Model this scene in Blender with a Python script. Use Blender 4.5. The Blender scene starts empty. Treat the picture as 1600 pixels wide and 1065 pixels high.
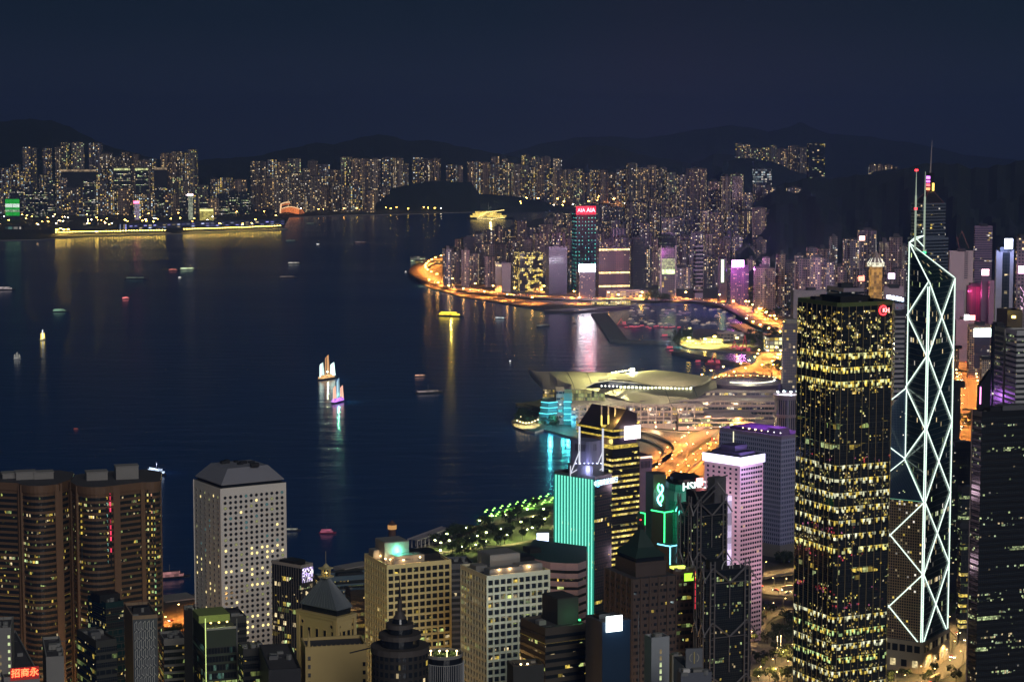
import bpy, math, random
from mathutils import Vector
# ---------------------------------------------------------------- camera, sky, sun
sc = bpy.context.scene
COL = sc.collection
F = 3290.0; H = 387.0; TH = math.atan(330.5 / F)
ct, st = math.cos(TH), math.sin(TH)
cam = bpy.data.cameras.new("camera"); cam.sensor_width = 36.0; cam.lens = F / 1600 * 36
cam.clip_start = 5; cam.clip_end = 90000
co = bpy.data.objects.new("camera", cam); COL.objects.link(co)
co.location = (0, 0, H); co.rotation_euler = (math.pi / 2 - TH, 0, 0); sc.camera = co
sc.view_settings.view_transform = 'Standard'; sc.view_settings.look = 'None'
sc.view_settings.exposure = 0.0; sc.view_settings.gamma = 1.0
sc.cycles.max_bounces = 5; sc.cycles.diffuse_bounces = 2; sc.cycles.glossy_bounces = 3
sc.cycles.volume_bounces = 0; sc.cycles.use_light_tree = True; sc.cycles.sample_clamp_indirect = 4.0
sc.cycles.caustics_reflective = False; sc.cycles.caustics_refractive = False

SKY_TOP = (.0036, .0096, .0148, 1); SKY_MID = (.009, .0145, .028, 1); SKY_LOW = (.0195, .0225, .048, 1)
w = bpy.data.worlds.new("World"); sc.world = w; w.use_nodes = True
N = w.node_tree.nodes; L = w.node_tree.links; N.clear()
out = N.new('ShaderNodeOutputWorld'); bg = N.new('ShaderNodeBackground'); L.new(bg.outputs[0], out.inputs[0])
tc = N.new('ShaderNodeTexCoord'); sp = N.new('ShaderNodeSeparateXYZ'); L.new(tc.outputs['Generated'], sp.inputs[0])
rp = N.new('ShaderNodeValToRGB'); L.new(sp.outputs[2], rp.inputs[0])
e = rp.color_ramp.elements; e[0].position = 0.0; e[0].color = SKY_LOW; e[1].position = .16; e[1].color = SKY_TOP
m_ = e.new(.05); m_.color = SKY_MID
sky = N.new('ShaderNodeTexSky'); sky.sky_type = 'NISHITA'; sky.sun_disc = False
sky.sun_elevation = math.radians(-6); sky.sun_rotation = math.radians(200)
mx = N.new('ShaderNodeMixRGB'); mx.blend_type = 'ADD'; mx.inputs[0].default_value = .02
L.new(rp.outputs[0], mx.inputs[1]); L.new(sky.outputs[0], mx.inputs[2])
nz = N.new('ShaderNodeTexNoise'); nz.inputs['Scale'].default_value = 1.6; L.new(tc.outputs['Generated'], nz.inputs[0])
tint = N.new('ShaderNodeValToRGB'); L.new(sp.outputs[0], tint.inputs[0])
te = tint.color_ramp.elements; te[0].position = 0; te[0].color = (.8, 1.0, 1.0, 1); te[1].position = .26; te[1].color = (.75, 1.05, .95, 1)
t2 = te.new(.07); t2.color = (1.22, 1.0, 1.02, 1)
ml = N.new('ShaderNodeMixRGB'); ml.blend_type = 'MULTIPLY'; ml.inputs[0].default_value = 1
L.new(mx.outputs[0], ml.inputs[1]); L.new(tint.outputs[0], ml.inputs[2]); L.new(ml.outputs[0], bg.inputs[0]); bg.inputs[1].default_value = 1.0

sun = bpy.data.lights.new("city_fill_sun", 'SUN'); sun.energy = .95; sun.angle = math.radians(25); sun.color = (1.0, .97, .95)  # added weak sun, standing in for the general glow of the city
so = bpy.data.objects.new("city_fill_sun", sun); COL.objects.link(so)
so.rotation_euler = Vector((-.28, .85, -.42)).to_track_quat('-Z', 'Y').to_euler()

# ---------------------------------------------------------------- helpers
HAZE = 7.0e-5
R = random.Random(7)
def ray(px, py):
    u = (px - 800) / F; v = (532.5 - py) / F
    return Vector((u, ct + v * st, -st + v * ct))
def G(px, py, z=2.0):
    d = ray(px, py); t = (z - H) / d.z
    return Vector((d.x * t, d.y * t, z))
def P(px, py, Y):
    d = ray(px, py); t = Y / d.y
    return Vector((d.x * t, Y, H + d.z * t))
def zat(py, Y):
    return P(800, py, Y).z
def proj(p):
    x, y, z = p[0], p[1], p[2] - H
    dep = y * ct - z * st; up = y * st + z * ct
    return 800 + F * x / dep, 532.5 - F * up / dep
def box_from(xl, xc, xr, yc, Y, a):
    """footprint of a box whose top front corner is seen at (xc,yc): returns poly (front, right, back, left) xy and z."""
    a = math.radians(a); T = P(xc, yc, Y); dep = T.y * ct - (T.z - H) * st
    ca, sa = math.cos(a), math.sin(a)
    ur = (xr - 800) / F; ul = (xl - 800) / F
    w1 = (ur * dep - T.x) / (ca - ur * sa * ct); w2 = (ul * dep - T.x) / (-sa - ul * ca * ct)
    if w2 < 3: w2 = 22.0
    w2 = min(w2, 90.0)
    f = Vector((T.x, T.y)); r = f + w1 * Vector((ca, sa)); l = f + w2 * Vector((-sa, ca))
    return [f, r, r + l - f, l], T.z, w1, w2

class MB:
    def __init__(s): s.v = []; s.f = []; s.uv = []; s.m = []
    def face(s, pts, uvs=None, m=0):
        i = len(s.v); s.v += [tuple(p) for p in pts]; s.f.append(tuple(range(i, i + len(pts))))
        s.uv += list(uvs) if uvs else [(p[0], p[1]) for p in pts]; s.m.append(m)
    def wall(s, a, b, z0, z1, u0=0.0, m=0, v0=None):
        wd = math.hypot(b[0] - a[0], b[1] - a[1]); v0 = z0 if v0 is None else v0
        s.face([(a[0], a[1], z0), (b[0], b[1], z0), (b[0], b[1], z1), (a[0], a[1], z1)],
               [(u0, v0), (u0 + wd, v0), (u0 + wd, v0 + z1 - z0), (u0, v0 + z1 - z0)], m)
        return u0 + wd
    def prism(s, poly, z0, z1, m=0, mt=None, bottom=False, u0=0.0):
        n = len(poly); u = u0
        for i in range(n): u = s.wall(poly[i], poly[(i + 1) % n], z0, z1, u, m)
        mt = m if mt is None else mt
        s.face([(p[0], p[1], z1) for p in poly], None, mt)
        if bottom: s.face([(p[0], p[1], z0) for p in reversed(poly)], None, mt)
    def box(s, c, d, z0, z1, a=0.0, m=0, mt=None):
        ca, sa = math.cos(a), math.sin(a); x, y = d[0] / 2, d[1] / 2
        s.prism([(c[0] + i * ca - j * sa, c[1] + i * sa + j * ca) for i, j in ((-x, -y), (x, -y), (x, y), (-x, y))], z0, z1, m, mt, True)
    def bar(s, p, q, r, n=4, m=0, r2=None):
        p, q = Vector(p), Vector(q); d = (q - p)
        if d.length < 1e-6: return
        d.normalize(); t = Vector((0, 0, 1)) if abs(d.z) < .9 else Vector((1, 0, 0))
        x = d.cross(t).normalized(); y = d.cross(x); r2 = r if r2 is None else r2
        A = [p + r * (math.cos(k * 2 * math.pi / n + .785) * x + math.sin(k * 2 * math.pi / n + .785) * y) for k in range(n)]
        B = [q + r2 * (math.cos(k * 2 * math.pi / n + .785) * x + math.sin(k * 2 * math.pi / n + .785) * y) for k in range(n)]
        for k in range(n): s.face([A[k], A[(k + 1) % n], B[(k + 1) % n], B[k]], None, m)
        s.face(A[::-1], None, m); s.face(B, None, m)
    def loft(s, rings, m=0, cap=True, close=True):
        n = len(rings[0])
        for a, b in zip(rings, rings[1:]):
            for k in range(n if close else n - 1): s.face([a[k], a[(k + 1) % n], b[(k + 1) % n], b[k]], None, m)
        if cap: s.face(rings[0][::-1], None, m); s.face(rings[-1], None, m)
    def blob(s, c, r, rz=None, m=0, n=8, k=5):
        rz = rz or r; rings = []
        for j in range(1, k):
            t = math.pi * j / k
            rings.append([(c[0] + r * math.sin(t) * math.cos(2 * math.pi * i / n), c[1] + r * math.sin(t) * math.sin(2 * math.pi * i / n), c[2] - rz * math.cos(t)) for i in range(n)])
        s.loft(rings, m)
    def build(s, name, mats, parent=None, smooth=False):
        me = bpy.data.meshes.new(name)
        off = parent['_o'] if parent is not None and '_o' in parent else (0, 0, 0)
        vs = [(x - off[0], y - off[1], z - off[2]) for x, y, z in s.v]
        me.from_pydata(vs, [], s.f)
        uvl = me.uv_layers.new(name="UVMap"); uvl.data.foreach_set("uv", [c for u in s.uv for c in u])
        for mm in (mats if isinstance(mats, (list, tuple)) else [mats]): me.materials.append(mm)
        me.polygons.foreach_set("material_index", s.m)
        if smooth: me.polygons.foreach_set("use_smooth", [True] * len(s.f))
        me.update()
        o = bpy.data.objects.new(name, me); COL.objects.link(o)
        if parent is not None:
            o.parent = parent
            if '_o' in parent: o['_o'] = (off[0], off[1], off[2])
        return o
def place(mesh_obj, name, loc, rot, parent, mat=None):
    """another object sharing a mesh, put at a world location under parent"""
    o = bpy.data.objects.new(name, mesh_obj.data if hasattr(mesh_obj, 'data') else mesh_obj); COL.objects.link(o); o.parent = parent
    off = parent['_o'] if '_o' in parent else (0, 0, 0)
    o.location = (loc[0] - off[0], loc[1] - off[1], loc[2] - off[2]); o.rotation_euler = rot
    return o
LABELS = {}
def tag(o, label, cat, group=None, kind=None):
    o['label'] = label; o['category'] = cat
    if group: o['group'] = group
    if kind: o['kind'] = kind
    return o
def thing(name, label, cat, loc, group=None):
    o = bpy.data.objects.new(name, None); COL.objects.link(o); o.location = loc; o.empty_display_size = 5
    o['_o'] = (loc[0], loc[1], loc[2]); return tag(o, label, cat, group)
def struct(name, mb, mats, smooth=False):
    o = mb.build(name, mats, None, smooth); o['kind'] = 'structure'; return o
def recenter(o):
    """move a single-mesh thing's origin to its base"""
    vs = [v.co.copy() for v in o.data.vertices]
    c = Vector((sum(v.x for v in vs) / len(vs), sum(v.y for v in vs) / len(vs), min(v.z for v in vs)))
    for v in o.data.vertices: v.co -= c
    o.location = c; return o
def rank(n): return str(n) + ('th' if 10 <= n % 100 <= 20 else {1: 'st', 2: 'nd', 3: 'rd'}.get(n % 10, 'th'))
def text_obj(name, body, size, origin, xdir, updir, mat, parent, extrude=.15, align='CENTER'):
    cu = bpy.data.curves.new(name, 'FONT'); cu.body = body; cu.size = size; cu.extrude = extrude; cu.align_x = align; cu.align_y = 'CENTER'
    cu.offset = size * .012; cu.resolution_u = 3
    cu.materials.append(mat); o = bpy.data.objects.new(name, cu); COL.objects.link(o)
    x = Vector(xdir).normalized(); y = Vector(updir).normalized(); z = x.cross(y)
    from mathutils import Matrix
    off = parent['_o'] if parent is not None and '_o' in parent else (0, 0, 0)
    m = Matrix((x, y, z)).transposed().to_4x4(); m.translation = Vector(origin) - Vector(off)
    o.matrix_basis = m
    me = bpy.data.meshes.new_from_object(o); me.name = name; bpy.data.objects.remove(o); bpy.data.curves.remove(cu)
    o = bpy.data.objects.new(name, me); COL.objects.link(o); o.matrix_basis = m
    if parent is not None: o.parent = parent
    return o

# ---------------------------------------------------------------- materials
def srgb(r, g, b):
    return tuple(((c / 255) / 12.92 if c / 255 <= .04045 else ((c / 255 + .055) / 1.055) ** 2.4) for c in (r, g, b)) + (1,)
class NT:
    def __init__(s, name):
        s.mat = bpy.data.materials.new(name); s.mat.use_nodes = True
        s.n = s.mat.node_tree.nodes; s.l = s.mat.node_tree.links; s.b = s.n['Principled BSDF']
    def put(s, sock, v):
        if isinstance(v, bpy.types.NodeSocket): s.l.new(v, sock)
        else: sock.default_value = v
    def m(s, op, a, b=0.0, c=None):
        x = s.n.new('ShaderNodeMath'); x.operation = op; s.put(x.inputs[0], a); s.put(x.inputs[1], b)
        if c is not None: s.put(x.inputs[2], c)
        return x.outputs[0]
    def mix(s, f, a, b, t='MIX'):
        x = s.n.new('ShaderNodeMixRGB'); x.blend_type = t; s.put(x.inputs[0], f); s.put(x.inputs[1], a); s.put(x.inputs[2], b); return x.outputs[0]
    def xyz(s, a, b, c):
        x = s.n.new('ShaderNodeCombineXYZ'); s.put(x.inputs[0], a); s.put(x.inputs[1], b); s.put(x.inputs[2], c); return x.outputs[0]
    def white(s, v):
        x = s.n.new('ShaderNodeTexWhiteNoise'); x.noise_dimensions = '3D'; s.l.new(v, x.inputs['Vector']); return x.outputs[0], x.outputs[1]
    def uv(s):
        t = s.n.new('ShaderNodeTexCoord'); p = s.n.new('ShaderNodeSeparateXYZ'); s.l.new(t.outputs['UV'], p.inputs[0]); return p.outputs[0], p.outputs[1]
    def noise(s, scale, coord='Object', det=3, stretch=None):
        t = s.n.new('ShaderNodeTexCoord'); x = s.n.new('ShaderNodeTexNoise'); x.inputs['Scale'].default_value = scale; x.inputs['Detail'].default_value = det
        if stretch:
            mp = s.n.new('ShaderNodeMapping'); mp.inputs['Scale'].default_value = stretch; s.l.new(t.outputs[coord], mp.inputs[0]); s.l.new(mp.outputs[0], x.inputs[0])
        else: s.l.new(t.outputs[coord], x.inputs[0])
        return x.outputs[0]
    def rnd(s):
        x = s.n.new('ShaderNodeObjectInfo'); return x.outputs['Random']
    def set(s, **k):
        names = dict(col='Base Color', rough='Roughness', metal='Metallic', em='Emission Color', es='Emission Strength', spec='Specular IOR Level', normal='Normal')
        for a, v in k.items(): s.put(s.b.inputs[names[a]], v)
MATS = {}
def plain(name, col, rough=.7, metal=0., vary=.25, scale=.15):
    if name in MATS: return MATS[name]
    t = NT(name); n = t.noise(scale, det=4)
    c = tuple(col[:3]) + (1,); d = tuple(x * (1 - vary) for x in col[:3]) + (1,)
    t.set(col=t.mix(n, d, c), rough=rough, metal=metal); MATS[name] = t.mat; return t.mat
def glow(name, col, e, sample=True, vary=None):
    if name in MATS: return MATS[name]
    t = NT(name); c = tuple(col[:3]) + (1,)
    t.set(col=(.05, .05, .05, 1), em=c, es=e)
    if vary:
        u, v = t.uv(); r, cc = t.white(t.xyz(t.m('FLOOR', t.m('DIVIDE', u, vary)), t.m('FLOOR', t.m('DIVIDE', v, vary)), 0)); t.set(es=t.m('MULTIPLY', t.m('ADD', r, .3), e))
    if not sample: t.mat.cycles.emission_sampling = 'NONE'
    MATS[name] = t.mat; return t.mat
WARM = (1, .62, .22, 1); WARM2 = (1, .78, .42, 1); WHITE = (1, .93, .8, 1); COOL = (.75, .95, 1, 1); GOLD = (1, .72, .12, 1); GRN = (.8, 1, .45, 1)
def wm(name, cw=3.5, ch=3.3, mu=.2, mv=.25, p=.25, cols=(WARM, WARM2, WHITE), wall=(.2, .17, .16), wall2=None, glass=(.02, .025, .03), e=2.0,
       bf=0., pf=.8, colp=0., wr=.7, gr=.15, strip=0., power=2.0, sub=0, cl=0.):
    """wall material: a grid of windows (UV in metres), some of them lit"""
    if name in MATS: return MATS[name]
    t = NT(name); u, v = t.uv(); rn = t.m('MULTIPLY', t.rnd(), 91.7)
    uu = t.m('DIVIDE', t.m('ADD', u, rn), cw); vv = t.m('DIVIDE', v, ch)
    iu, iv = t.m('FLOOR', uu), t.m('FLOOR', vv); fu, fv = t.m('FRACT', uu), t.m('FRACT', vv)
    du = t.m('ABSOLUTE', t.m('SUBTRACT', fu, .5)); dv = t.m('ABSOLUTE', t.m('SUBTRACT', fv, .5))
    mask = t.m('MULTIPLY', t.m('LESS_THAN', du, .5 - mu), t.m('LESS_THAN', dv, .5 - mv))
    r, rc = t.white(t.xyz(iu, iv, rn)); sr = t.n.new('ShaderNodeSeparateXYZ'); t.l.new(rc, sr.inputs[0])
    pp = p
    if bf > 0:
        fr, _ = t.white(t.xyz(7.3, iv, rn)); on = t.m('LESS_THAN', fr, bf); pp = t.m('ADD', p, t.m('MULTIPLY', on, pf - p))
    if colp > 0:
        cr, _ = t.white(t.xyz(iu, 3.1, rn)); on2 = t.m('LESS_THAN', cr, colp); pp = t.m('ADD', pp, t.m('MULTIPLY', on2, .6))
    if cl > 0:
        nz_ = t.n.new('ShaderNodeTexNoise'); nz_.inputs['Scale'].default_value = 1.0; nz_.inputs['Detail'].default_value = 1.0; t.l.new(t.xyz(t.m('DIVIDE', u, cl), t.m('DIVIDE', v, cl * .6), rn), nz_.inputs[0])
        k_ = t.m('MULTIPLY', t.m('SUBTRACT', nz_.outputs[0], .47), 9.0); k_ = t.m('MINIMUM', t.m('MAXIMUM', k_, .06), 1.7); pp = t.m('MULTIPLY', pp, k_)
    lit = t.m('MULTIPLY', t.m('LESS_THAN', r, pp), mask)
    ramp = t.n.new('ShaderNodeValToRGB'); ramp.color_ramp.interpolation = 'CONSTANT'; t.l.new(sr.outputs[1], ramp.inputs[0])
    el = ramp.color_ramp.elements; k = len(cols); el[0].color = cols[0]; el[1].position = 1 / k if k > 1 else 1; el[1].color = cols[1 if k > 1 else 0]
    for i in range(2, k): x = el.new(i / k); x.color = cols[i]
    br = t.m('MULTIPLY', t.m('ADD', t.m('POWER', sr.outputs[2], power), .12), e)
    if sub:  # furnishing inside: uneven brightness within the pane
        s2, _ = t.white(t.xyz(t.m('FLOOR', t.m('MULTIPLY', uu, sub)), t.m('FLOOR', t.m('MULTIPLY', vv, 2)), 5.5)); br = t.m('MULTIPLY', br, t.m('ADD', .35, s2))
    W = tuple(wall[:3]) + (1,); W2 = tuple((wall2 or tuple(c * .55 for c in wall))[:3]) + (1,)
    wc = t.mix(t.rnd(), W, W2)
    if strip > 0:
        sr2, _ = t.white(t.xyz(t.m('FLOOR', t.m('DIVIDE', u, strip)), 1.7, rn)); wc = t.mix(t.m('MULTIPLY', sr2, .75), wc, (.02, .018, .02, 1))  # darker columns: shade of wall recesses put into the wall colour
    t.set(col=t.mix(mask, wc, tuple(glass[:3]) + (1,)), rough=t.m('ADD', wr, t.m('MULTIPLY', mask, gr - wr)), em=ramp.outputs[0], es=t.m('MULTIPLY', lit, br))
    t.mat.cycles.emission_sampling = 'NONE'; MATS[name] = t.mat; return t.mat
def face_out(poly):
    """force counter-clockwise order"""
    A = sum(poly[i][0] * poly[(i + 1) % len(poly)][1] - poly[(i + 1) % len(poly)][0] * poly[i][1] for i in range(len(poly)))
    return poly if A > 0 else poly[::-1]
def hat(x, pts):
    if x <= pts[0][0]: return pts[0][1]
    for (a, b), (c, d) in zip(pts, pts[1:]):
        if x <= c: return b + (d - b) * (x - a) / (c - a)
    return pts[-1][1]
def solo(mb, name, mats, label, cat, group=None, smooth=False, kind=None):
    """one mesh that is a whole thing, its origin at its base"""
    n = len(mb.v); c = (sum(p[0] for p in mb.v) / n, sum(p[1] for p in mb.v) / n, min(p[2] for p in mb.v))
    mb.v = [(p[0] - c[0], p[1] - c[1], p[2] - c[2]) for p in mb.v]
    o = mb.build(name, mats, None, smooth); o.location = c; return tag(o, label, cat, group, kind)
# ---------------------------------------------------------------- water, land, hills
t = NT('harbour_water')
tcn = t.n.new('ShaderNodeTexCoord'); mp = t.n.new('ShaderNodeMapping'); mp.inputs['Scale'].default_value = (.012, .03, 1); t.l.new(tcn.outputs['Object'], mp.inputs[0])
n1 = t.n.new('ShaderNodeTexNoise'); n1.inputs['Scale'].default_value = 1.0; n1.inputs['Detail'].default_value = 6; t.l.new(mp.outputs[0], n1.inputs[0])
bp = t.n.new('ShaderNodeBump'); bp.inputs['Strength'].default_value = .6; bp.inputs['Distance'].default_value = 2.2; t.l.new(n1.outputs[0], bp.inputs['Height'])
n2 = t.noise(.0011, det=3, stretch=(1, 3, 1))
t.set(col=t.mix(n2, (.006, .042, .16, 1), (.01, .055, .2, 1)), rough=t.m('ADD', .13, t.m('MULTIPLY', n2, .14)), normal=bp.outputs[0]); t.b.inputs['IOR'].default_value = 1.33
M_WATER = t.mat
mb = MB(); mb.face([(-20000, -1900, 0), (20000, -1900, 0), (20000, 24500, 0), (-20000, 24500, 0)]); struct('harbour_water', mb, M_WATER)
t = NT('city_ground'); n = t.noise(.02, det=5); n_2 = t.noise(.0035, det=2)
t.set(col=t.mix(n_2, t.mix(n, (.05, .048, .045, 1), (.1, .09, .08, 1)), (.05, .06, .04, 1)), rough=.85); M_LAND = t.mat
M_ASPH = plain('asphalt', (.085, .08, .075), .75, vary=.35, scale=.05)
M_CONC = plain('concrete', (.32, .3, .28), .8, vary=.25, scale=.08)
M_GRASS = plain('lawn', (.07, .11, .03), .9, vary=.5, scale=.04)
def land(name, px, z=2.5, m=None, base=-1.0):
    poly = [G(x, y, z)[:2] for x, y in px]; poly = face_out(poly)
    mb = MB(); mb.prism(poly, base, z, 1, 0); return struct(name, mb, [m or M_LAND, M_CONC])
land('kowloon_ground', [(-500, 384), (60, 374), (90, 372), (240, 366), (440, 359), (452, 339), (520, 336), (640, 334), (740, 331), (790, 329), (860, 327), (900, 305), (900, 285), (-500, 290)])
land('island_ground', [(640, 421), (647, 434), (672, 449), (722, 463), (792, 474), (852, 484), (900, 481), (985, 477), (1000, 470), (1060, 469), (1130, 473), (1165, 499), (1205, 517), (1238, 523),
     (1150, 517), (1095, 513), (1055, 521), (1054, 531), (1070, 542), (1120, 547), (1180, 550), (1240, 557), (1238, 562), (1190, 566), (1150, 574), (1112, 588), (1040, 596), (950, 606), (860, 616),
     (838, 626), (808, 630), (808, 633), (832, 637), (826, 644), (806, 650), (799, 657), (803, 666), (820, 672), (836, 674), (850, 670), (872, 676), (900, 684), (925, 700), (930, 742), (866, 773), (800, 800),
     (720, 832), (640, 860), (560, 884), (430, 908), (300, 928), (0, 965), (-300, 1010), (-300, 1500), (2300, 1500), (2600, 300), (1000, 290), (880, 320), (858, 338), (800, 352), (765, 378), (700, 398)])
# breakwaters and jetties of the typhoon shelter
def ribbon(name, pts, wd, z, m, thick=0, solid=False, zs=None, side=None):
    g = [Vector(G(x, y, z)) for x, y in pts]; L_, R_ = [], []
    fine = []
    for i in range(len(g) - 1):
        p0, p1, p2, p3 = g[max(i - 1, 0)], g[i], g[i + 1], g[min(i + 2, len(g) - 1)]
        for k in range(6):
            s = k / 6; fine.append(.5 * ((2 * p1) + (p2 - p0) * s + (2 * p0 - 5 * p1 + 4 * p2 - p3) * s * s + (3 * p1 - p0 - 3 * p2 + p3) * s ** 3))
    fine.append(g[-1])
    for i, p in enumerate(fine):
        d = (fine[min(i + 1, len(fine) - 1)] - fine[max(i - 1, 0)]); d.z = 0; d.normalize(); nrm = Vector((-d.y, d.x, 0))
        L_.append(p + nrm * wd / 2); R_.append(p - nrm * wd / 2)
    mb = MB(); u = 0
    for i in range(len(fine) - 1):
        a, b, c, d = R_[i], R_[i + 1], L_[i + 1], L_[i]; ln = (fine[i + 1] - fine[i]).length
        mb.face([a, b, c, d], [(u, 0), (u + ln, 0), (u + ln, wd), (u, wd)], 0)
        if thick:
            dn = Vector((0, 0, -thick)); mb.face([a + dn, b + dn, b, a], [(u, 0), (u + ln, 0), (u + ln, thick), (u, thick)], 1); mb.face([c, c + dn, d + dn, d], [(u, thick), (u, 0), (u + ln, 0), (u + ln, thick)], 1)
        u += ln
    if thick:
        dn = Vector((0, 0, -thick)); mb.face([R_[0], L_[0], L_[0] + dn, R_[0] + dn], None, 1); mb.face([L_[-1], R_[-1], R_[-1] + dn, L_[-1] + dn], None, 1)
    return mb, fine
M_ROCK = plain('rubble_stone', (.12, .1, .1), .9, vary=.6, scale=.3)
for nm, pts, wd, lb in (('breakwater', [(936, 489), (951, 509), (967, 531)], 34, 'long dark breakwater slanting out beside the bright water reflection'),
                    ('breakwater', [(966, 532), (1005, 533), (1048, 533)], 16, 'thin level breakwater closing the boat basin toward the harbour'),
                    ('jetty', [(1058, 549), (1090, 556), (1125, 563), (1165, 568)], 22, 'low curved jetty in front of the yellow lit basin reflections'),
                    ('jetty', [(852, 485), (900, 486), (985, 478)], 10, 'flat quay arm pointing left below the curved highway'),
                    ('jetty', [(806, 630), (826, 630), (848, 634)], 14, 'short round-ended pier beside the teal lit terrace building')):
    mb, _f = ribbon(nm, pts, wd, 4.0, M_ROCK, 5); solo(mb, nm, [M_ROCK, M_ROCK], lb, nm)

M_HILL = plain('wooded_slope', (.02, .034, .022), .95, vary=.5, scale=.004)
def hill(name, pts, D, Df, Db, z0=0.0, mat=None, ext=True, rough=14):
    pts = [(x, y) for x, y in pts]; x0, x1 = pts[0][0], pts[-1][0]; n = int((x1 - x0) / 7) + 1; r = random.Random(hash(name) % 999 if False else len(name) * 7 + int(D))
    cols = []; ph = [r.uniform(0, 6) for _ in range(6)]
    for i in range(n + 1):
        px = x0 + (x1 - x0) * i / n; p = P(px, hat(px, pts), D); col = []
        bump = sum(math.sin(px * f_ + ph[k]) / (k + 1) for k, f_ in enumerate((.05, .11, .23, .4, .7, 1.1))) * rough * .35
        zr = max(p.z + bump, 1)
        for j in range(9):
            s = j / 8; yy = Df + (D - Df) * s; g = (s ** 1.25); w_ = math.sin(px * .21 + s * 13 + ph[2]) * math.sin(s * 3.14) * rough * .8 + math.sin(px * .09 + s * 5 + ph[0]) * math.sin(s * 3.14) * rough * 1.2 + math.sin(px * .031 + s * 9 + ph[1]) * math.sin(s * 3.14) * rough * 2.2
            col.append((p.x * (.55 + .45 * s + .0) + p.x * (1 - s) * .45 * yy / D * 1.0 if False else p.x * yy / D, yy, z0 + (zr - z0) * g + w_))
        for s in (.3, .65, 1.0): col.append((p.x * (D + (Db - D) * s) / D, D + (Db - D) * s, z0 + (zr - z0) * (1 - s) ** 1.3 - 1))
        cols.append(col)
    mb = MB()
    for a, b in zip(cols, cols[1:]):
        for j in range(len(a) - 1): mb.face([a[j], b[j], b[j + 1], a[j + 1]])
    return struct(name, mb, mat or M_HILL, True)
hill('hill_far_left', [(-300, 235), (-120, 215), (-60, 205), (0, 189), (45, 185), (75, 189), (110, 199), (150, 219), (190, 235), (250, 250), (330, 262)], 12500, 10800, 15000)
hill('hill_kowloon_middle', [(250, 262), (340, 248), (400, 243), (440, 236), (470, 229), (495, 222), (520, 224), (548, 220), (570, 214), (592, 211), (615, 213), (640, 219), (662, 219), (690, 222), (715, 230), (745, 232), (775, 239), (810, 247), (870, 262)], 13500, 11500, 16000)
hill('hill_far_range', [(740, 250), (800, 238), (850, 224), (900, 214), (950, 214), (1000, 216), (1060, 208), (1110, 200), (1140, 195), (1170, 198), (1200, 207), (1235, 198), (1252, 190), (1268, 198), (1300, 210), (1360, 214), (1420, 222), (1500, 240), (1600, 252), (1800, 262)], 19000, 15500, 24000)
hill('hill_middle_right', [(780, 272), (820, 266), (860, 258), (885, 249), (912, 233), (930, 228), (948, 230), (965, 231), (990, 238), (1020, 244), (1050, 251), (1080, 256), (1098, 250), (1115, 240), (1128, 238), (1145, 242), (1170, 246), (1200, 254), (1250, 268), (1300, 280), (1400, 290)], 13000, 10500, 15200)
hill('hill_behind_towers', [(1130, 250), (1170, 247), (1215, 256), (1260, 272), (1330, 285)], 11500, 10300, 13500)
hill('hill_wooded_headland', [(585, 322), (600, 296), (640, 289), (680, 282), (705, 284), (738, 284), (748, 303), (800, 306), (850, 314), (880, 326)], 10250, 9950, 10550, rough=3)
hill('hill_island_ridge', [(1150, 340), (1180, 305), (1215, 290), (1245, 284), (1285, 277), (1320, 275), (1360, 272), (1385, 268), (1415, 261), (1440, 255), (1465, 253), (1490, 259), (1515, 264), (1545, 260), (1570, 255), (1590, 250), (1640, 252), (1720, 262), (1850, 280)], 6700, 4700, 8500)
# haze
mb = MB(); mb.prism([(-21000, -2000), (21000, -2000), (21000, 25000), (-21000, 25000)], -1.0, 720, 0, 0, True)
hz = bpy.data.materials.new('haze'); hz.use_nodes = True; hn = hz.node_tree.nodes; hn.clear()
ho = hn.new('ShaderNodeOutputMaterial'); hv = hn.new('ShaderNodeVolumePrincipled'); hv.inputs['Color'].default_value = (.27, .42, 1, 1)
hv.inputs['Density'].default_value = HAZE; hv.inputs['Anisotropy'].default_value = .4; hz.node_tree.links.new(hv.outputs[0], ho.inputs['Volume'])
if HAZE > 0: struct('haze', mb, hz)['kind'] = 'stuff'
# ---------------------------------------------------------------- distant towers
RES = []
for i, (p, col, wl, cl) in enumerate([(.2, (WARM, WARM2, WARM2, WHITE), (.5, .4, .34), .04), (.26, (WARM2, WARM, GRN, GOLD), (.42, .38, .38), .06), (.14, (WARM, WARM, WARM2), (.6, .44, .36), .05), (.3, (GOLD, WARM2, WARM, COOL), (.3, .26, .3), .1)]):
    RES.append(wm('far_flats_%s' % 'abcd'[i], 9, 7.5, .22, .22, p, col, wl, e=2.5, colp=cl * 1.6, strip=14, power=2.))
RES2 = []
for i, (p, col, wl, cl) in enumerate([(.2, (WARM, WARM2, WARM2), (.42, .3, .32), .03), (.26, (WARM2, WHITE, WARM, WARM), (.36, .3, .38), .05), (.13, (WARM, WARM2, WARM2), (.52, .38, .38), .03), (.2, (WHITE, WARM2, WARM, WARM2), (.2, .17, .24), .05)]):
    RES2.append(wm('near_flats_%s' % 'abcd'[i], 4.6, 4.6, .24, .26, p, col, wl, e=2.6, colp=cl * 1.6, strip=9, power=2.2))
OFF = [wm('far_offices_a', 8, 5, .1, .28, .08, (WARM2, GRN, WHITE), (.05, .06, .08), glass=(.03, .04, .06), e=2.6, bf=.2, pf=.75),
       wm('far_offices_b', 6, 5, .12, .3, .15, (WHITE, COOL, WARM2), (.08, .08, .11), glass=(.02, .03, .05), e=2.2, bf=.12, pf=.7)]
M_ROOF = plain('roof_felt', (.09, .085, .09), .9, vary=.4)
TONE = ['sandy', 'grey', 'pinkish', 'dark']
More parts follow.
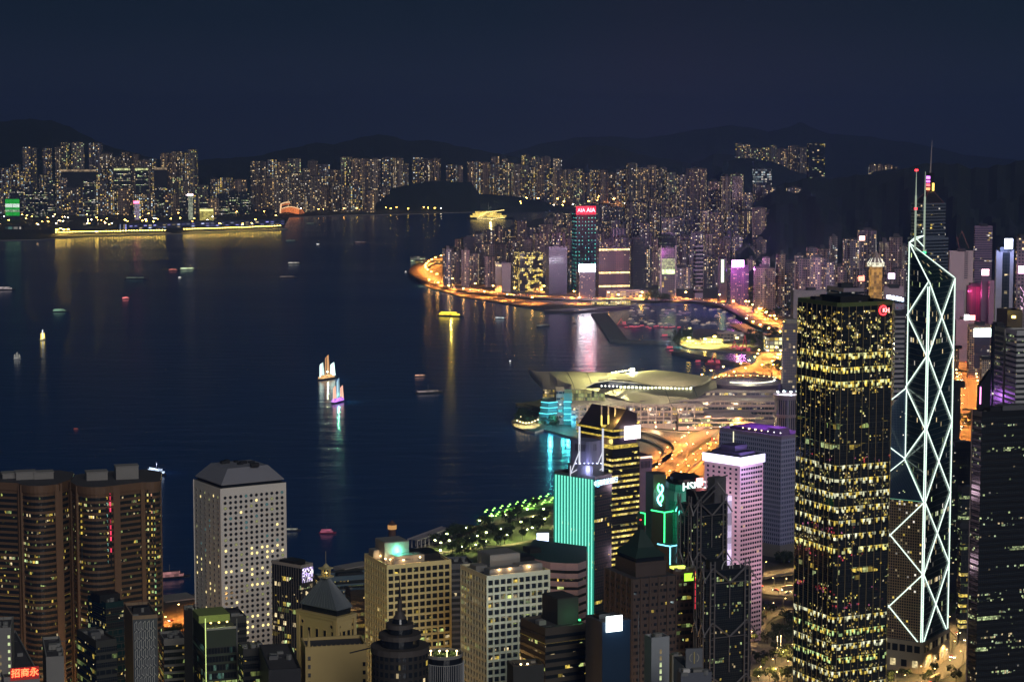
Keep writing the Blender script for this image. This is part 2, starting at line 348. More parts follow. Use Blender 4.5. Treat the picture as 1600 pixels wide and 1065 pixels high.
def plan(kind, c, wd, dp, a):
    ca, sa = math.cos(a), math.sin(a); x, y = wd / 2, dp / 2
    if kind == 'cross': b, d = x * .5, y * .5; q = [(-b, -y), (b, -y), (b, -d), (x, -d), (x, d), (b, d), (b, y), (-b, y), (-b, d), (-x, d), (-x, -d), (-b, -d)]
    elif kind == 'notch': b = x * .18; d = y * .35; q = [(-x, -y), (-b, -y), (-b, -y + d), (b, -y + d), (b, -y), (x, -y), (x, y), (b, y), (b, y - d), (-b, y - d), (-b, y), (-x, y)]
    elif kind == 'twin': b = x * .3; e_ = x * .62; d = y * .3; q = [(-x, -y), (-e_, -y), (-e_, -y + d), (-b, -y + d), (-b, -y), (b, -y), (b, -y + d), (e_, -y + d), (e_, -y), (x, -y), (x, y), (-x, y)]
    elif kind == 'round': q = [(x * math.cos(k * math.pi / 8), y * math.sin(k * math.pi / 8)) for k in range(16)]
    elif kind == 'oct': b, d = x * .6, y * .6; q = [(-b, -y), (b, -y), (x, -d), (x, d), (b, y), (-b, y), (-x, d), (-x, -d)]
    else: q = [(-x, -y), (x, -y), (x, y), (-x, y)]
    return [(c[0] + i * ca - j * sa, c[1] + i * sa + j * ca) for i, j in q]
def tower_mb(px, wpx, ytop, Y, kind, a=0., zb=2.0, crown=.5, dp=None):
    T = P(px + wpx / 2, ytop, Y); dep = Y * ct - (T.z - H) * st; wd = wpx * dep / F; dp = dp or max(16, min(wd, 34)); c = (T.x, Y + dp / 2)
    mb = MB(); pl = plan(kind, c, wd, dp, a); z1 = T.z - crown * 8; mb.prism(pl, zb, z1, 0, 1)
    if crown:
        mb.box((c[0], c[1]), (wd * .42, dp * .5), z1, T.z, a, 1, 1); mb.box((c[0] + wd * .2, c[1] - dp * .1), (wd * .16, dp * .25), z1, z1 + 3.5, a, 1, 1)
        mb.prism([(x_ + (c[0] - x_) * .0, y_) for x_, y_ in pl], z1 + .02, z1 + 1.6, 1, 1)
    return mb
NF = {}
def far_row(row, rlabel, entries, Y, mats, cat='apartment tower', zb=2.0, tones=TONE, kinds=('cross', 'notch', 'twin', 'cross'), jit=0.02, grp=None, name='apartment_tower', noun='apartment tower'):
    rr = random.Random(row)
    for i, (x, wd, yt) in enumerate(sorted(entries)):
        k = rr.randrange(len(mats)); kd = kinds[rr.randrange(len(kinds))]; yy = Y * (1 + rr.uniform(-jit, jit))
        mb = tower_mb(x, wd, yt, yy, kd, rr.uniform(-.35, .35), zb, rr.choice((.4, .7, 1.0)))
        sl = 'slim' if wd < 12 else ('broad' if wd > 19 else 'tall')
        solo(mb, name, [mats[k], M_ROOF], '%s %s tower, %s from left in the %s' % (sl, tones[k], rank(i + 1), rlabel), cat, grp or rlabel + ' towers')
        NF[row] = NF.get(row, 0) + 1
def fill(seed, x0, x1, w0, w1, tops, dt, gap=.1):
    rr = random.Random(seed); x = x0; o = []
    while x < x1:
        wd = rr.uniform(w0, w1); y = hat(x, tops) + rr.uniform(-dt, dt); o.append((x, wd, y)); x += wd * (1 + rr.uniform(-gap, gap * 3))
    return o
far_row(11, 'hillside row at far left', [(34, 12, 229), (47, 9, 230), (66, 12, 229), (85, 9, 228), (94, 14, 222), (110, 20, 221), (138, 20, 222), (158, 16, 237), (175, 14, 244), (189, 12, 237), (203, 13, 239), (217, 15, 248),
     (233, 10, 247), (251, 16, 238), (268, 14, 236), (283, 11, 237), (294, 13, 232)], 10600, RES)
far_row(12, 'second row at far left', [(0, 14, 262), (16, 14, 254), (32, 12, 268), (60, 14, 272), (158, 16, 262), (143, 12, 270), (268, 16, 275), (286, 10, 281), (310, 14, 288), (328, 14, 277), (344, 18, 277), (364, 20, 279)], 10000, RES)
far_row(13, 'low dark waterfront row at far left', fill(5, -6, 392, 11, 20, [(0, 290), (100, 284), (200, 292), (300, 302), (400, 306)], 9), 9500, [RES[2], RES[3], OFF[0]], tones=['brown', 'dark', 'black'], kinds=('box', 'notch', 'box'))
far_row(14, 'long row below the middle hills', [(392, 10, 250), (402, 13, 251), (417, 14, 248), (432, 16, 250), (449, 20, 247), (473, 9, 262), (481, 14, 249), (497, 18, 256), (516, 15, 264), (533, 15, 244), (548, 15, 246), (562, 14, 247), (577, 17, 246),
     (597, 17, 244), (614, 15, 245), (629, 9, 254), (644, 16, 244), (661, 13, 247), (674, 13, 246), (698, 15, 257), (716, 7, 257), (731, 9, 252)], 10900, RES, zb=2)
far_row(15, 'shadowy row left of the wooded headland', fill(8, 396, 592, 12, 22, [(400, 284), (450, 268), (500, 284), (560, 292), (600, 296)], 6), 10000, [RES[2], RES[0], RES[3]], tones=['brown', 'tan', 'dark'])
far_row(16, 'rear row above curved shore', [(768, 12, 243), (784, 10, 247), (815, 13, 240), (830, 13, 243), (846, 14, 243), (864, 14, 246)], 11600, RES, tones=['faint sandy', 'faint grey', 'faint pinkish', 'faint dark'])
far_row(17, 'dense row under the double hill', fill(3, 740, 1050, 10, 16, [(740, 250), (790, 252), (860, 262), (900, 266), (950, 265), (980, 256), (1040, 263), (1060, 268)], 4, .03), 10700, RES)
far_row(18, 'far right slope cluster', fill(4, 1150, 1252, 10, 17, [(1150, 226), (1190, 229), (1250, 228)], 3, .05), 11900, RES, zb=60, tones=['faint sandy', 'faint grey', 'faint pinkish', 'faint dark'])
far_row(19, 'small cluster on the far right ridge', [(1359, 12, 254), (1371, 9, 255), (1381, 13, 256), (1396, 7, 260)], 9000, RES, zb=150)
# Hong Kong island east: rows from the back to the front
far_row(21, 'island back row behind the red sign', fill(21, 850, 1060, 12, 20, [(850, 336), (930, 322), (990, 318), (1060, 300)], 6), 7000, RES2[:2] + [RES2[3]], tones=['sandy', 'grey', 'dark'])
far_row(22, 'tall slope group beside the dark hill', [(1060, 11, 272), (1074, 30, 261), (1108, 18, 280), (1128, 14, 272), (1146, 16, 271), (1110, 17, 296), (1134, 14, 300), (1162, 14, 300), (1178, 14, 286), (1193, 20, 290), (1213, 16, 292), (1230, 22, 291)], 6600, RES2)
far_row(23, 'third waterfront row from the front', fill(23, 700, 1250, 12, 21, [(700, 378), (760, 362), (800, 352), (860, 350), (930, 352), (1050, 330), (1150, 322), (1250, 335)], 9), 6100, RES2)
far_row(24, 'second waterfront row from the front', fill(24, 693, 1180, 13, 22, [(690, 380), (780, 372), (840, 370), (980, 368), (1100, 366), (1180, 378)], 9), 5650, RES2)
far_row(25, 'front row above the curved highway', [(692, 13, 384), (706, 14, 392), (720, 13, 386), (733, 15, 393), (747, 12, 390), (759, 13, 399), (830, 18, 395), (800, 18, 400), (886, 13, 394), (960, 22, 368), (985, 18, 382),
     (1004, 15, 385), (1017, 12, 392), (1060, 22, 415), (1100, 17, 397), (1116, 12, 405), (1064, 16, 372), (1168, 14, 400)], 5150, RES2)
far_row(26, 'pale group right of the magenta sign', [(1180, 32, 413), (1193, 9, 401), (1217, 38, 407), (1243, 14, 395), (1216, 10, 391), (1262, 14, 385), (1278, 16, 383), (1297, 12, 366), (1320, 24, 372), (1343, 28, 356), (1376, 16, 372), (1392, 20, 365), (1408, 10, 380)], 4300,
        [wm('pale_flats', 4, 4, .24, .28, .26, (WARM2, WHITE, COOL), (.5, .42, .42), e=2.6, strip=7, colp=.05)] + RES2[1:3], tones=['pale', 'grey', 'pinkish'])
far_row(27, 'hazy group left of the gold tower', [(1246, 22, 402), (1268, 22, 398), (1290, 15, 405), (1306, 14, 412), (1336, 18, 420), (1380, 18, 430), (1397, 16, 418)], 4000, RES2[:3], tones=['sandy', 'grey', 'pinkish'])
print('far rows', NF, sum(NF.values()))
# ---------------------------------------------------------------- building kit
def outset(poly, d):
    n = len(poly); o = []
    for i in range(n):
        a, b, c = Vector(poly[i - 1][:2]), Vector(poly[i][:2]), Vector(poly[(i + 1) % n][:2])
        e1, e2 = (b - a).normalized(), (c - b).normalized(); n1, n2 = Vector((e1.y, -e1.x)), Vector((e2.y, -e2.x))
        k = (n1 + n2); k = k / max(k.dot(n1), .3); o.append(b + k * d)
    return o
class Bld:
    """a building: Empty at its base plus parts. poly is counter-clockwise; poly[0] the corner toward the viewer"""
    def __init__(s, name, label, cat, geo=None, poly=None, z=None, zb=2.5, group=None):
        if geo is not None: poly, z, s.w1, s.w2 = box_from(*geo)
        s.poly = [Vector(p) for p in poly]; s.z = z; s.zb = zb
        c = sum(s.poly, Vector((0, 0))) / len(s.poly); s.c = c
        s.e = thing(name, label, cat, (c.x, c.y, zb), group)
    def body(s, mat, roof=None, z0=None, z1=None, name='facade', poly=None):
        mb = MB(); mb.prism(poly or s.poly, s.zb if z0 is None else z0, s.z if z1 is None else z1, 0, 1)
        return mb.build(name, [mat, roof or M_ROOF], s.e)
    def fr(s, face):
        """frame of a face: origin, along, outward, length. R: right face, L: left face"""
        a, b = (s.poly[0], s.poly[1]) if face == 'R' else (s.poly[-1], s.poly[0]) if face == 'L' else face
        d = (b - a); ln = d.length; d = d / ln; return a, d, Vector((d.y, -d.x)), ln
    def pt(s, face, u, z, off=0.0):
        a, d, n, ln = s.fr(face); p = a + d * u + n * off; return Vector((p.x, p.y, z))
    def slab(s, face, u0, u1, z0, z1, t0, t1, mat, name, mb=None, m=0, parent=None):
        own = mb is None; mb = mb or MB(); a, d, n, ln = s.fr(face)
        q = [a + d * u0 + n * t1, a + d * u1 + n * t1, a + d * u1 + n * t0, a + d * u0 + n * t0]
        if u1 < u0: q = q[::-1]
        mb.prism(q, z0, z1, m, m, True)
        if own: return mb.build(name, mat, parent or s.e)
    def bands(s, z0, z1, fh, gh, mats, off=.15, poly=None, name='window_band'):
        pl = outset(poly or s.poly, off); z = z1; k = 0; out = []
        while z - fh > z0 and k < 100:
            mb = MB(); u = 0.0; zt = z - (fh - gh) * .5; mt = mats(k, zt) if callable(mats) else mats[R.randrange(len(mats))]
            for i in range(len(pl)): u = mb.wall(pl[i], pl[(i + 1) % len(pl)], zt - gh, zt, u, 0, v0=0.0)
            q = outset(pl, -off * .9)
            for i in range(len(pl)):
                j = (i + 1) % len(pl)
                mb.face([(pl[i][0], pl[i][1], zt), (pl[j][0], pl[j][1], zt), (q[j][0], q[j][1], zt), (q[i][0], q[i][1], zt)], [(0, -9)] * 4)
                mb.face([(q[i][0], q[i][1], zt - gh), (q[j][0], q[j][1], zt - gh), (pl[j][0], pl[j][1], zt - gh), (pl[i][0], pl[i][1], zt - gh)], [(0, -9)] * 4)
            out.append(mb.build(name, mt, s.e)); z -= fh; k += 1
        return out
    def parapet(s, h=1.6, th=.5, mat=None, poly=None, z=None):
        z = s.z if z is None else z; o = poly or s.poly; i_ = outset(o, -th); mb = MB(); o2 = outset(o, .02)
        for k in range(len(o)):
            j = (k + 1) % len(o)
            mb.wall(o2[k], o2[j], z - .3, z + h); mb.wall(i_[j], i_[k], z - .3, z + h)
            mb.face([(o2[k][0], o2[k][1], z + h), (o2[j][0], o2[j][1], z + h), (i_[j][0], i_[j][1], z + h), (i_[k][0], i_[k][1], z + h)])
        return mb.build('parapet', mat or M_CONC, s.e)
    def roofbox(s, fu, fv, w, d, h, mat, name='roof_plant', z=None):
        """box on the roof, centre at fractions along right (fu) and left (fv) faces"""
        z = s.z if z is None else z
        c = s.poly[0] + (s.poly[1] - s.poly[0]) * fu + (s.poly[-1] - s.poly[0]) * fv; dr = s.poly[1] - s.poly[0]
        mb = MB(); mb.box((c.x, c.y), (w, d), z + .01, z + h, math.atan2(dr.y, dr.x), 0, 0)
        mb.box((c.x, c.y), (w * .94, d * .94), z + h, z + h + .35, math.atan2(dr.y, dr.x), 0, 0)
        return mb.build(name, mat, s.e)
    def sign(s, face, u0, u1, z0, z1, mat, off=.6, name='sign', back=None):
        return s.slab(face, u0, u1, z0, z1, off - .35, off, [mat], name)
    def text(s, face, u, z, size, body, mat, off=1.0, name='sign_lettering', parent=None):
        a, d, n, ln = s.fr(face); return text_obj(name, body, size, s.pt(face, u, z, off), (d.x, d.y, 0), (0, 0, 1), mat, parent or s.e)
    def clutter(s, n, seed=1):
        rr = random.Random(seed + int(s.c.x)); z = s.z; p0, e1, e2 = s.poly[0], s.poly[1] - s.poly[0], s.poly[-1] - s.poly[0]; a = math.atan2(e1.y, e1.x)
        for k in range(n):
            fu, fv = rr.uniform(.12, .88), rr.uniform(.1, .88); c = p0 + e1 * fu + e2 * fv; q = rr.random(); mb = MB()
            if q < .4: mb.box((c.x, c.y), (rr.uniform(1.5, 3), rr.uniform(1.2, 2.4)), z + .02, z + rr.uniform(1, 2), a); mb.build('air_conditioner', M_PLANT, s.e)
            elif q < .6:
                rad = rr.uniform(.8, 1.5); mb.prism([(c.x + rad * math.cos(t * .785), c.y + rad * math.sin(t * .785)) for t in range(8)], z + .02, z + 2.2); mb.build('water_tank', M_PLANT, s.e)
            elif q < .85:
                d = e1.normalized() * rr.uniform(3, 8) if rr.random() < .5 else e2.normalized() * rr.uniform(3, 8); mb.bar((c.x, c.y, z + .5), (c.x + d.x * .6, c.y + d.y * .6, z + .5), .22, 5); mb.build('roof_pipe', M_STEEL, s.e)
            else: mb.bar((c.x, c.y, z), (c.x, c.y, z + rr.uniform(3, 6)), .09, 4); mb.build('antenna', M_DARKM, s.e)
    def uof(s, face, px, z):
        """metres along a face where the picture column px meets it at height z"""
        a, d, n, ln = s.fr(face); lo, hi = 0, ln
        f = lambda u: proj(s.pt(face, u, z))[0] - px
        for _ in range(40):
            mid = (lo + hi) / 2
            if (f(mid) > 0) == (f(ln) > f(0)): hi = mid
            else: lo = mid
        return lo
    def zof(s, face, u, py):
        lo, hi = 0, 450
        for _ in range(40):
            mid = (lo + hi) / 2
            if proj(s.pt(face, u, mid))[1] > py: lo = mid
            else: hi = mid
        return lo
    def panes(s, specs, mats, w, h, shape='rect', off=.08, limit=100, frame=None):
        """specs: (face, u, z, material index); the first hundred from the top are window parts, the rest one mesh"""
        specs = sorted(specs, key=lambda q: -q[2]); meshes = {}
        def geo(mb, o, x, m):
            y = Vector((0, 0, 1)) ; o = Vector(o)
            if shape == 'rect': mb.face([o - x * w / 2 - y * h / 2, o + x * w / 2 - y * h / 2, o + x * w / 2 + y * h / 2, o - x * w / 2 + y * h / 2], [(0, 0), (w, 0), (w, h), (0, h)], m)
            else: mb.face([o + x * math.cos(k * math.pi / 6) * w / 2 + y * math.sin(k * math.pi / 6) * w / 2 for k in range(12)], None, m)
            if frame:
                nn = 4 if shape == 'rect' else 12
                if shape == 'rect': ring = [(-w / 2, -h / 2), (w / 2, -h / 2), (w / 2, h / 2), (-w / 2, h / 2)]
                else: ring = [(math.cos(k * math.pi / 6) * w / 2, math.sin(k * math.pi / 6) * w / 2) for k in range(12)]
                nrm = Vector((x.y, -x.x, 0))
                for k in range(nn):
                    a, b = ring[k], ring[(k + 1) % nn]; k1 = 1 + .14
                    A, B = o + x * a[0] + y * a[1], o + x * b[0] + y * b[1]; A2, B2 = o + x * a[0] * k1 + y * a[1] * k1, o + x * b[0] * k1 + y * b[1] * k1
                    mb.face([A + nrm * .22, A2 + nrm * .22, B2 + nrm * .22, B + nrm * .22], None, len(mats)); mb.face([A, A + nrm * .22, B + nrm * .22, B], None, len(mats)); mb.face([A2 + nrm * .22, A2 - nrm * .05, B2 - nrm * .05, B2 + nrm * .22], None, len(mats))
        ml = list(mats) + ([frame] if frame else [])
        rest = MB()
        for i, (face, u, z, m) in enumerate(specs):
            a, d, n, ln = s.fr(face)
            if i < limit:
                if m not in meshes:
                    mb = MB(); geo(mb, (0, 0, 0), Vector((1, 0, 0)), 0 if not frame else 0)
                    mb.m = [0 if q == m or q == 0 and not frame else (1 if q == len(mats) else 0) for q in mb.m]
                    meshes[m] = mb.build('window', [mats[m]] + ([frame] if frame else []), None); meshes[m].parent = s.e; o = meshes[m]
                else: o = bpy.data.objects.new('window', meshes[m].data); COL.objects.link(o); o.parent = s.e
                p = s.pt(face, u, z, off); o.location = (p.x - s.c.x, p.y - s.c.y, p.z - s.zb); o.rotation_euler = (0, 0, math.atan2(d.y, d.x))
            else: geo(rest, s.pt(face, u, z, off), Vector((d.x, d.y, 0)), m)
        if rest.f: rest.build('window_field', ml, s.e)['kind'] = 'stuff'
def band_mat(name, cw, gh, p, cols, e, mu=.06, glass=(.02, .025, .03), sub=3, pf=.9, bf=0, rough=.12, power=1.5, wall=(.05, .05, .05), cl=16.):
    return wm(name, cw, gh, mu, .07, p, cols, wall, None, glass, e, bf, pf, 0, .5, rough, 0, power, sub, cl)
def tee_mat(name, cw, gh, e, col, p=.15, cols=(GOLD, WARM2, GRN), ew=2.0, keep=.9):
    if name in MATS: return MATS[name]
    t = NT(name); u, v = t.uv(); uu = t.m('DIVIDE', u, cw); vv = t.m('DIVIDE', v, gh); iu = t.m('FLOOR', uu)
    du = t.m('ABSOLUTE', t.m('SUBTRACT', t.m('FRACT', uu), .5)); rn = t.m('MULTIPLY', t.rnd(), 77.7)
    bar = t.m('MULTIPLY', t.m('LESS_THAN', du, .42), t.m('GREATER_THAN', vv, .82))
    d2 = t.m('DIVIDE', du, .17); d3 = t.m('DIVIDE', t.m('SUBTRACT', vv, .55), .5)
    blob = t.m('MAXIMUM', t.m('SUBTRACT', 1.0, t.m('ADD', t.m('MULTIPLY', d2, d2), t.m('MULTIPLY', d3, d3))), 0.)
    r, c = t.white(t.xyz(iu, 2.2, rn)); k = t.m('LESS_THAN', r, keep)
    u2 = t.m('DIVIDE', u, 1.5); r2, c2 = t.white(t.xyz(t.m('FLOOR', u2), t.m('FLOOR', t.m('MULTIPLY', vv, 2)), rn)); s2 = t.n.new('ShaderNodeSeparateXYZ'); t.l.new(c2, s2.inputs[0])
    small = t.m('MULTIPLY', t.m('MULTIPLY', t.m('LESS_THAN', r2, p), t.m('POWER', s2.outputs[2], 2.0)), ew)
    tot = t.m('ADD', t.m('MULTIPLY', t.m('ADD', t.m('MULTIPLY', bar, .35), t.m('MULTIPLY', blob, 1.3)), t.m('MULTIPLY', k, e)), small)
    t.set(col=(.015, .018, .02, 1), rough=.1, em=t.mix(t.m('GREATER_THAN', s2.outputs[1], .6), col, cols[0]), es=tot)
    t.mat.cycles.emission_sampling = 'NONE'; MATS[name] = t.mat; return t.mat
M_PLANT = plain('plant_grey', (.28, .28, .27), .7, vary=.4)
def lampdot(mb, p, r, m=0): mb.blob(p, r, r, m, 6, 3)
M_DARKM = plain('dark_metal', (.05, .05, .055), .45, .6)
M_STEEL = plain('grey_steel', (.22, .22, .23), .45, .5)
M_WHT = plain('white_paint', (.72, .7, .66), .6, vary=.08)
GL_RED = glow('red_neon', (1, .03, .04), 6); GL_WH = glow('white_light', (1, .96, .9), 6); GL_TUBE = glow('white_tube', (.78, 1, .86), 1.7)
GL_MAG = glow('magenta_neon', (1, .15, .8), 9); GL_BLUE = glow('blue_white_light', (.6, .65, 1), 7); GL_PINK = glow('pink_light', (1, .35, .5), 7)
GL_GRN = glow('green_neon', (.05, 1, .25), 3); GL_YEL = glow('yellow_lamp', (1, .7, .15), 8); GL_ORG = glow('orange_lamp', (1, .45, .08), 14); GL_TEAL = glow('teal_light', (.1, .9, .75), 1.5)
GL_CYAN = glow('cyan_neon', (.2, .75, 1), 3); GL_WARM = glow('warm_lamp', (1, .75, .35), 10)
def point(name, loc, e, col, parent, r=1.5):
    l = bpy.data.lights.new(name, 'POINT'); l.energy = e; l.color = col; l.shadow_soft_size = r
    o = bpy.data.objects.new(name, l); COL.objects.link(o); off = parent['_o'] if parent is not None and '_o' in parent else (0, 0, 0)
    o.location = (loc[0] - off[0], loc[1] - off[1], loc[2] - off[2])
    if parent is not None: o.parent = parent
    return o
# ================================================================ bank tower with the lit zigzag frame
S_ = 52.0
def solve_square(xl, xc, xr, yc, Y):
    best = None
    for a10 in range(0, 900, 5):
        pl, z, w1, w2 = box_from(xl, xc, xr, yc, Y, a10 / 10)
        if w1 > 0 and w2 > 0 and (best is None or abs(w1 - w2) < best[0]): best = (abs(w1 - w2), a10 / 10, w1, w2)
    return best
sq = solve_square(1345, 1449, 1489, 556, 1465); print('boc', sq)
M_BOCG = wm('dark_green_glass', 1.3, 4.0, .06, .1, .03, (WARM2, GRN, WHITE), (.04, .06, .06), glass=(.012, .03, .03), e=1.2, bf=.07, pf=.3, wr=.3, gr=.07)
M_BOCB = wm('blue_lattice_glass', 1.2, 1.2, .18, .18, .012, (WARM2, GRN, WHITE), (.05, .08, .14), glass=(.02, .035, .08), e=1.5, wr=.35, gr=.1)
M_BOCR = wm('brown_lattice_glass', 1.8, 2.0, .14, .14, .05, (WARM2, GOLD, WHITE), (.42, .3, .2), glass=(.03, .025, .025), e=1.6, bf=.05, pf=.5, wr=.5, gr=.1)
M_STONE = plain('pale_granite', (.42, .36, .28), .7, vary=.2, scale=.2)
b = Bld('bank_tower', 'tall angular glass tower outlined by bright white zigzag tubes and two masts', 'skyscraper', geo=(1345, 1449, 1489, 556, 1465, sq[1]))
Fp, Rp, Bp, Lp = b.poly; Cp = (Fp + Rp + Bp + Lp) / 4
def zpix(p, py):
    lo, hi = -5, 460
    for _ in range(40):
        mid = (lo + hi) / 2
        if proj((p.x, p.y, mid))[1] > py: lo = mid
        else: hi = mid
    return lo
zN = [zpix(Fp, y) for y in (441, 556, 671, 784, 897)]; MOD = (zN[0] - zN[4]) / 4; print('module', MOD, zN)
zb = zN[0] - 5 * MOD + 3; zapex = zpix(Cp, 379); zBL = zpix(Cp, 605); zLF = zpix(Cp, 715); zLFe = zpix(Fp, 785)
def prism3(name, A, B, ztopC, ztopAB, mats, zbot):
    mb = MB()
    def tri(p, q, zp, zq, m):
        ln = (q - p).length; mb.face([(p.x, p.y, zbot), (q.x, q.y, zbot), (q.x, q.y, zq), (p.x, p.y, zp)], [(0, zbot), (ln, zbot), (ln, zq), (0, zp)], m)
    tri(A, B, ztopAB, ztopAB, 0); tri(B, Cp, ztopAB, ztopC, 1); tri(Cp, A, ztopC, ztopAB, 1)
    ln = (B - A).length; mb.face([(A.x, A.y, ztopAB), (B.x, B.y, ztopAB), (Cp.x, Cp.y, ztopC)], [(0, 0), (ln, 0), (ln / 2, 45)], 2)
    return mb.build(name, mats, b.e)
prism3('right_shaft', Fp, Rp, zapex, zN[0], [M_BOCG, M_BOCG, M_BOCG], zb)
prism3('front_shaft', Lp, Fp, zLF, zLFe, [M_BOCR, M_BOCB, M_BOCB], zb)
prism3('rear_shaft', Bp, Lp, zBL, zBL - 42, [M_BOCR, M_BOCB, M_BOCG], zb)
prism3('far_shaft', Rp, Bp, zapex - MOD * 2.1, zapex - MOD * 3.0, [M_BOCG, M_BOCG, M_BOCG], zb)
def o3(p, z, k=.0): # push slightly outward from the axis
    d = (p - Cp); d = d / max(d.length, 1e-6) if d.length > 1 else Vector((0, -1)); return Vector((p.x + d.x * k, p.y + d.y * k, z))
nF, nR = Vector(((Rp - Fp).y, -(Rp - Fp).x)).normalized(), Vector(((Fp - Lp).y, -(Fp - Lp).x)).normalized()
mb = MB(); tr = .42
for s_ in (-.9, .9): # paired tubes on the front corner
    dx = (Rp - Fp).normalized() * s_ if s_ > 0 else (Lp - Fp).normalized() * .9; q = Fp + dx + (nF + nR) * .35; mb.bar((q.x, q.y, zb), (q.x, q.y, zN[0] + (-3 if s_ > 0 else -3)), tr, 6)
mb.bar(o3(Rp, zb, .5), o3(Rp, zN[0], .5), tr, 6)
mb.bar(o3(Lp, zb, .5), o3(Lp, zLFe, .5), tr, 6); mb.bar((Cp.x, Cp.y - .8, zLF), (Cp.x, Cp.y - .8, zapex), tr, 6)
off = nF * .6
for k in range(5):
    zt, zl = zN[0] - k * MOD, zN[0] - (k + 1) * MOD
    mb.bar((Fp.x + off.x, Fp.y + off.y, zt), (Rp.x + off.x, Rp.y + off.y, zl), tr, 6); mb.bar((Rp.x + off.x, Rp.y + off.y, zt), (Fp.x + off.x, Fp.y + off.y, zl), tr, 6)
off = nR * .6
for k in range(3, 5):
    zt, zl = zN[0] - k * MOD, zN[0] - (k + 1) * MOD
    mb.bar((Fp.x + off.x, Fp.y + off.y, zt), (Lp.x + off.x, Lp.y + off.y, zl), tr, 6); mb.bar((Lp.x + off.x, Lp.y + off.y, zt), (Fp.x + off.x, Fp.y + off.y, zl), tr, 6)
dn = Vector(((Fp - Cp).y, -(Fp - Cp).x)).normalized(); dn = dn if dn.dot(Lp - Cp) > 0 else -dn; off = dn * .6
for k in range(3): # inner face between the axis and the front corner
    zt = zN[0] - k * MOD
    if k < 2 or True:
        mb.bar((Fp.x + off.x, Fp.y + off.y, zt), (Cp.x + off.x, Cp.y + off.y, zt - MOD / 2), tr, 6)
        if k < 3: mb.bar((Cp.x + off.x, Cp.y + off.y, zt - MOD / 2), (Fp.x + off.x, Fp.y + off.y, zt - MOD), tr, 6)
mb.bar(o3(Cp, zapex), (Fp.x, Fp.y, zN[0] + .6), tr, 6); mb.bar(o3(Cp, zapex), (Rp.x, Rp.y, zN[0] + .6), tr * .8, 6)
ln2 = (Lp - Cp).normalized()
dn2 = Vector(((Lp - Cp).y, -(Lp - Cp).x)).normalized(); dn2 = dn2 if dn2.dot(Fp - Cp) > 0 else -dn2
for (k, za, zc) in ((0, zBL, zBL - MOD * .5 * 1.0), (1, zBL - MOD, zBL - MOD * .5), (2, zBL - MOD, zBL - MOD * 1.5)):
    mb.bar((Cp.x + dn2.x * .6, Cp.y + dn2.y * .6, za), (Lp.x + dn2.x * .6, Lp.y + dn2.y * .6, zc), tr, 6)
mb.build('light_tube_frame', GL_TUBE, b.e)
mb = MB(); mb.bar((Cp.x, Cp.y, zLF + .4), (Fp.x, Fp.y, zLFe + .6), .3, 4); mb.bar((Lp.x, Lp.y, zLFe + .6), (Fp.x, Fp.y, zLFe + .6), .25, 4); mb.build('roof_edge_light', glow('dim_green_line', (.3, .8, .5), .5), b.e)
# crown truss and masts
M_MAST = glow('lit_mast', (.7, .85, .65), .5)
for px_, yb, yt, nm in ((1432, 388, 266, 'mast'), (1446, 392, 268, 'mast')):
    ptop = P(px_, yt, Cp.y + (8 if px_ == 1446 else -2)); mb = MB(); zb_ = zpix(Vector((ptop.x, ptop.y)), yb)
    mb.bar((ptop.x, ptop.y, zb_ - 8), (ptop.x, ptop.y, ptop.z - 18), .75, 6); mb.bar((ptop.x, ptop.y, ptop.z - 18), ptop, .45, 6, 0, .15)
    mo = mb.build('mast', [M_MAST], b.e)
    if px_ == 1432:
        l_ = MB(); lampdot(l_, ptop, 1.3); lampdot(l_, (ptop.x, ptop.y, zpix(Vector((ptop.x, ptop.y)), 326)), 1.3); l_.build('warning_lamp', GL_RED, b.e)
        mast1 = Vector((ptop.x, ptop.y, 0)); z1m = zpix(Vector((ptop.x, ptop.y)), 371)
    else: mast2 = Vector((ptop.x, ptop.y, 0)); z2m = zpix(Vector((ptop.x, ptop.y)), 368)
mb = MB(); A0 = Vector((Cp.x, Cp.y, zapex)); m1 = Vector((mast1.x, mast1.y, z1m)); m2 = Vector((mast2.x, mast2.y, z2m))
for p_, q_ in ((A0, m1), (m1, m2), (A0, m2), (A0, m1 - Vector((0, 0, 7))), (m1, m2 - Vector((0, 0, 8)))): mb.bar(p_, q_, .4, 5)
mb.build('crown_truss', GL_TUBE, b.e)
mb = MB(); lampdot(mb, m2 + Vector((0, -2, -12)), 1.4); mb.build('crown_lamp', GL_GRN, b.e)
# stone base
mb = MB(); bs = outset(b.poly, 1.5); mb.prism(bs, 2.5, zb, 0, 1)
bo = mb.build('stone_base', [M_STONE, M_ROOF], b.e)
specs = []
for f_ in ('L', 'R'):
    ln = b.fr(f_)[3]
    for i in range(9): specs.append((f_, (i + .5) * ln / 9, zb - 5.5, 0 if R.random() < .8 else 1))
    for i in range(6): specs.append((f_, (i + .5) * ln / 6, 9, 2 if R.random() < .7 else 0))
M_DKG = plain('dark_window_glass', (.02, .024, .03), .08, vary=.3); M_LITW = glow('lit_warm_room', (1, .8, .4), .9, False, 1.3); M_LITD = glow('dim_warm_room', (1, .75, .35), .25, False, 1.3); M_LITG = glow('lit_greenish_room', (.85, 1, .5), .9, False, 1.3)
M_LITC = glow('cool_lit_room', (.7, .95, 1), .8, False, 1.3)
b.panes(specs, [M_DKG, M_LITD, M_LITW], 4.2, 5.0, off=1.62)
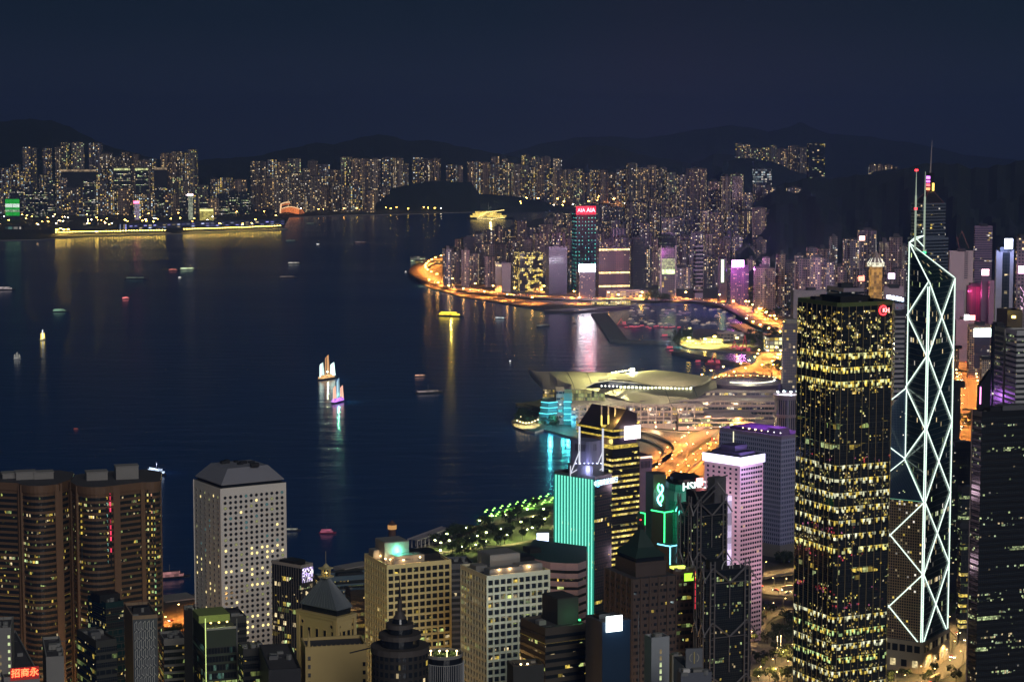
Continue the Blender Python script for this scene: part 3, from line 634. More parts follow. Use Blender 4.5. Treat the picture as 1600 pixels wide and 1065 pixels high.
# ================================================================ dark tower with rows of ceiling lights and the red logo
b = Bld('office_tower', 'broad dark glass tower speckled with rows of yellow lights and a round red logo', 'skyscraper', geo=(1244, 1311, 1398, 479, 1370, 26)); print('ckc', b.w1, b.w2, b.z)
ch = []
pl = b.poly
for i in range(4):
    a, c, d = pl[i - 1], pl[i], pl[(i + 1) % 4]; ch += [c + (a - c).normalized() * 2.2, c + (d - c).normalized() * 2.2]
ch = ch[1:] + ch[:1]
b.body(plain('black_glass', (.015, .018, .02), .12, vary=.2), plain('black_roof', (.02, .02, .02), .8), poly=ch)
cg = [(.9, .6, .08, 1), (1, .7, .2, 1), (.85, .8, .25, 1), (1, .85, .5, 1)]
K1 = band_mat('gold_speckled_band', 1.0, 1.4, .55, cg, 2.3, sub=2, power=3.5, cl=7.); K2 = band_mat('faint_speckled_band', 1.1, 1.5, .17, cg, 1.3, sub=2, power=2.6); KG = band_mat('mid_speckled_band', 1.0, 1.3, .3, cg, 1.2, sub=2, power=2.5, cl=9.); KM = band_mat('reddish_reflection_band', 1.2, 1.5, .22, ((1, .1, .12, 1), GOLD, (.9, .25, .5, 1)), .9, sub=2, power=2); K3 = band_mat('green_lit_band', 3.0, 3.6, .7, ((.75, .9, .25, 1), (.6, .8, .25, 1), GOLD), .55, sub=3)  # reddish and part of the gold specks: city reflections put in as glow
K4 = tee_mat('ceiling_light_band', 5.6, 4.0, .78, (1, 1, .66, 1), .42, ew=1.2); K5 = tee_mat('green_ceiling_light_band', 5.6, 4.0, 1.0, (.7, 1, .4, 1), .3, keep=.8, ew=1.2); K6 = band_mat('bright_office_band', 4.5, 3.6, .62, ((.85, .9, .35, 1), GOLD, GRN), 1.1, sub=4)
K7 = tee_mat('speckled_ceiling_light_band', 5.6, 4.0, 1.0, (.9, .9, .4, 1), .55, ew=1.5)
def ck(k, z):
    y = proj((b.poly[0].x, b.poly[0].y, z))[1]; odd = k % 2 == 0
    if y < 538: return K1
    if y < 600: return K7 if odd else K1 if y < 570 else K2
    if y < 650: return K2 if R.random() < .6 else K1
    if y < 672: return K3 if odd else K2
    if y < 712: return K6 if 690 < y < 700 else K2
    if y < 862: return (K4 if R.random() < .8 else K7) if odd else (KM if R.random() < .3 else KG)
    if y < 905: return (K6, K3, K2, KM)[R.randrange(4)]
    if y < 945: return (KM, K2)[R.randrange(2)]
    return (K5 if R.random() < .5 else K4) if odd else KG
b.bands(12, b.z - 3, 4.62, 4.0, ck, poly=ch)
mb = MB(); ch2 = outset(ch, .3)
for i in range(8):
    p, q = ch2[i], ch2[(i + 1) % 8]; ln = (q - p).length; n_ = max(1, round(ln / 6.0))
    for k in range(n_ + (1 if ln > 10 else 0)):
        c = p + (q - p) * (k / n_); mb.bar((c.x, c.y, 4), (c.x, c.y, b.z), .2, 4)
mb.build('vertical_mullions', plain('warm_steel', (.34, .26, .12), .5, .2), b.e)
b.parapet(2.4, .8, plain('olive_coping', (.12, .16, .05), .6), poly=ch)  # coping in an even dull green
b.clutter(14); b.roofbox(.5, .5, 24, 24, 5, M_DARKM); b.roofbox(.2, .75, 8, 6, 3.5, M_DARKM); b.roofbox(.8, .2, 6, 6, 3, M_DARKM)
uc = b.uof('R', 1381.5, b.z - 6); zc = b.zof('R', uc, 484.5); a_, d_, n_, ln_ = b.fr('R'); mb = MB(); rr_ = 3.3
def ring(mb, c, r0, r1, arc0, arc1, nseg=20, th=.5):
    for k in range(nseg):
        t0, t1 = arc0 + (arc1 - arc0) * k / nseg, arc0 + (arc1 - arc0) * (k + 1) / nseg
        q = [b.pt('R', c[0] + r_ * math.cos(t_), c[1] + r_ * math.sin(t_), off_) for off_ in (.5, .5 + th) for r_, t_ in ((r0, t0), (r1, t0), (r1, t1), (r0, t1))]
        mb.face([q[4], q[5], q[6], q[7]]); mb.face([q[1], q[2], q[6], q[5]]); mb.face([q[0], q[4], q[7], q[3]])
ring(mb, (uc - 1.3, zc), 2.6, 3.3, .75, 5.53); lo = mb.build('logo_ring', GL_RED, b.e)
b.text('R', uc + .7, zc, 4.0, 'KH', glow('pale_red_neon', (1, .16, .16), 7), off=1.1, name='logo_lettering')
# ================================================================ tower with coloured lantern and spire, behind
b = Bld('spire_tower', 'triangular topped dark tower with coloured lantern bands and a tall spire behind the zigzag tower', 'skyscraper', geo=(1418, 1440, 1482, 372, 2745, 28)); print('cp', b.w1, b.w2, b.z)
CPM = [band_mat('grey_band', 3.2, 2.4, .06, (WARM2, COOL, WHITE), 1.4, sub=2, wall=(.1, .1, .13)), band_mat('office_lit_band', 3.2, 2.4, .35, (GOLD, WARM2, WHITE), 1.6, sub=2), band_mat('grey_band_b', 3.2, 2.4, .03, (WARM2, COOL), 1.2, sub=2)]
pl = b.poly; b.body(plain('blue_grey_cladding', (.2, .24, .32), .4, .2)); b.bands(60, b.z - 2, 4.2, 2.4, lambda k, z: CPM[1] if R.random() < .25 else CPM[R.choice((0, 2))], off=.2)
zs = b.z; zt = zpix(pl[0], 318); core = outset(pl, -3); b.body(plain('blue_grey_cladding_b', (.17, .2, .27), .4, .2), name='upper_shaft', z0=zs, z1=zt, poly=core)
b.bands(zs, zt - 1, 4.2, 2.4, [CPM[0], CPM[1], CPM[2]], off=.2, poly=core)
c = b.c; mb = MB(); apex = P(1453.5, 297, c.y); base_top = outset(pl, -5)
tp = [(apex.x + (p.x - c.x) * .13, c.y + (p.y - c.y) * .13, apex.z) for p in base_top]; mb.loft([[(p.x, p.y, zt) for p in base_top], tp]); mb.build('pyramid_roof', plain('dark_roof_metal', (.06, .055, .07), .35, .5), b.e)
mb = MB()
for p, q in zip(base_top, tp): mb.bar((p.x, p.y, zt + .4), (q[0], q[1], q[2] + .4), .5, 4)
mb.bar((base_top[0].x, base_top[0].y, zt), (base_top[1].x, base_top[1].y, zt), .5); mb.bar((base_top[-1].x, base_top[-1].y, zt), (base_top[0].x, base_top[0].y, zt), .5); mb.build('roof_ridges', plain('reddish_metal', (.2, .08, .08), .5), b.e)
ys = [297, 291, 285, 279.5, 273]; cols_ = [(1, .25, .1), (1, .1, .12), (.9, .15, .8), (.75, .2, 1)]
mb = MB(); zA = zpix(Vector((apex.x, c.y)), 298); zB = zpix(Vector((apex.x, c.y)), 270); mb.box((apex.x, c.y), (6, 6), zA, zB, .5); mb.build('lantern_core', M_DARKM, b.e)
for k in range(4):
    z0_ = zpix(Vector((apex.x, c.y)), ys[k]); z1_ = zpix(Vector((apex.x, c.y)), ys[k + 1] + 2.2); mb = MB(); mb.box((apex.x - .8, c.y), (6.6, 6.6), z0_, z1_, .5); mb.build('light_band', glow('lantern_%s' % ('orange', 'red', 'purple', 'violet')[k], cols_[k], 4), b.e)
mb = MB(); mb.box((apex.x + 3.2, c.y - 2), (2.2, 2.2), zA, zA + 10, .5); mb.build('gold_light_column', glow('gold_column', (1, .6, .1), 4), b.e)
mb = MB(); sp_ = P(1456.5, 219, c.y); mb.bar((sp_.x - 1.5, c.y, zB), (sp_.x, c.y, sp_.z), 1.1, 6, 0, .25); mb.build('spire', glow('spire_glow', (.75, .6, .65), .12, False), b.e)  # the spire is no lamp; light on it is put in as glow
# ================================================================ foreground towers, left to right
M_GRAN = plain('brown_granite', (.17, .1, .06), .5, vary=.2, scale=.3)
EB = [band_mat('tower_glass_dim', 1.1, 1.9, .1, (GOLD, (.7, .8, .2, 1), WARM2), 1.0, sub=2, wall=(.03, .03, .03), power=3, cl=9.), band_mat('tower_glass_some', 1.2, 1.9, .3, (GOLD, (.7, .9, .3, 1), WARM2), 1.2, sub=2, wall=(.03, .03, .03), power=2.5, cl=9.), band_mat('tower_glass_lit', 2.0, 1.9, .7, (GOLD, WARM2, GRN), 1.5, sub=3, wall=(.03, .03, .03))]
def brown_tower(label, pts, ytop, Y, bays, boxes):
    """pts: (px, metres behind Y) along the seen front, left to right; bays: index pairs joined by an outward arc"""
    z = P(800, ytop, Y).z
    w_ = [Vector(P(x, ytop, Y + d)[:2]) for x, d in pts]; poly = []; piers = []
    for i, p in enumerate(w_):
        poly.append(p); piers.append(p)
        if i in bays:
            q = w_[i + 1]; n_ = Vector(((q - p).y, -(q - p).x)).normalized(); bulge = bays[i]
            for k in range(1, 9):
                s = k / 9; poly.append(p + (q - p) * s + n_ * bulge * (1 - (2 * s - 1) ** 2))
    bk = [w_[-1] + Vector((-3, 26)), w_[-1] + Vector((-14, 36)), w_[0] + Vector((10, 36)), w_[0] + Vector((-2, 24))]
    b = Bld('granite_tower', label, 'office tower', poly=face_out(poly + bk), z=z)
    b.body(M_GRAN); n = int((z - 20) / 3.62)
    lit = lambda k, zz: EB[0] if R.random() < .62 else (EB[1] if R.random() < .9 else EB[2])
    b.bands(4, z - 5.5, 3.62, 2.0, lit, off=.25)
    for p in piers:
        mb = MB(); mb.box((p.x, p.y), (2.6, 2.6), 2.5, z + .2, .5); mb.build('pier', M_GRAN, b.e)
    mb = MB(); o1 = outset(b.poly, .9); mb.prism(o1, z - 4.2, z + .6, 0, 1); mb.build('roof_cornice', [M_GRAN, M_ROOF], b.e)
    for (x, dy, w, h) in boxes:
        c = P(x, ytop, Y + dy); mb = MB(); mb.box((c.x, c.y), (w, 9), z + .6, z + .6 + h, .3); mb.box((c.x, c.y), (w + .8, 9.8), z + .6 + h, z + 1.1 + h, .3)
        o = mb.build('roof_plant', M_CONC, b.e); mb = MB(); mb.box((c.x - w * .2, c.y - 4.9), (1.6, .5), z + 1.5, z + h, .3); mb.build('louvre', M_DARKM, o)
    return b
brown_tower('brown granite tower with a central curved glass bay, cut by the left edge', [(-40, 12), (30, 4), (34, 0), (88, 0), (93, 5), (108, 16)], 757, 1290, {2: 7}, [(40, 20, 12, 4.5), (68, 22, 12, 4), (15, 24, 9, 3)])
bt = brown_tower('brown granite tower with a red strip in its curved bay and rounded right corner', [(112, 15), (121, 1), (179, 0), (183, 1), (222, 12), (248, 24)], 759, 1285, {1: 7, 4: 6}, [(151, 22, 13, 5), (198, 26, 14, 8)])
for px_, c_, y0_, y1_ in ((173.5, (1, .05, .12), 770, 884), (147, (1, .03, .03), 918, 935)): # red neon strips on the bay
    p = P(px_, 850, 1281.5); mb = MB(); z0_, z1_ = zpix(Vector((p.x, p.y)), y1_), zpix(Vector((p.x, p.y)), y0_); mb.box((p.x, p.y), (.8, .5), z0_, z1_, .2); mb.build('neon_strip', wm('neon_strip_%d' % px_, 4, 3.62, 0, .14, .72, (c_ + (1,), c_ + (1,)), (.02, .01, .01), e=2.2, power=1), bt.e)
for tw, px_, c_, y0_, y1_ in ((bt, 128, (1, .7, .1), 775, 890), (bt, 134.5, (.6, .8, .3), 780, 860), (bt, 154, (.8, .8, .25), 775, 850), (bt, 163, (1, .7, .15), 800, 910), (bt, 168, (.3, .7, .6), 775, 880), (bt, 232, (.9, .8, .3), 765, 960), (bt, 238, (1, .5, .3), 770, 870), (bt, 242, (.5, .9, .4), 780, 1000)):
    p = P(px_, 850, 1281.2 if px_ < 200 else 1293); z0_, z1_ = zpix(Vector((p.x, p.y)), y1_), zpix(Vector((p.x, p.y)), y0_); mb = MB(); mb.box((p.x, p.y), (.9, .4), z0_, z1_, .1); mb.build('bay_reflection_strip', wm('reflection_glow_%d' % px_, 5, 3.62, .0, .28, .8, (c_ + (1,), GOLD), (.02, .02, .02), e=1.0, power=1), tw.e)  # reflections in the bay glass, put in as thin glowing strips
for x_, y_, Y_ in ((112, 1000, 1270), (180, 1010, 1262), (20, 1010, 1262), (562, 1040, 1130), (712, 1020, 1180), (868, 990, 1150), (1000, 1000, 1150), (300, 1000, 1110), (445, 1010, 1090), (1085, 1010, 1160), (940, 960, 1250)): q = P(x_, y_, Y_); point('street_fill', (q.x, q.y, 24), 26000, (1, .55, .18), bt.e, 2)  # bare fill lights added for orange glow between the blocks
# pale tower with round windows
M_PALE = plain('pale_aluminium', (.82, .78, .74), .55, vary=.07, scale=.05)
b = Bld('porthole_tower', 'pale grey tower of round porthole windows under a sloped cap', 'office tower', geo=(302.5, 345, 446.5, 763, 1320, 32)); print('jardine', b.w1, b.w2, b.z)
b.body(M_PALE); specs = []
fh = 3.42; rows = int((b.z - 6) / fh)
for f_, n_ in (('L', 6), ('R', 12)):
    ln = b.fr(f_)[3]
    for j in range(rows):
        z = b.z - 6.2 - j * fh; y = proj(b.pt(f_, 1, z))[1]
        hot = .25 if (854 < y < 870 or 893 < y < 906 or 912 < y < 921 or 945 < y < 985) else .03
        for i in range(n_):
            q = R.random(); m = 0
            if q < hot * 1.6: m = 1
            elif q < hot * 1.6 + .05: m = 2
            elif q < hot + .16 and y < 860: m = 3
            specs.append((f_, (i + .5) * (ln - 2) / n_ + 1, z, m))
LIT_PORT = glow('lit_porthole', (1, .8, .32), 1.5); DIM_PORT = glow('dim_porthole', (.75, .8, .3), .3, False); TEAL_PORT = glow('teal_porthole', (.12, .4, .42), .3, False)
b.panes(specs, [M_DKG, LIT_PORT, DIM_PORT, TEAL_PORT], 1.95, 1.95, 'round', .05, frame=plain('porthole_ring', (.42, .39, .37), .5))
mb = MB(); 
for f_ in ('L', 'R'):
    ln = b.fr(f_)[3]
    for u_ in (.15, ln - .15): mb.bar(b.pt(f_, u_, 3, .15), b.pt(f_, u_, b.z, .15), .35)
mb.build('corner_trim', M_PALE, b.e)
o1, o2 = outset(b.poly, -2.0), outset(b.poly, -2.0); mb = MB(); mb.prism(o1, b.z, b.z + 1.8, 0, 0); mb.build('recessed_storey', M_DKG, b.e)
lo_ = outset(b.poly, -.8); hi_ = [b.c + (p - b.c) * .62 for p in b.poly]; mb = MB(); mb.loft([[(p.x, p.y, b.z + 1.8) for p in lo_], [(p.x, p.y, b.z + 2.4) for p in lo_], [(p.x, p.y, b.z + 11) for p in hi_]])
mb.build('sloped_cap', plain('cap_cladding', (.26, .26, .3), .6, vary=.1), b.e)
mb = MB()
for k in range(7): p = b.c + Vector((R.uniform(-12, 12), R.uniform(-12, 12))); mb.box((p.x, p.y), (R.uniform(2, 6), 3), b.z + 11.01, b.z + 12 + R.uniform(0, 1.5), .5)
mb.build('roof_plant', M_DARKM, b.e)
# ivory grid blocks
M_IVO = plain('ivory_concrete', (.88, .78, .4), .7, vary=.08, scale=.06); M_IVO2 = plain('cream_concrete', (.88, .82, .56), .7, vary=.08, scale=.06)
IG = [band_mat('recess_dark', 4.2, 2.3, .04, (GOLD, (.8, .95, .3, 1), WARM2), 1.1, sub=3, mu=.0), band_mat('recess_some', 2.6, 2.3, .3, (GOLD, (.8, .95, .3, 1), WARM2), 1.1, sub=3, mu=.0), band_mat('recess_lit', 2.6, 2.3, .8, (GOLD, WARM2, GRN), .9, sub=4, mu=.0)]
def ivory(label, geo, nL, nR, mat, lamps, teal, boxes, group):
    b = Bld('grid_block', label, 'office block', geo=geo, group=None); print('ivory', b.w1, b.w2, b.z)
    core = outset(b.poly, -.9); b.body(M_DKG, poly=core, name='glass_core'); fh = 4.05; n = int((b.z - 5) / fh)
    b.bands(5, b.z - 1.2, fh, 2.7, lambda k, z: IG[0] if R.random() < .3 else (IG[1] if R.random() < .7 else IG[2]), off=.06, poly=core)
    mb = MB()
    for j in range(n + 1):
        z = b.z - j * fh; o, i_ = outset(b.poly, -.05), outset(b.poly, -.92); 
        for k in range(4): 
            kk = (k + 1) % 4; z0, z1 = z - 1.3, z - .02
            mb.wall(o[k], o[kk], z0, z1); mb.face([(o[k][0], o[k][1], z1), (o[kk][0], o[kk][1], z1), (i_[kk][0], i_[kk][1], z1), (i_[k][0], i_[k][1], z1)]); mb.face([(i_[k][0], i_[k][1], z0), (i_[kk][0], i_[kk][1], z0), (o[kk][0], o[kk][1], z0), (o[k][0], o[k][1], z0)])
    mb.build('spandrel_grid', mat, b.e); mb = MB()
    for f_, n_ in (('L', nL), ('R', nR), ((b.poly[1], b.poly[2]), nL), ((b.poly[2], b.poly[3]), nR)):
        ln = b.fr(f_)[3]
        for k in range(n_ + 1):
            u = .45 + (ln - .9) * k / n_; b.slab(f_, u - .4, u + .4, 3, b.z + .1, -.95, .12, mat, 'pier', mb)
    mb.build('pier_grid', mat, b.e); b.parapet(1.3, .6, mat); rb = MB(); rb.prism(outset(b.poly, -.1), b.z - .2, b.z + .03); rb.build('roof_deck', M_ROOF, b.e)
    b.clutter(22, 3)
    for bx in boxes: b.roofbox(*bx)
    for (fu, fv, h) in lamps:
        c = b.poly[0] + (b.poly[1] - b.poly[0]) * fu + (b.poly[-1] - b.poly[0]) * fv; mb = MB(); lampdot(mb, (c.x, c.y, b.z + h), .55); o = mb.build('roof_lamp', GL_WARM, b.e); point('roof_lamp_light', (c.x, c.y - 1.5, b.z + h + .5), 900, (1, .6, .25), b.e, .5)
    return b
GRY = plain('grey_render', (.3, .29, .27), .8, vary=.2)
b = ivory('ivory grid block with a teal floodlit plant room on its roof', (569.5, 604.5, 705, 886, 1180, 24), 9, 10, M_IVO, [(.12, .62, 2), (.1, .35, 2.2), (.16, .3, 2), (.55, .1, 3.5), (.3, .12, 2.5)], True,
      [(.3, .62, 15, 16, 11, GRY), (.42, .3, 18, 9, 4, GRY), (.12, .75, 8, 8, 5, GRY), (.75, .5, 14, 18, 3.5, M_DARKM), (.3, .2, 12, 6, 2.2, GRY)], None)
c = b.poly[0] + (b.poly[1] - b.poly[0]) * .3 + (b.poly[-1] - b.poly[0]) * .35; mb = MB(); lampdot(mb, (c.x, c.y, b.z + 5), .8); mb.build('teal_roof_lamp', GL_TEAL, b.e); point('teal_lamp_light', (c.x, c.y, b.z + 6), 5000, (.15, 1, .65), b.e, .6)
b = ivory('cream grid block with a cold bluish patch of light on its lower front', (719.5, 760.5, 859.5, 903, 1100, 26), 9, 10, M_IVO2, [(.2, .75, 2), (.18, .55, 2.2), (.25, .12, 3), (.42, .12, 3), (.72, .12, 3)], False,
      [(.45, .62, 18, 16, 9, GRY), (.35, .2, 20, 7, 3.4, GRY), (.75, .25, 14, 8, 4, GRY), (.15, .6, 9, 8, 3, GRY), (.8, .7, 14, 12, 5, M_DARKM)], None)
q = P(838, 968, 1060); mb = MB(); mb.bar((q.x, q.y, q.z - 6), q, .2, 5); lampdot(mb, q, .5, 1); mb.build('floodlight', [M_DARKM, GL_BLUE], b.e); point('cold_patch_fill', P(840, 960, 1056), 26000, (.6, .8, 1), b.e, 1)  # post lamp and bare light added to cast the bluish patch, source unknown
# sandstone tower with pyramid roof
M_SAND = plain('sand_stone', (.62, .46, .19), .8, vary=.15, scale=.15); M_SLATE = plain('slate_roof', (.13, .15, .17), .6, vary=.2, scale=.5)
b = Bld('pyramid_roof_tower', 'sandstone tower with ribbed slate pyramid roof and small columned lantern', 'office tower', geo=(465, 526, 555, 967, 1010, 50)); print('gloucester', b.w1, b.w2, b.z)
b.body(M_SAND); o1 = outset(b.poly, .5); mb = MB(); mb.prism(o1, b.z - 1.2, b.z + .3, 0, 0, True); mb.prism(outset(b.poly, .9), b.z + .31, b.z + .9); mb.build('cornice', M_SAND, b.e)
dk = outset(b.poly, -1.6); mb = MB(); mb.prism(dk, b.z + .9, b.z + 3.8); mb.build('attic_storey', [M_DKG], b.e)
mb = MB(); e0 = outset(b.poly, -.9); top = [b.c + (p - b.c) * .11 for p in b.poly]; zt = zpix(b.c, 901)
mb.loft([[(p.x, p.y, b.z + 3.8) for p in e0], [(p.x, p.y, b.z + 4.3) for p in e0], [(p.x, p.y, zt) for p in top]]); mb.build('pyramid_roof', M_SLATE, b.e)
mb = MB()
for k in range(4):
    a_, c_ = e0[k], e0[(k + 1) % 4]; ta, tc_ = top[k], top[(k + 1) % 4]
    for j in range(12):
        s = j / 12; p0 = a_ + (c_ - a_) * s; p1 = ta + (tc_ - ta) * s; mb.bar((p0.x, p0.y, b.z + 4.35), (p1.x, p1.y, zt), .12, 3)
mb.build('roof_ribs', plain('rib_metal', (.2, .22, .24), .5), b.e)
mb = MB(); mb.box(tuple(b.c), (5.6, 5.6), zt, zt + .7, .9)
for k in range(8): a_ = k * math.pi / 4; q = b.c + Vector((math.cos(a_), math.sin(a_))) * 2.1; mb.bar((q.x, q.y, zt + .7), (q.x, q.y, zt + 4.2), .28, 6)
mb.box(tuple(b.c), (5.2, 5.2), zt + 4.2, zt + 4.9, .9); mb.loft([[(b.c.x + r_ * math.cos(k * .785), b.c.y + r_ * math.sin(k * .785), z_) for k in range(8)] for r_, z_ in ((2, zt + 4.9), (1.2, zt + 6), (.2, zt + 7))]); mb.bar((b.c.x, b.c.y, zt + 7), (b.c.x, b.c.y, zt + 13), .1)
mb.build('lantern', plain('lantern_stone', (.6, .5, .25), .6), b.e); mb = MB(); lampdot(mb, (b.c.x, b.c.y, zt + 2.2), .6); mb.build('lantern_lamp', GL_YEL, b.e)
specs = []
for f_, n_ in (('L', 5), ('R', 4)):
    ln = b.fr(f_)[3]
    for i in range(n_):
        u = (i + .5) * ln / n_
        specs.append((f_, u, b.z - 11, 0))
b.panes(specs, [M_DKG], 2.0, 8.5, off=.06, frame=M_SAND)
specs = [(f_, b.fr(f_)[3] * q, b.z - 4.3, 0) for f_ in ('L', 'R') for q in (.13, .87)] ; b.panes(specs, [M_DKG], 1.8, 1.8, 'round', .06, frame=M_SAND)
mb = MB(); 
for q in (0.03, .97): b.slab('L', b.w2 * q - 1, b.w2 * q + 1, 3, b.z - 1.2, -.2, .7, None, 'x', mb)
for q in (.05, .95): b.slab('R', b.w1 * q - .9, b.w1 * q + .9, 3, b.z - 1.2, -.2, .7, None, 'x', mb)
mb.build('corner_pilasters', M_SAND, b.e)
b = Bld('sandstone_block', 'plain sand coloured wall block in front of the pyramid roofed tower', 'office block', geo=(470, 477, 573, 1015, 960, 12)); b.body(M_SAND); b.parapet(1.4, .8, M_SAND)
mb = MB()
for k in range(14): b.slab('R', 1 + k * 2.2, 1.35 + k * 2.2, b.z + 1.4, b.z + 1.9, -.6, 0, None, 'x', mb)
mb.build('balustrade', M_SAND, b.e); mb = MB(); q = b.poly[0] + Vector((1.5, 2)); mb.bar((q.x, q.y, b.z - 1), (q.x, q.y, b.z + 9), 1.0, 6, 0, .1); mb.build('obelisk', M_SAND, b.e)
b.panes([('L', 1.2, b.z - 4 - 4 * k, 0) for k in range(4)] + [('R', 1.8, b.z - 4 - 4 * k, 0) for k in range(4)] + [('R', 27.5, b.z - 8 - 4 * k, 0) for k in range(3)], [M_DKG], 1.3, 2.0, off=.05, frame=M_SAND)
# glass building with bright LED screen right of the porthole tower
b = Bld('glass_block', 'dark glass block with a bright violet screen at its top corner, beside the porthole tower', 'office block', geo=(425, 470, 489, 887, 1210, 52)); b.body(M_DKG)
b.bands(4, b.z - 6, 3.8, 2.8, lambda k, z: [K3, band_mat('gold_lit_band', 2.6, 2.8, .6, (GOLD, GRN, WARM2), 1.5, sub=4), K2][R.choice((0, 1, 1, 2, 2))], off=.12)
SCR = wm('violet_screen', .9, .9, .02, .02, .75, ((.7, .6, 1, 1), (1, .9, 1, 1), (.5, .35, .9, 1)), e=2.2); b.sign('R', 1, b.w1 - .5, b.z - 9, b.z - .5, SCR, name='video_screen'); b.parapet(); b.roofbox(.5, .5, 10, 12, 2.5, M_DARKM)
mb = MB()
for k in range(12): b.slab('L', k * b.w2 / 12, k * b.w2 / 12 + .25, 3, b.z, 0, .35, None, 'x', mb)
for k in range(9): b.slab('R', k * b.w1 / 9, k * b.w1 / 9 + .2, 3, b.z - 9.5, 0, .35, None, 'x', mb)
mb.build('mullions', M_STEEL, b.e)
# low long roofs on the shore behind it
def simple(name, label, cat, geo, wall, roof=None, bands=None, bh=(3.8, 2.4), px=True, boxes=(), zb=2.5, par=True, group=None):
    b = Bld(name, label, cat, geo=geo, zb=zb, group=group); b.body(wall, roof)
    if par and geo[4] < 1500: b.clutter(7, int(geo[0]))
    if bands: b.bands(zb + 3, b.z - 1.5, bh[0], bh[1], bands)
    if par: b.parapet(1.3, .5, wall)
    for q in boxes: b.roofbox(*q)
    return b
simple('long_shed', 'long low blue-grey roofed building on the shore behind the pyramid roof', 'hall', (492, 500, 600, 905, 1500, 20), plain('blue_shed', (.1, .15, .2), .5), plain('blue_roof', (.12, .2, .27), .5), [K2, K3], boxes=[(.5, .5, 20, 6, 2, M_DARKM)])
simple('pier_hall', 'low dim hall between the grid block and the glass block with green lit floors', 'hall', (540, 548, 600, 925, 1330, 20), M_DARKM, plain('blue_roof', (.12, .2, .27), .5), [K3, K2, K2])
simple('dark_block', 'narrow dark block squeezed between the two ivory grid blocks', 'office block', (690, 700, 740, 884, 1330, 12), plain('dull_blue', (.12, .13, .15), .6), None, [IG[0], IG[1]])
# spired round tower
b = Bld('round_spire_tower', 'dark stepped round tower with drum tiers and a needle spire', 'office tower', poly=[Vector(P(625, 1008, 900)[:2]) + Vector((12.5 * math.cos(k * math.pi / 12 - 1.57), 12.5 * math.sin(k * math.pi / 12 - 1.57))) for k in range(24)], z=P(625, 1016, 900).z)
DK = plain('dark_stone', (.1, .085, .075), .6, vary=.3); cx_, cy_ = b.c
def drum(r0, r1, z0, z1, nm, mat, par=None):
    mb = MB(); mb.loft([[(cx_ + r_ * math.cos(k * math.pi / 12), cy_ + r_ * math.sin(k * math.pi / 12), z_) for k in range(24)] for r_, z_ in ((r0, z0), (r1, z1))]); return mb.build(nm, mat, b.e)
b.body(wm('dark_round_windows', 2.6, 3.6, .2, .2, .06, (GOLD, WARM2), (.05, .045, .04), e=.8), DK)
z = b.z; drum(12.9, 12.9, z, z + 2.6, 'drum_rim', DK); drum(8.5, 8.5, z + 2.6, z + 6, 'drum', M_DKG); drum(9.4, 9.2, z + 6, z + 8, 'drum_rim', DK); drum(5.5, 5.5, z + 8, z + 10.5, 'drum', M_DKG); drum(6.2, 6.0, z + 10.5, z + 12.4, 'drum_rim', DK); drum(3.4, 2.8, z + 12.4, z + 14.5, 'drum', M_DKG)
drum(3, 1.2, z + 14.5, z + 17.5, 'spire_base', DK); zs_ = zpix(b.c, 903); drum(1.1, .9, z + 17.5, z + 23, 'spire_base', DK); drum(.6, .08, z + 23, zs_, 'spire', M_DARKM)
mb = MB(); mb.bar((cx_ - 22, cy_, z - 1), (cx_ - 10, cy_, z + 2), .35); mb.build('crane_arm', M_DARKM, b.e)
# white finned round building with roof garden lamps
b = Bld('finned_block', 'low block wrapped in white vertical fins with warm lamps in its roof garden', 'office block', poly=[Vector(P(694, 1040, 960)[:2]) + Vector((8.8 * math.cos(k * math.pi / 10 - 1.57) * 1.0, 9 * math.sin(k * math.pi / 10 - 1.57))) for k in range(20)], z=P(694, 1030, 951).z)
b.body(M_DKG); mb = MB()
for p, q in zip(outset(b.poly, .4), outset(b.poly, .4)[1:] + outset(b.poly, .4)[:1]):
    for s in (0, .33, .66): c_ = p + (q - p) * s; mb.bar((c_.x, c_.y, 3), (c_.x, c_.y, b.z - 3), .14)
for zz in (b.z - 3, b.z - 12, b.z - 21):
    pp = outset(b.poly, .4)
    for p, q in zip(pp, pp[1:] + pp[:1]): mb.bar((p.x, p.y, zz), (q.x, q.y, zz), .16)
mb.build('white_fins', glow('faint_white_glow', (.6, .6, .62), .14, False), b.e); b.parapet(1.2, .4, M_CONC); g = MB()  # the fins are no lamps; their brightness is put in as faint glow
for k in range(16): p = b.c + Vector((R.uniform(-6, 6), R.uniform(-7, 3))); g.blob((p.x, p.y, b.z + 1.2), R.uniform(.8, 1.5), 1.2, 0, 6, 4)
g.build('roof_garden', plain('roof_shrubs', (.05, .09, .03), .9), b.e)
for q in (-6, -2, 1.5, 6): p = b.c + Vector((q, -5)); mb = MB(); lampdot(mb, (p.x, p.y, b.z + 3.2), .5); mb.bar((p.x, p.y, b.z), (p.x, p.y, b.z + 3), .1); mb.build('garden_lamp', GL_WARM, b.e); point('garden_light', (p.x, p.y - .5, b.z + 4), 500, (1, .8, .35), b.e, .4)
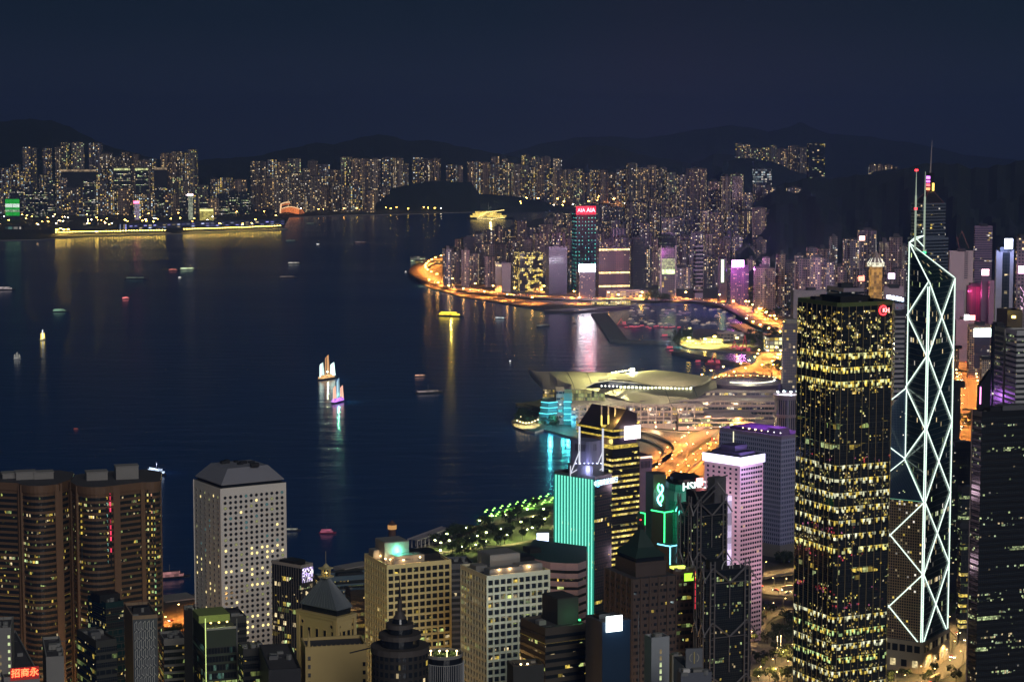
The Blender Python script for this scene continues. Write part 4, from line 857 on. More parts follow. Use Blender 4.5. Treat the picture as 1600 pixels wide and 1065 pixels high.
# bottom-left small blocks
simple('green_glass_block', 'dim blue-green glass block against the brown granite tower base', 'office block', (137, 165, 193, 945, 1120, 35), plain('teal_glass', (.02, .05, .055), .15), None, [K2, band_mat('teal_dim_band', 3, 3, .05, (GRN, WARM2), 1.2, glass=(.01, .035, .04))], (4, 3.2), boxes=[(.5, .5, 12, 12, 4, M_DARKM)])
simple('dark_plant_block', 'dark low block cluttered with roof plant at the lower left', 'office block', (120, 150, 182, 1005, 1000, 30), plain('dark_render', (.06, .06, .055), .8), None, [K2, K3], boxes=[(.3, .4, 5, 5, 3, M_STEEL), (.6, .6, 6, 4, 2, GRY)])
b = simple('patterned_block', 'narrow block with branching white line pattern on its front and brick side', 'office block', (194, 207, 246, 966, 1010, 18), plain('brick_side', (.35, .24, .15), .8, vary=.3, scale=.6))
b.slab('R', .1, b.w1 - .1, 3, b.z - .5, 0, .12, [plain('slate_panel', (.1, .11, .12), .5)], 'front_panel'); mb = MB()
for r_ in range(9):
    for c_ in range(5):
        u0, z0_ = 1 + c_ * (b.w1 - 2) / 5, b.z - 6 - r_ * 4.6; w_ = (b.w1 - 2) / 5
        if z0_ < 6: continue
        up = 4.6 * .5; A = lambda u, z_: b.pt('R', u, z_, .3)
        mb.bar(A(u0, z0_), A(u0, z0_ + up * 1.5), .13); mb.bar(A(u0, z0_ + up * 1.5), A(u0 + w_ * .5, z0_ + 4.6), .13); mb.bar(A(u0 + w_ * .5, z0_ + (0 if (r_ + c_) % 2 else 1)), A(u0 + w_ * .5, z0_ + 4.6), .13); mb.bar(A(u0 + w_ * .5, z0_ + up * .6), A(u0 + w_, z0_), .13)
mb.build('line_pattern', plain('white_lines', (.75, .75, .72), .5), b.e); b.roofbox(.5, .5, 8, 5, 2, M_DARKM)
b = simple('red_sign_block', 'low dark block at the lower left corner with red neon characters on its roof', 'office block', (-30, 6, 62, 1062, 930, 20), GRY, None, None)
zc = zat(1056, 930); 
txt = b.text('R', b.uof('R', 39, b.z) , b.z + 2.6, 4.1, '招商永', glow('red_orange_neon', (1, .06, .02), 9), off=.5); b.sign('R', b.uof('R', 16, b.z), b.uof('R', 61, b.z), b.z - .5, b.z + 5.2, glow('red_sign_glow', (.5, .01, .005), .5), off=.3, name='sign_board')
b = simple('side_block', 'dim block at the left edge with a column of small greenish lit windows', 'office block', (-20, -12, 17, 985, 940, 10), GRY, None, None); b.panes([('R', b.w1 - 1.0, b.z - 3 - 3.4 * k, 0) for k in range(10)] + [('R', b.w1 - 5, b.z - 12 - 3.4 * k, 1) for k in range(5)], [M_LITG, M_LITD], 1.0, 1.4, off=.06)
simple('grey_plant_block', 'small grey block between the granite tower and the patterned block', 'office block', (66, 72, 100, 1030, 960, 15), GRY, None, None, boxes=[(.5, .5, 4, 4, 2, GRY)])
# green lit terrace building
b = Bld('terrace_block', 'block with yellow-green lit roof terrace and metal lattice frame at the lower left', 'office block', geo=(300, 322, 371, 985, 1000, 20)); b.body(plain('dark_green_wall', (.06, .08, .05), .6)); b.bands(4, b.z - 8, 4.2, 3.3, [band_mat('teal_band', 1.5, 3.2, .3, ((.2, .5, .4, 1), (.3, .6, .45, 1)), .25, sub=2), K3], off=.1)
mb = MB(); pl = b.poly; mb.prism([pl[0] + (pl[3] - pl[0]) * .5, pl[1] + (pl[2] - pl[1]) * .5, pl[2], pl[3]], b.z, b.z + 3.5); mb.build('upper_wall', plain('terrace_wall', (.3, .36, .12), .7), b.e)
mb = MB(); b.slab('R', .2, b.w1 - .2, b.z + .05, b.z + 1.2, -.3, -.05, None, 'x', mb); mb.build('terrace_rail', plain('rail', (.5, .5, .4), .5), b.e)
for u_ in (3, 7, 11): p = b.pt('R', u_, b.z + 3, -3); mb = MB(); lampdot(mb, p, .5); mb.build('terrace_lamp', GL_YEL, b.e); point('terrace_light', (p.x, p.y - 1, b.z + 4), 900, (.85, 1, .25), b.e, .5)
mb = MB(); b.slab('L', b.w2 - .9, b.w2 - .4, b.z - 40, b.z + 6, 0, .3, None, 'x', mb); mb.build('corner_light_strip', glow('green_yellow_strip', (.8, 1, .3), 1.3), b.e)
b.slab('R', b.w1 - .6, b.w1, b.z - 40, b.z + 5, 0, .25, [M_STEEL], 'corner_fin')
b = simple('lattice_block', 'slim dark block with white ladder-like steel lattice on its edge', 'office block', (287, 300, 312, 955, 1030, 45), plain('dark_render', (.06, .06, .055), .8)); mb = MB()
for k in range(14): z_ = b.z - k * 4; mb.bar(b.pt('R', .4, z_, .4), b.pt('R', 2.2, z_, .4), .12); mb.bar(b.pt('R', .4, z_, .4), b.pt('R', 2.2, z_ - 4, .4), .1)
mb.bar(b.pt('R', .4, b.z + 2, .4), b.pt('R', .4, 20, .4), .2); mb.bar(b.pt('R', 2.2, b.z + 2, .4), b.pt('R', 2.2, 20, .4), .2); mb.build('steel_lattice', plain('white_lines', (.75, .75, .72), .5), b.e)
simple('back_roof_block', 'dark stepped roof block behind the lit terrace', 'office block', (338, 350, 385, 968, 1060, 20), plain('dark_render', (.06, .06, .055), .8), None, [K2], boxes=[(.5, .5, 7, 6, 3, M_DARKM)])
simple('low_green_block', 'low dark block with green lit windows right of the lit terrace', 'office block', (372, 380, 415, 1018, 980, 18), plain('dark_render', (.06, .06, .055), .8), None, [K3, K2])
simple('road_side_block', 'small dim block above the orange road at the lower left', 'office block', (248, 256, 290, 1002, 1080, 18), GRY, None, [K2, K3])
simple('bottom_block', 'flat dark rooftop along the bottom between the portholes and the sandstone wall', 'office block', (405, 420, 470, 1050, 930, 12), M_DARKM, None, None, boxes=[(.3, .5, 4, 3, 1.5, M_STEEL)])
# ================================================================ centre and right foreground
# curved pale low-rise with dark slots
M_PINKC = plain('pinkish_concrete', (.5, .34, .36), .7, vary=.12)
pts = [(820, 22), (838, 12), (860, 6), (885, 4), (903, 4), (916, 10)]
z_ = P(880, 880, 1290).z; pl = [Vector(P(x, 872, 1285 + d * 1.5)[:2]) for x, d in pts]
b = Bld('curved_block', 'low curved pinkish block with dark horizontal slots at the foot of the teal striped tower', 'office block', poly=face_out(pl + [pl[-1] + Vector((2, 45)), pl[0] + Vector((6, 50))]), z=z_)
b.body(M_PINKC, plain('dark_green_roof', (.03, .07, .06), .6)); b.bands(5, b.z - 3, 5.2, 1.9, [IG[0], IG[0], K2], off=.05)
mb = MB(); o = outset(b.poly, .5)
for k in range(11):
    z0 = b.z - 4.2 - k * 5.2
    if z0 > 4:
        for i in range(len(o)): j = (i + 1) % len(o); mb.bar((o[i].x, o[i].y, z0), (o[j].x, o[j].y, z0), .35)
mb.build('ledges', M_PINKC, b.e); b.roofbox(.4, .3, 10, 8, 3, M_DARKM)
# dark stepped block
b = simple('stepped_block', 'dark stepped block with slotted floors between cream grid block and navy slab', 'office block', (813, 852, 915, 985, 1020, 28), plain('dull_brown', (.09, .075, .06), .7), None, [IG[0], IG[0], IG[1]], (4, 1.8), boxes=[(.75, .6, 12, 16, 13, plain('dark_render', (.06, .06, .055), .8)), (.2, .5, 4, 4, 2, GRY)])
p = b.poly[1]; mb = MB(); lampdot(mb, (p.x - 3, p.y, b.z + 3), .7); mb.build('green_roof_lamp', GL_GRN, b.e); point('green_roof_light', (p.x - 4, p.y - 2, b.z + 4), 900, (.2, 1, .4), b.e, .4)
b = simple('lamp_block', 'small dark block with orange rooftop lamps below the cream grid block', 'office block', (792, 802, 850, 1045, 900, 15), plain('dark_render', (.06, .06, .055), .8), None, None)
for u_ in (4, 7): p = b.pt('R', u_, b.z + 1.5, -2); mb = MB(); lampdot(mb, p, .45); mb.build('roof_lamp', GL_WARM, b.e); point('roof_light', p + Vector((0, -1, 1)), 350, (1, .7, .3), b.e, .3)
# teal striped bank tower
b = Bld('teal_striped_tower', 'tower with bright teal vertical light strips and two white lit masts on top', 'office tower', geo=(866, 929, 956, 748, 1500, 48)); print('ccb', b.w1, b.w2, b.z)
b.body(plain('black_green_glass', (.015, .03, .035), .1)); TG = band_mat('teal_tower_band', 2.2, 2.6, .04, (GOLD, GRN, WARM2), 1.5, sub=3); TG2 = band_mat('teal_tower_lit_band', 2.2, 2.6, .45, (GOLD, GOLD, WARM2), 1.5, sub=3)
b.bands(6, b.z - 3, 4.3, 2.6, lambda k, z: TG2 if k in (6, 14, 22, 26) or R.random() < .1 else TG, off=.08)
ns = 27
for k in range(ns):
    u = .7 + (b.w2 - 1.4) * k / (ns - 1); hw = .34 if k % 2 else .62; b.slab('L', u - hw, u + hw, 6, b.z - .6, .15, .75 if k % 2 else .45, [glow('teal_strip_bright', (.25, 1, .72), 1.3) if k % 2 else glow('teal_panel_glow', (.01, .42, .3), .62)], 'light_strip')  # dim ones are wall panels; the teal light on them is put in as glow
b.parapet(1.8, .4, M_STEEL)
c = b.poly[0] + (b.poly[3] - b.poly[0]) * .42 + (b.poly[1] - b.poly[0]) * .5; yaw_ = math.atan2((b.poly[1] - b.poly[0]).y, (b.poly[1] - b.poly[0]).x)
def rnd_prism(c, rx, ry, z0, z1, a, mat, name, par, n=16, pw=1.0):
    mb = MB(); ca, sa = math.cos(a), math.sin(a); q = []
    for k in range(n):
        t_ = 2 * math.pi * k / n; x, y = rx * math.copysign(abs(math.cos(t_)) ** pw, math.cos(t_)), ry * math.copysign(abs(math.sin(t_)) ** pw, math.sin(t_)); q.append((c[0] + x * ca - y * sa, c[1] + x * sa + y * ca))
    mb.prism(q, z0, z1, 0, 0, True); return mb.build(name, mat, par)
rnd_prism(c, 10, 12, b.z, b.z + 9, yaw_, [plain('drum_grey', (.16, .17, .2), .5)], 'roof_drum', b.e, pw=.5)
rnd_prism(c, 8.5, 10, b.z + 9, b.z + 26, yaw_, [plain('violet_grey', (.25, .25, .38), .5)], 'upper_drum', b.e, pw=.4)
mb = MB()
for k in range(16): t_ = -2.6 + 2.2 * k / 15; p = (c.x + 9.2 * math.cos(t_), c.y + 10.6 * math.sin(t_)); mb.bar((p[0], p[1], b.z + 19), (p[0], p[1], b.z + 24), .3)
mb.build('drum_louvres', M_DARKM, b.e)
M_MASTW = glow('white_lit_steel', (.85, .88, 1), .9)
for px_, ytp in ((905.5, 666), (942, 669)):
    q = P(px_, ytp, c.y - 7); mb = MB(); mb.bar((q.x, q.y, b.z + 4), (q.x, q.y, q.z), .75, 6); s_ = -1 if px_ < 920 else -1
    mb.bar((q.x + s_ * 6.5, q.y, b.z + 2), (q.x - .2, q.y, b.z + 18), .45, 5); mb.bar((q.x + s_ * 6.5, q.y, b.z + 2), (q.x - .2, q.y, b.z + 6), .35, 5); mb.bar((q.x + s_ * 6.5, q.y, b.z), (q.x + s_ * 6.5, q.y, b.z + 8), .35, 5); mb.build('lit_mast', M_MASTW, b.e)
point('mast_light', (c.x, c.y - 16, b.z + 6), 9000, (.55, .55, 1), b.e, 2)
for k in range(7): q = P(900 + k * 6.5, 738, c.y - 12); mb = MB(); lampdot(mb, (q.x, q.y, b.z + 10.5), .45); mb.build('uplight', GL_BLUE, b.e)
zs = b.z - 3.6; b.text('R', b.w1 * .62, zs, 4.6, '中國建設銀行', glow('white_blue_neon', (.6, .8, 1), 2.2), off=.6); a_, d_, n_, ln_ = b.fr('R'); mb = MB(); ring(mb, (3.4, zs), 1.2, 2.3, .5, 5.8)
def ring_on(bb, f_, c, r0, r1, a0, a1, mat, nm, off=.4, th=.5, nseg=18):
    mb = MB()
    for k in range(nseg):
        t0, t1 = a0 + (a1 - a0) * k / nseg, a0 + (a1 - a0) * (k + 1) / nseg
        q = [bb.pt(f_, c[0] + r_ * math.cos(t_), c[1] + r_ * math.sin(t_), o_) for o_ in (off, off + th) for r_, t_ in ((r0, t0), (r1, t0), (r1, t1), (r0, t1))]
        mb.face([q[4], q[5], q[6], q[7]]); mb.face([q[1], q[2], q[6], q[5]]); mb.face([q[0], q[4], q[7], q[3]])
    return mb.build(nm, mat, bb.e)
ring_on(b, 'R', (3.2, zs), 1.2, 2.4, .5, 5.8, glow('blue_logo', (.1, .5, 1), 6), 'logo_ring')
# gold banded tower with sloping crown
b = Bld('gold_banded_tower', 'tower with gold lit floors, sloping crown, row of vertical fins and a white-pink screen', 'office tower', geo=(900, 957, 999, 702, 1640, 36)); print('aia', b.w1, b.w2, b.z)
b.body(plain('charcoal_glass', (.03, .03, .035), .2)); GB = band_mat('gold_floor_band', 3.0, 1.9, .93, (GOLD, (1, .8, .2, 1), (1, .75, .25, 1)), 1.5, sub=3, mu=.02, power=.8, cl=0.); GB2 = band_mat('gold_floor_band_dim', 3.0, 1.9, .7, (GOLD, (1, .8, .2, 1), (.9, .9, .3, 1)), 1.2, sub=3, mu=.02, power=1.)
b.bands(6, b.z - 2, 4.4, 1.9, [GB, GB, GB2], off=.15)
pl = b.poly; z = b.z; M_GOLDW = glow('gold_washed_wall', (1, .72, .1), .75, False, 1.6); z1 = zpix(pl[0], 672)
def tier(z0, z1, ins, mat, nm): mb = MB(); mb.prism(outset(pl, ins), z0, z1, 0, 1, True); return mb.build(nm, [mat, M_ROOF], b.e)
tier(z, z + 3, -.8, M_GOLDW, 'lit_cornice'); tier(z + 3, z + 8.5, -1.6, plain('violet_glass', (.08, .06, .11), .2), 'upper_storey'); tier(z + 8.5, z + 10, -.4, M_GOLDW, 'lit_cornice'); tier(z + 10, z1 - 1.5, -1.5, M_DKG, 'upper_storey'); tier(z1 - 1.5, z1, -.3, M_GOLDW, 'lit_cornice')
hp = outset(pl, -1.5); l2, r2 = hp[3], hp[0]; zc2 = zpix(pl[0], 634)
mb = MB(); A = (l2.x, l2.y, z1); Bq = (hp[0].x, hp[0].y, z1); C2 = (hp[1].x, hp[1].y, z1); D2 = (hp[2].x, hp[2].y, z1)
top1 = hp[1] + (hp[0] - hp[1]) * .45; top2 = hp[2] + (hp[3] - hp[2]) * .45
mb.face([A, Bq, (top1.x, top1.y, zc2 - 4), (top2.x, top2.y, zc2 - 4)]); mb.face([Bq, C2, (hp[1].x, hp[1].y, zc2 - 8), (top1.x, top1.y, zc2 - 4)]); mb.face([D2, A, (top2.x, top2.y, zc2 - 4), (hp[2].x, hp[2].y, zc2 - 8)])
mb.face([(top1.x, top1.y, zc2 - 4), (hp[1].x, hp[1].y, zc2 - 8), (hp[2].x, hp[2].y, zc2 - 8), (top2.x, top2.y, zc2 - 4)]); mb.build('sloping_crown', plain('crown_dark', (.07, .05, .06), .4), b.e)
for k in range(6):
    x_ = 940 + k * 10.6; q = P(x_, 640, b.c.y - 16 + k * 1.9); z0_ = zpix(Vector((q.x, q.y)), 664); zt_ = zpix(Vector((q.x, q.y)), 633); mb = MB(); mb.bar((q.x, q.y, z0_), (q.x, q.y, zt_), .8, 4); mb.build('crown_fin', plain('violet_fin', (.35, .3, .4), .4), b.e); mb = MB(); mb.bar((q.x, q.y - .9, z0_), (q.x, q.y - .9, z0_ + 8), .8, 4); mb.build('fin_light', glow('gold_uplight', (1, .8, .15), 2.0), b.e)
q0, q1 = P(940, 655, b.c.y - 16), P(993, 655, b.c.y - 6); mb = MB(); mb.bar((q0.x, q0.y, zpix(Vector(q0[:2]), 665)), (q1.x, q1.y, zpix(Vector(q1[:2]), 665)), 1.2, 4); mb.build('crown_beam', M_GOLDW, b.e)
u0, u1 = b.uof('R', 974, z1), b.w1 - .2; b.sign('R', u0, u1, zpix(pl[1], 684), zpix(pl[1], 663), glow('white_pink_screen', (1, .82, .84), 3.2), off=1.4, name='video_screen')
point('crown_gold_light', (b.c.x + 6, b.c.y - 22, z1 + 8), 16000, (1, .7, .15), b.e, 2); point('crown_gold_light', (b.c.x - 10, b.c.y - 20, z + 4), 6000, (1, .75, .2), b.e, 2)
# purple slim hotel
b = simple('mauve_slab', 'slim mauve slab with a lit parapet, right behind the gold banded tower', 'office tower', (998, 1000, 1019, 715, 1760, 30), plain('mauve_wall', (.34, .22, .34), .7), None, None)
for k in range(7): b.slab('R', 1 + k * 1.35, 1.7 + k * 1.35, b.z - 9, b.z - 3, 0, .1, [M_DKG], 'window')
b.sign('R', .3, b.w1 - .3, b.z - .6, b.z + .9, glow('peach_light', (1, .7, .5), 2.2), name='light_band')
# neon cross-shaped bank tower (brown)
M_BRN = plain('bronze_panel', (.13, .09, .055), .5); Y_ = 1400
b = Bld('neon_logo_tower', 'bronze stepped tower with a twisted blue-green neon logo and green neon outlines', 'office tower', geo=(1009, 1021, 1041, 741, 1420, 20)); print('sc', b.w1, b.w2, b.z); b.body(M_BRN)
b.panes([('R', 2.2 + 3.6 * i, b.z - 28 - 3.9 * k, R.choice((0, 0, 0, 1))) for i in range(2) for k in range(28)], [M_DKG, M_LITD], 2.4, 1.6, off=.05)
uL = b.uof('R', 1031, b.z - 10); zt_, zb_ = b.zof('R', uL, 754), b.zof('R', uL, 790); mb = MB(); nn = 26
for s_ in (1, -1):
    prev = None
    for k in range(nn + 1):
        t_ = k / nn; p = b.pt('R', uL + s_ * 1.9 * math.sin(t_ * 2 * math.pi + .4), zt_ + (zb_ - zt_) * (t_ * .9 + .05 + .03 * s_), .8)
        if prev is not None: mb.bar(prev, p, .62, 5, 0 if s_ > 0 else 1)
        prev = p
mb.build('neon_logo', [glow('cyan_white_neon', (.25, .8, 1), 6), glow('green_bright_neon', (.15, 1, .4), 5)], b.e); point('logo_light', b.pt('R', uL, (zt_ + zb_) / 2, 6), 2500, (.2, .9, .7), b.e, 1)
l3 = Bld('neon_frame_block', 'low bronze block outlined in green neon under the twisted neon logo', 'office block', geo=(1018, 1037, 1052, 800, 1370, 40)); l3.body(M_BRN); l3.bands(6, l3.z - 30, 4, 2.2, [IG[0], IG[1], GB2], off=.06)
def tube(bb, pts, r_, mat, nm): 
    mb = MB()
    for p, q in zip(pts, pts[1:]): mb.bar(p, q, r_, 5)
    return mb.build(nm, mat, bb.e)
T = lambda x, y, Y: P(x, y, Y)
tube(l3, [l3.pt('L', .2, l3.z, .5), l3.pt('R', 0, l3.z, .7), l3.pt('R', l3.w1, l3.z, .5)], .45, GL_GRN, 'neon_outline')
zl = l3.zof('R', 0, 850); tube(l3, [l3.pt('R', .1, l3.z, .7), l3.pt('R', .1, zl, .7)], .45, GL_GRN, 'neon_outline'); tube(l3, [l3.pt('R', l3.w1, l3.z, .6), l3.pt('R', l3.w1, l3.zof('R', l3.w1, 848), .6)], .45, GL_GRN, 'neon_outline')
b4 = Bld('blue_neon_block', 'small step block outlined in cyan neon at the foot of the green neon frame', 'office block', geo=(1028, 1046, 1058, 853, 1350, 40)); b4.body(M_BRN)
tube(b4, [b4.pt('L', 0, b4.z, .5), b4.pt('R', 0, b4.z, .7), b4.pt('R', b4.w1, b4.z, .5), b4.pt('R', b4.w1, b4.z - 12, .5)], .4, GL_CYAN, 'neon_outline'); tube(b4, [b4.pt('R', 0, b4.z, .7), b4.pt('R', 0, b4.z - 12, .7)], .4, GL_CYAN, 'neon_outline')
gs = Bld('green_neon_hook', 'narrow dark block with a hooked green neon line, behind the dark pyramid roof', 'office block', geo=(996, 1000, 1008, 800, 1440, 20)); gs.body(M_BRN); tube(gs, [gs.pt('R', 0, gs.z, .5), gs.pt('R', gs.w1, gs.z - 1, .5), gs.pt('R', gs.w1, gs.z - 9, .5)], .45, GL_GRN, 'neon_outline')
# steel framed bank headquarters
M_TRUSS = plain('truss_steel', (.2, .19, .2), .45, .4, vary=.1)
HB = [band_mat('hq_band_dark', 1.2, 1.5, .08, (GRN, WARM2, GOLD), .6, sub=2), band_mat('hq_band_lit', 1.2, 1.5, .35, (GRN, (.7, .9, .4, 1), GOLD), .6, sub=2, power=2.5)]
def hq(label, geo, nmod, zbase, name='truss_tower', tvar=0, zt=None):
    b = Bld(name, label, 'office tower', geo=geo); b.z = zt or b.z; print(name, b.w1, b.w2, b.z); b.body(plain('hq_glass', (.02, .025, .03), .12)); b.bands(zbase, b.z - 3, 4.0, 3.0, [HB[0], HB[0], HB[1]], off=.1)
    for f_ in ('R', 'L'):
        ln = b.fr(f_)[3]; mast_u = (ln * .12, ln * .88)
        for mu_ in mast_u:
            mb = MB()
            for s_ in (-1.4, 1.4): mb.bar(b.pt(f_, mu_ + s_, 3, 1.6), b.pt(f_, mu_ + s_, b.z + 6, 1.6), .5, 6)
            z_ = b.z + 4
            while z_ > zbase: mb.bar(b.pt(f_, mu_ - 1.4, z_, 1.6), b.pt(f_, mu_ + 1.4, z_, 1.6), .3, 4); z_ -= 4
            mb.build('ladder_mast', M_TRUSS, b.e)
        z_ = b.z + 2; k = 0
        while z_ > zbase + 16 and k < nmod:
            mb = MB(); m_ = ln / 2
            for s_, e_ in ((mast_u[0], m_), (mast_u[1], m_)): mb.bar(b.pt(f_, s_, z_, 1.8), b.pt(f_, e_, z_ - 9, 1.8), .6, 5); mb.bar(b.pt(f_, s_, z_ - 9, 1.8), b.pt(f_, e_, z_ - 9, 1.8), .35, 5)
            mb.bar(b.pt(f_, mast_u[0], z_, 1.8), b.pt(f_, -2.5, z_ - 8, 1.8), .5, 5); mb.bar(b.pt(f_, mast_u[1], z_, 1.8), b.pt(f_, ln + 2.5, z_ - 8, 1.8), .5, 5); mb.bar(b.pt(f_, m_, z_ - 9, 1.5), b.pt(f_, m_, z_ - 30, 1.5), .3, 4)
            mb.build('suspension_truss', M_TRUSS, b.e); z_ -= 32; k += 1
    return b
b = hq('dark steel tower with exposed hanger trusses and cross bracing, left of the pink lit tower', (1062, 1084, 1137, 790, 1330, 30), 4, 10)
b.roofbox(.8, .3, 9, 8, 16, M_TRUSS); b.roofbox(.4, .6, 12, 12, 8, M_DARKM); mb = MB()
for x0, y0, x1, y1 in ((1084, 792, 1108, 765), (1108, 765, 1122, 752), (1137, 775, 1120, 752), (1098, 785, 1130, 752), (1084, 765, 1095, 790), (1120, 748, 1137, 742)): mb.bar(P(x0, y0, 1326), P(x1, y1, 1330), .5, 5)
mb.build('roof_crane', M_TRUSS, b.e)
b.slab('R', b.w1 + .6, b.w1 + 4, b.zof('R', b.w1, 900), b.zof('R', b.w1, 775), -3, -1, [glow('pastel_light_column', (.8, .65, .95), 1.1, True, 4)], 'light_column')
pts = [(1040, 20), (1045, 8), (1055, 1), (1068, -2), (1082, 0), (1095, 6), (1100, 14)]; pl = [Vector(P(x, 757, 1372 + d)[:2]) for x, d in pts]
b = Bld('round_roof_block', 'teal lit block with rounded dark roof drum carrying white sign letters', 'office tower', poly=face_out(pl + [pl[-1] + Vector((-2, 18)), pl[0] + Vector((3, 18))]), z=P(800, 757, 1372).z); b.body(wm('teal_panels', 3.0, 5.0, .03, .02, 0, (WHITE, WHITE), (.015, .03, .03), glass=(.08, .3, .25), wr=.5, gr=.35), plain('dark_teal_roof', (.03, .05, .06), .6))
mb = MB(); mb.prism(outset(b.poly, .6), b.z - 11, b.z - 5, 0, 0, True); mb.build('roof_band', plain('teal_band_paint', (.2, .36, .34), .5), b.e); rr = MB(); rr.prism(outset(b.poly, -3), b.z, b.z + 3); rr.build('roof_deck', M_DARKM, b.e)
q = P(1084, 757, 1366); text_obj('sign_lettering', 'HSBC', 7.5, (q.x, q.y - 3, q.z - .5), (1, .55, 0), (0, 0, 1), glow('white_neon_letters', (.8, 1, .92), 2), b.e, .3); q = P(1093, 752, 1366)
mb = MB(); mb.box((q.x, q.y - 1), (5, .6), q.z - 2.5, q.z + 2.5, .5); mb.build('hexagon_sign', glow('red_white_sign', (1, .25, .25), 7), b.e); point('sign_light', (q.x + 2, q.y - 6, q.z), 1500, (1, .3, .3), b.e, 1); point('teal_wash', P(1060, 800, 1345), 14000, (.1, 1, .7), b.e, 2)
b = hq('lower steel truss tower with two round brace hoops on its roof', (1089, 1103, 1174, 893, 1195, 24), 3, 8)
mb = MB()
for u_ in (b.w1 * .45, b.w1 * .62):
    for k in range(12): t0, t1 = k * math.pi / 12, (k + 1) * math.pi / 12; mb.bar(b.pt('R', u_ + 3.6 * math.cos(t0), b.z + 5 * math.sin(t0) + 1, 1), b.pt('R', u_ + 3.6 * math.cos(t1), b.z + 5 * math.sin(t1) + 1, 1), .35, 4)
mb.build('roof_hoops', plain('pale_steel', (.5, .5, .5), .4), b.e); b.roofbox(.3, .5, 8, 8, 5, M_DARKM)
gp = Bld('teal_lit_shaft', 'narrow teal and blue lit service shaft between the dark pyramid tower and the truss tower', 'service tower', geo=(1086, 1090, 1103, 905, 1210, 20)); gp.body(plain('teal_service', (.04, .16, .2), .4)); mb = MB()
for k in range(24): z_ = gp.z - 3 - k * 4; mb.bar(gp.pt('R', 0, z_, .4), gp.pt('R', gp.w1, z_, .4), .2)
mb.build('platforms', M_STEEL, gp.e); point('shaft_light', gp.pt('R', 2, gp.z - 4, 6), 3500, (.1, .6, 1), gp.e, 1); gp.slab('L', .1, .8, gp.z - 18, gp.z + 6, 0, .5, [glow('red_strip', (1, .05, .08), 1.6)], 'neon_strip')
# dark tower with pyramid roof
M_DKBR = plain('dim_brown_stone', (.1, .07, .06), .6, vary=.3); b = Bld('dark_pyramid_tower', 'dark brown stone tower with a shadowy green pyramid roof and stepped shoulders', 'office tower', geo=(945, 988, 1057, 905, 1180, 24)); print('dp', b.w1, b.w2, b.z)
b.body(M_DKBR); DB = [band_mat('dp_band_dark', 3.2, 1.9, .05, (GRN, GOLD, COOL), .7, sub=2, mu=.2, wall=(.1, .07, .06)), band_mat('dp_band_some', 3.2, 1.9, .18, (GRN, GOLD, WARM2), .7, sub=2, mu=.2, wall=(.1, .07, .06))]
b.bands(6, b.z - 2, 3.9, 1.9, [DB[0], DB[0], DB[1]], off=.08); mb = MB()
for f_ in ('L', 'R'):
    ln = b.fr(f_)[3]
    for k in range(6): u_ = ln * k / 5; b.slab(f_, max(u_ - .7, 0), min(u_ + .7, ln), 3, b.z + .4, 0, .6, None, 'x', mb)
mb.build('stone_piers', M_DKBR, b.e); up = outset(b.poly, -4.5); z = b.z; mb = MB(); mb.prism(up, z, z + 8); mb.build('upper_storey', M_DKBR, b.e); mb = MB(); mb.prism(outset(up, -.8), z + 8, z + 11); mb.build('attic_storey', M_DKG, b.e); mb = MB(); mb.prism(outset(up, .6), z + 7.2, z + 8.4, 0, 0, True); mb.build('cornice', M_DKBR, b.e)
e0 = outset(up, .4); sh = [b.c + (p - b.c) * .55 for p in e0]; top = [b.c + (p - b.c) * .1 for p in e0]; zt = zpix(b.c, 826); mb = MB(); mb.loft([[(p.x, p.y, z + 11) for p in e0], [(p.x, p.y, z + 11 + (zt - z - 11) * .33) for p in sh], [(p.x, p.y, zt) for p in top]]); mb.build('pyramid_roof', plain('dark_green_copper', (.03, .06, .05), .5), b.e)
mb = MB(); mb.bar((b.c.x, b.c.y, zt), (b.c.x, b.c.y, zt + 5), .4); mb.box((b.c.x, b.c.y), (2.4, 2.4), zt, zt + 2.5, .4); mb.build('finial', M_DARKM, b.e); mb = MB(); lampdot(mb, (b.c.x, b.c.y, zt + 5.4), .5); mb.build('warning_lamp', GL_RED, b.e)
for x_, y_ in ((1017, 883), (1024, 880)): q = P(x_, y_, b.c.y - 8); mb = MB(); lampdot(mb, q, .5); mb.build('roof_lamp', GL_WARM, b.e)
b = simple('shoulder_block', 'dark wing with vertical slots to the right of the shadowy pyramid roof', 'office block', (1046, 1052, 1090, 893, 1225, 22), M_DKBR, None, [DB[0], DB[1], K3], (4.2, 2.4))
q = b.pt('R', b.w1 * .3, b.z + 2, -4); mb = MB(); mb.box((q.x, q.y), (9, 3), b.z + .1, b.z + 2.4, .3); mb.build('lit_roof_pavilion', glow('yellow_green_panel', (.85, 1, .15), 1.6), b.e); b.sign('R', b.w1 * .45, b.w1 - .5, b.z - 6, b.z - 1.5, glow('lime_sign', (.45, 1, .05), 1.8), name='sign_board')
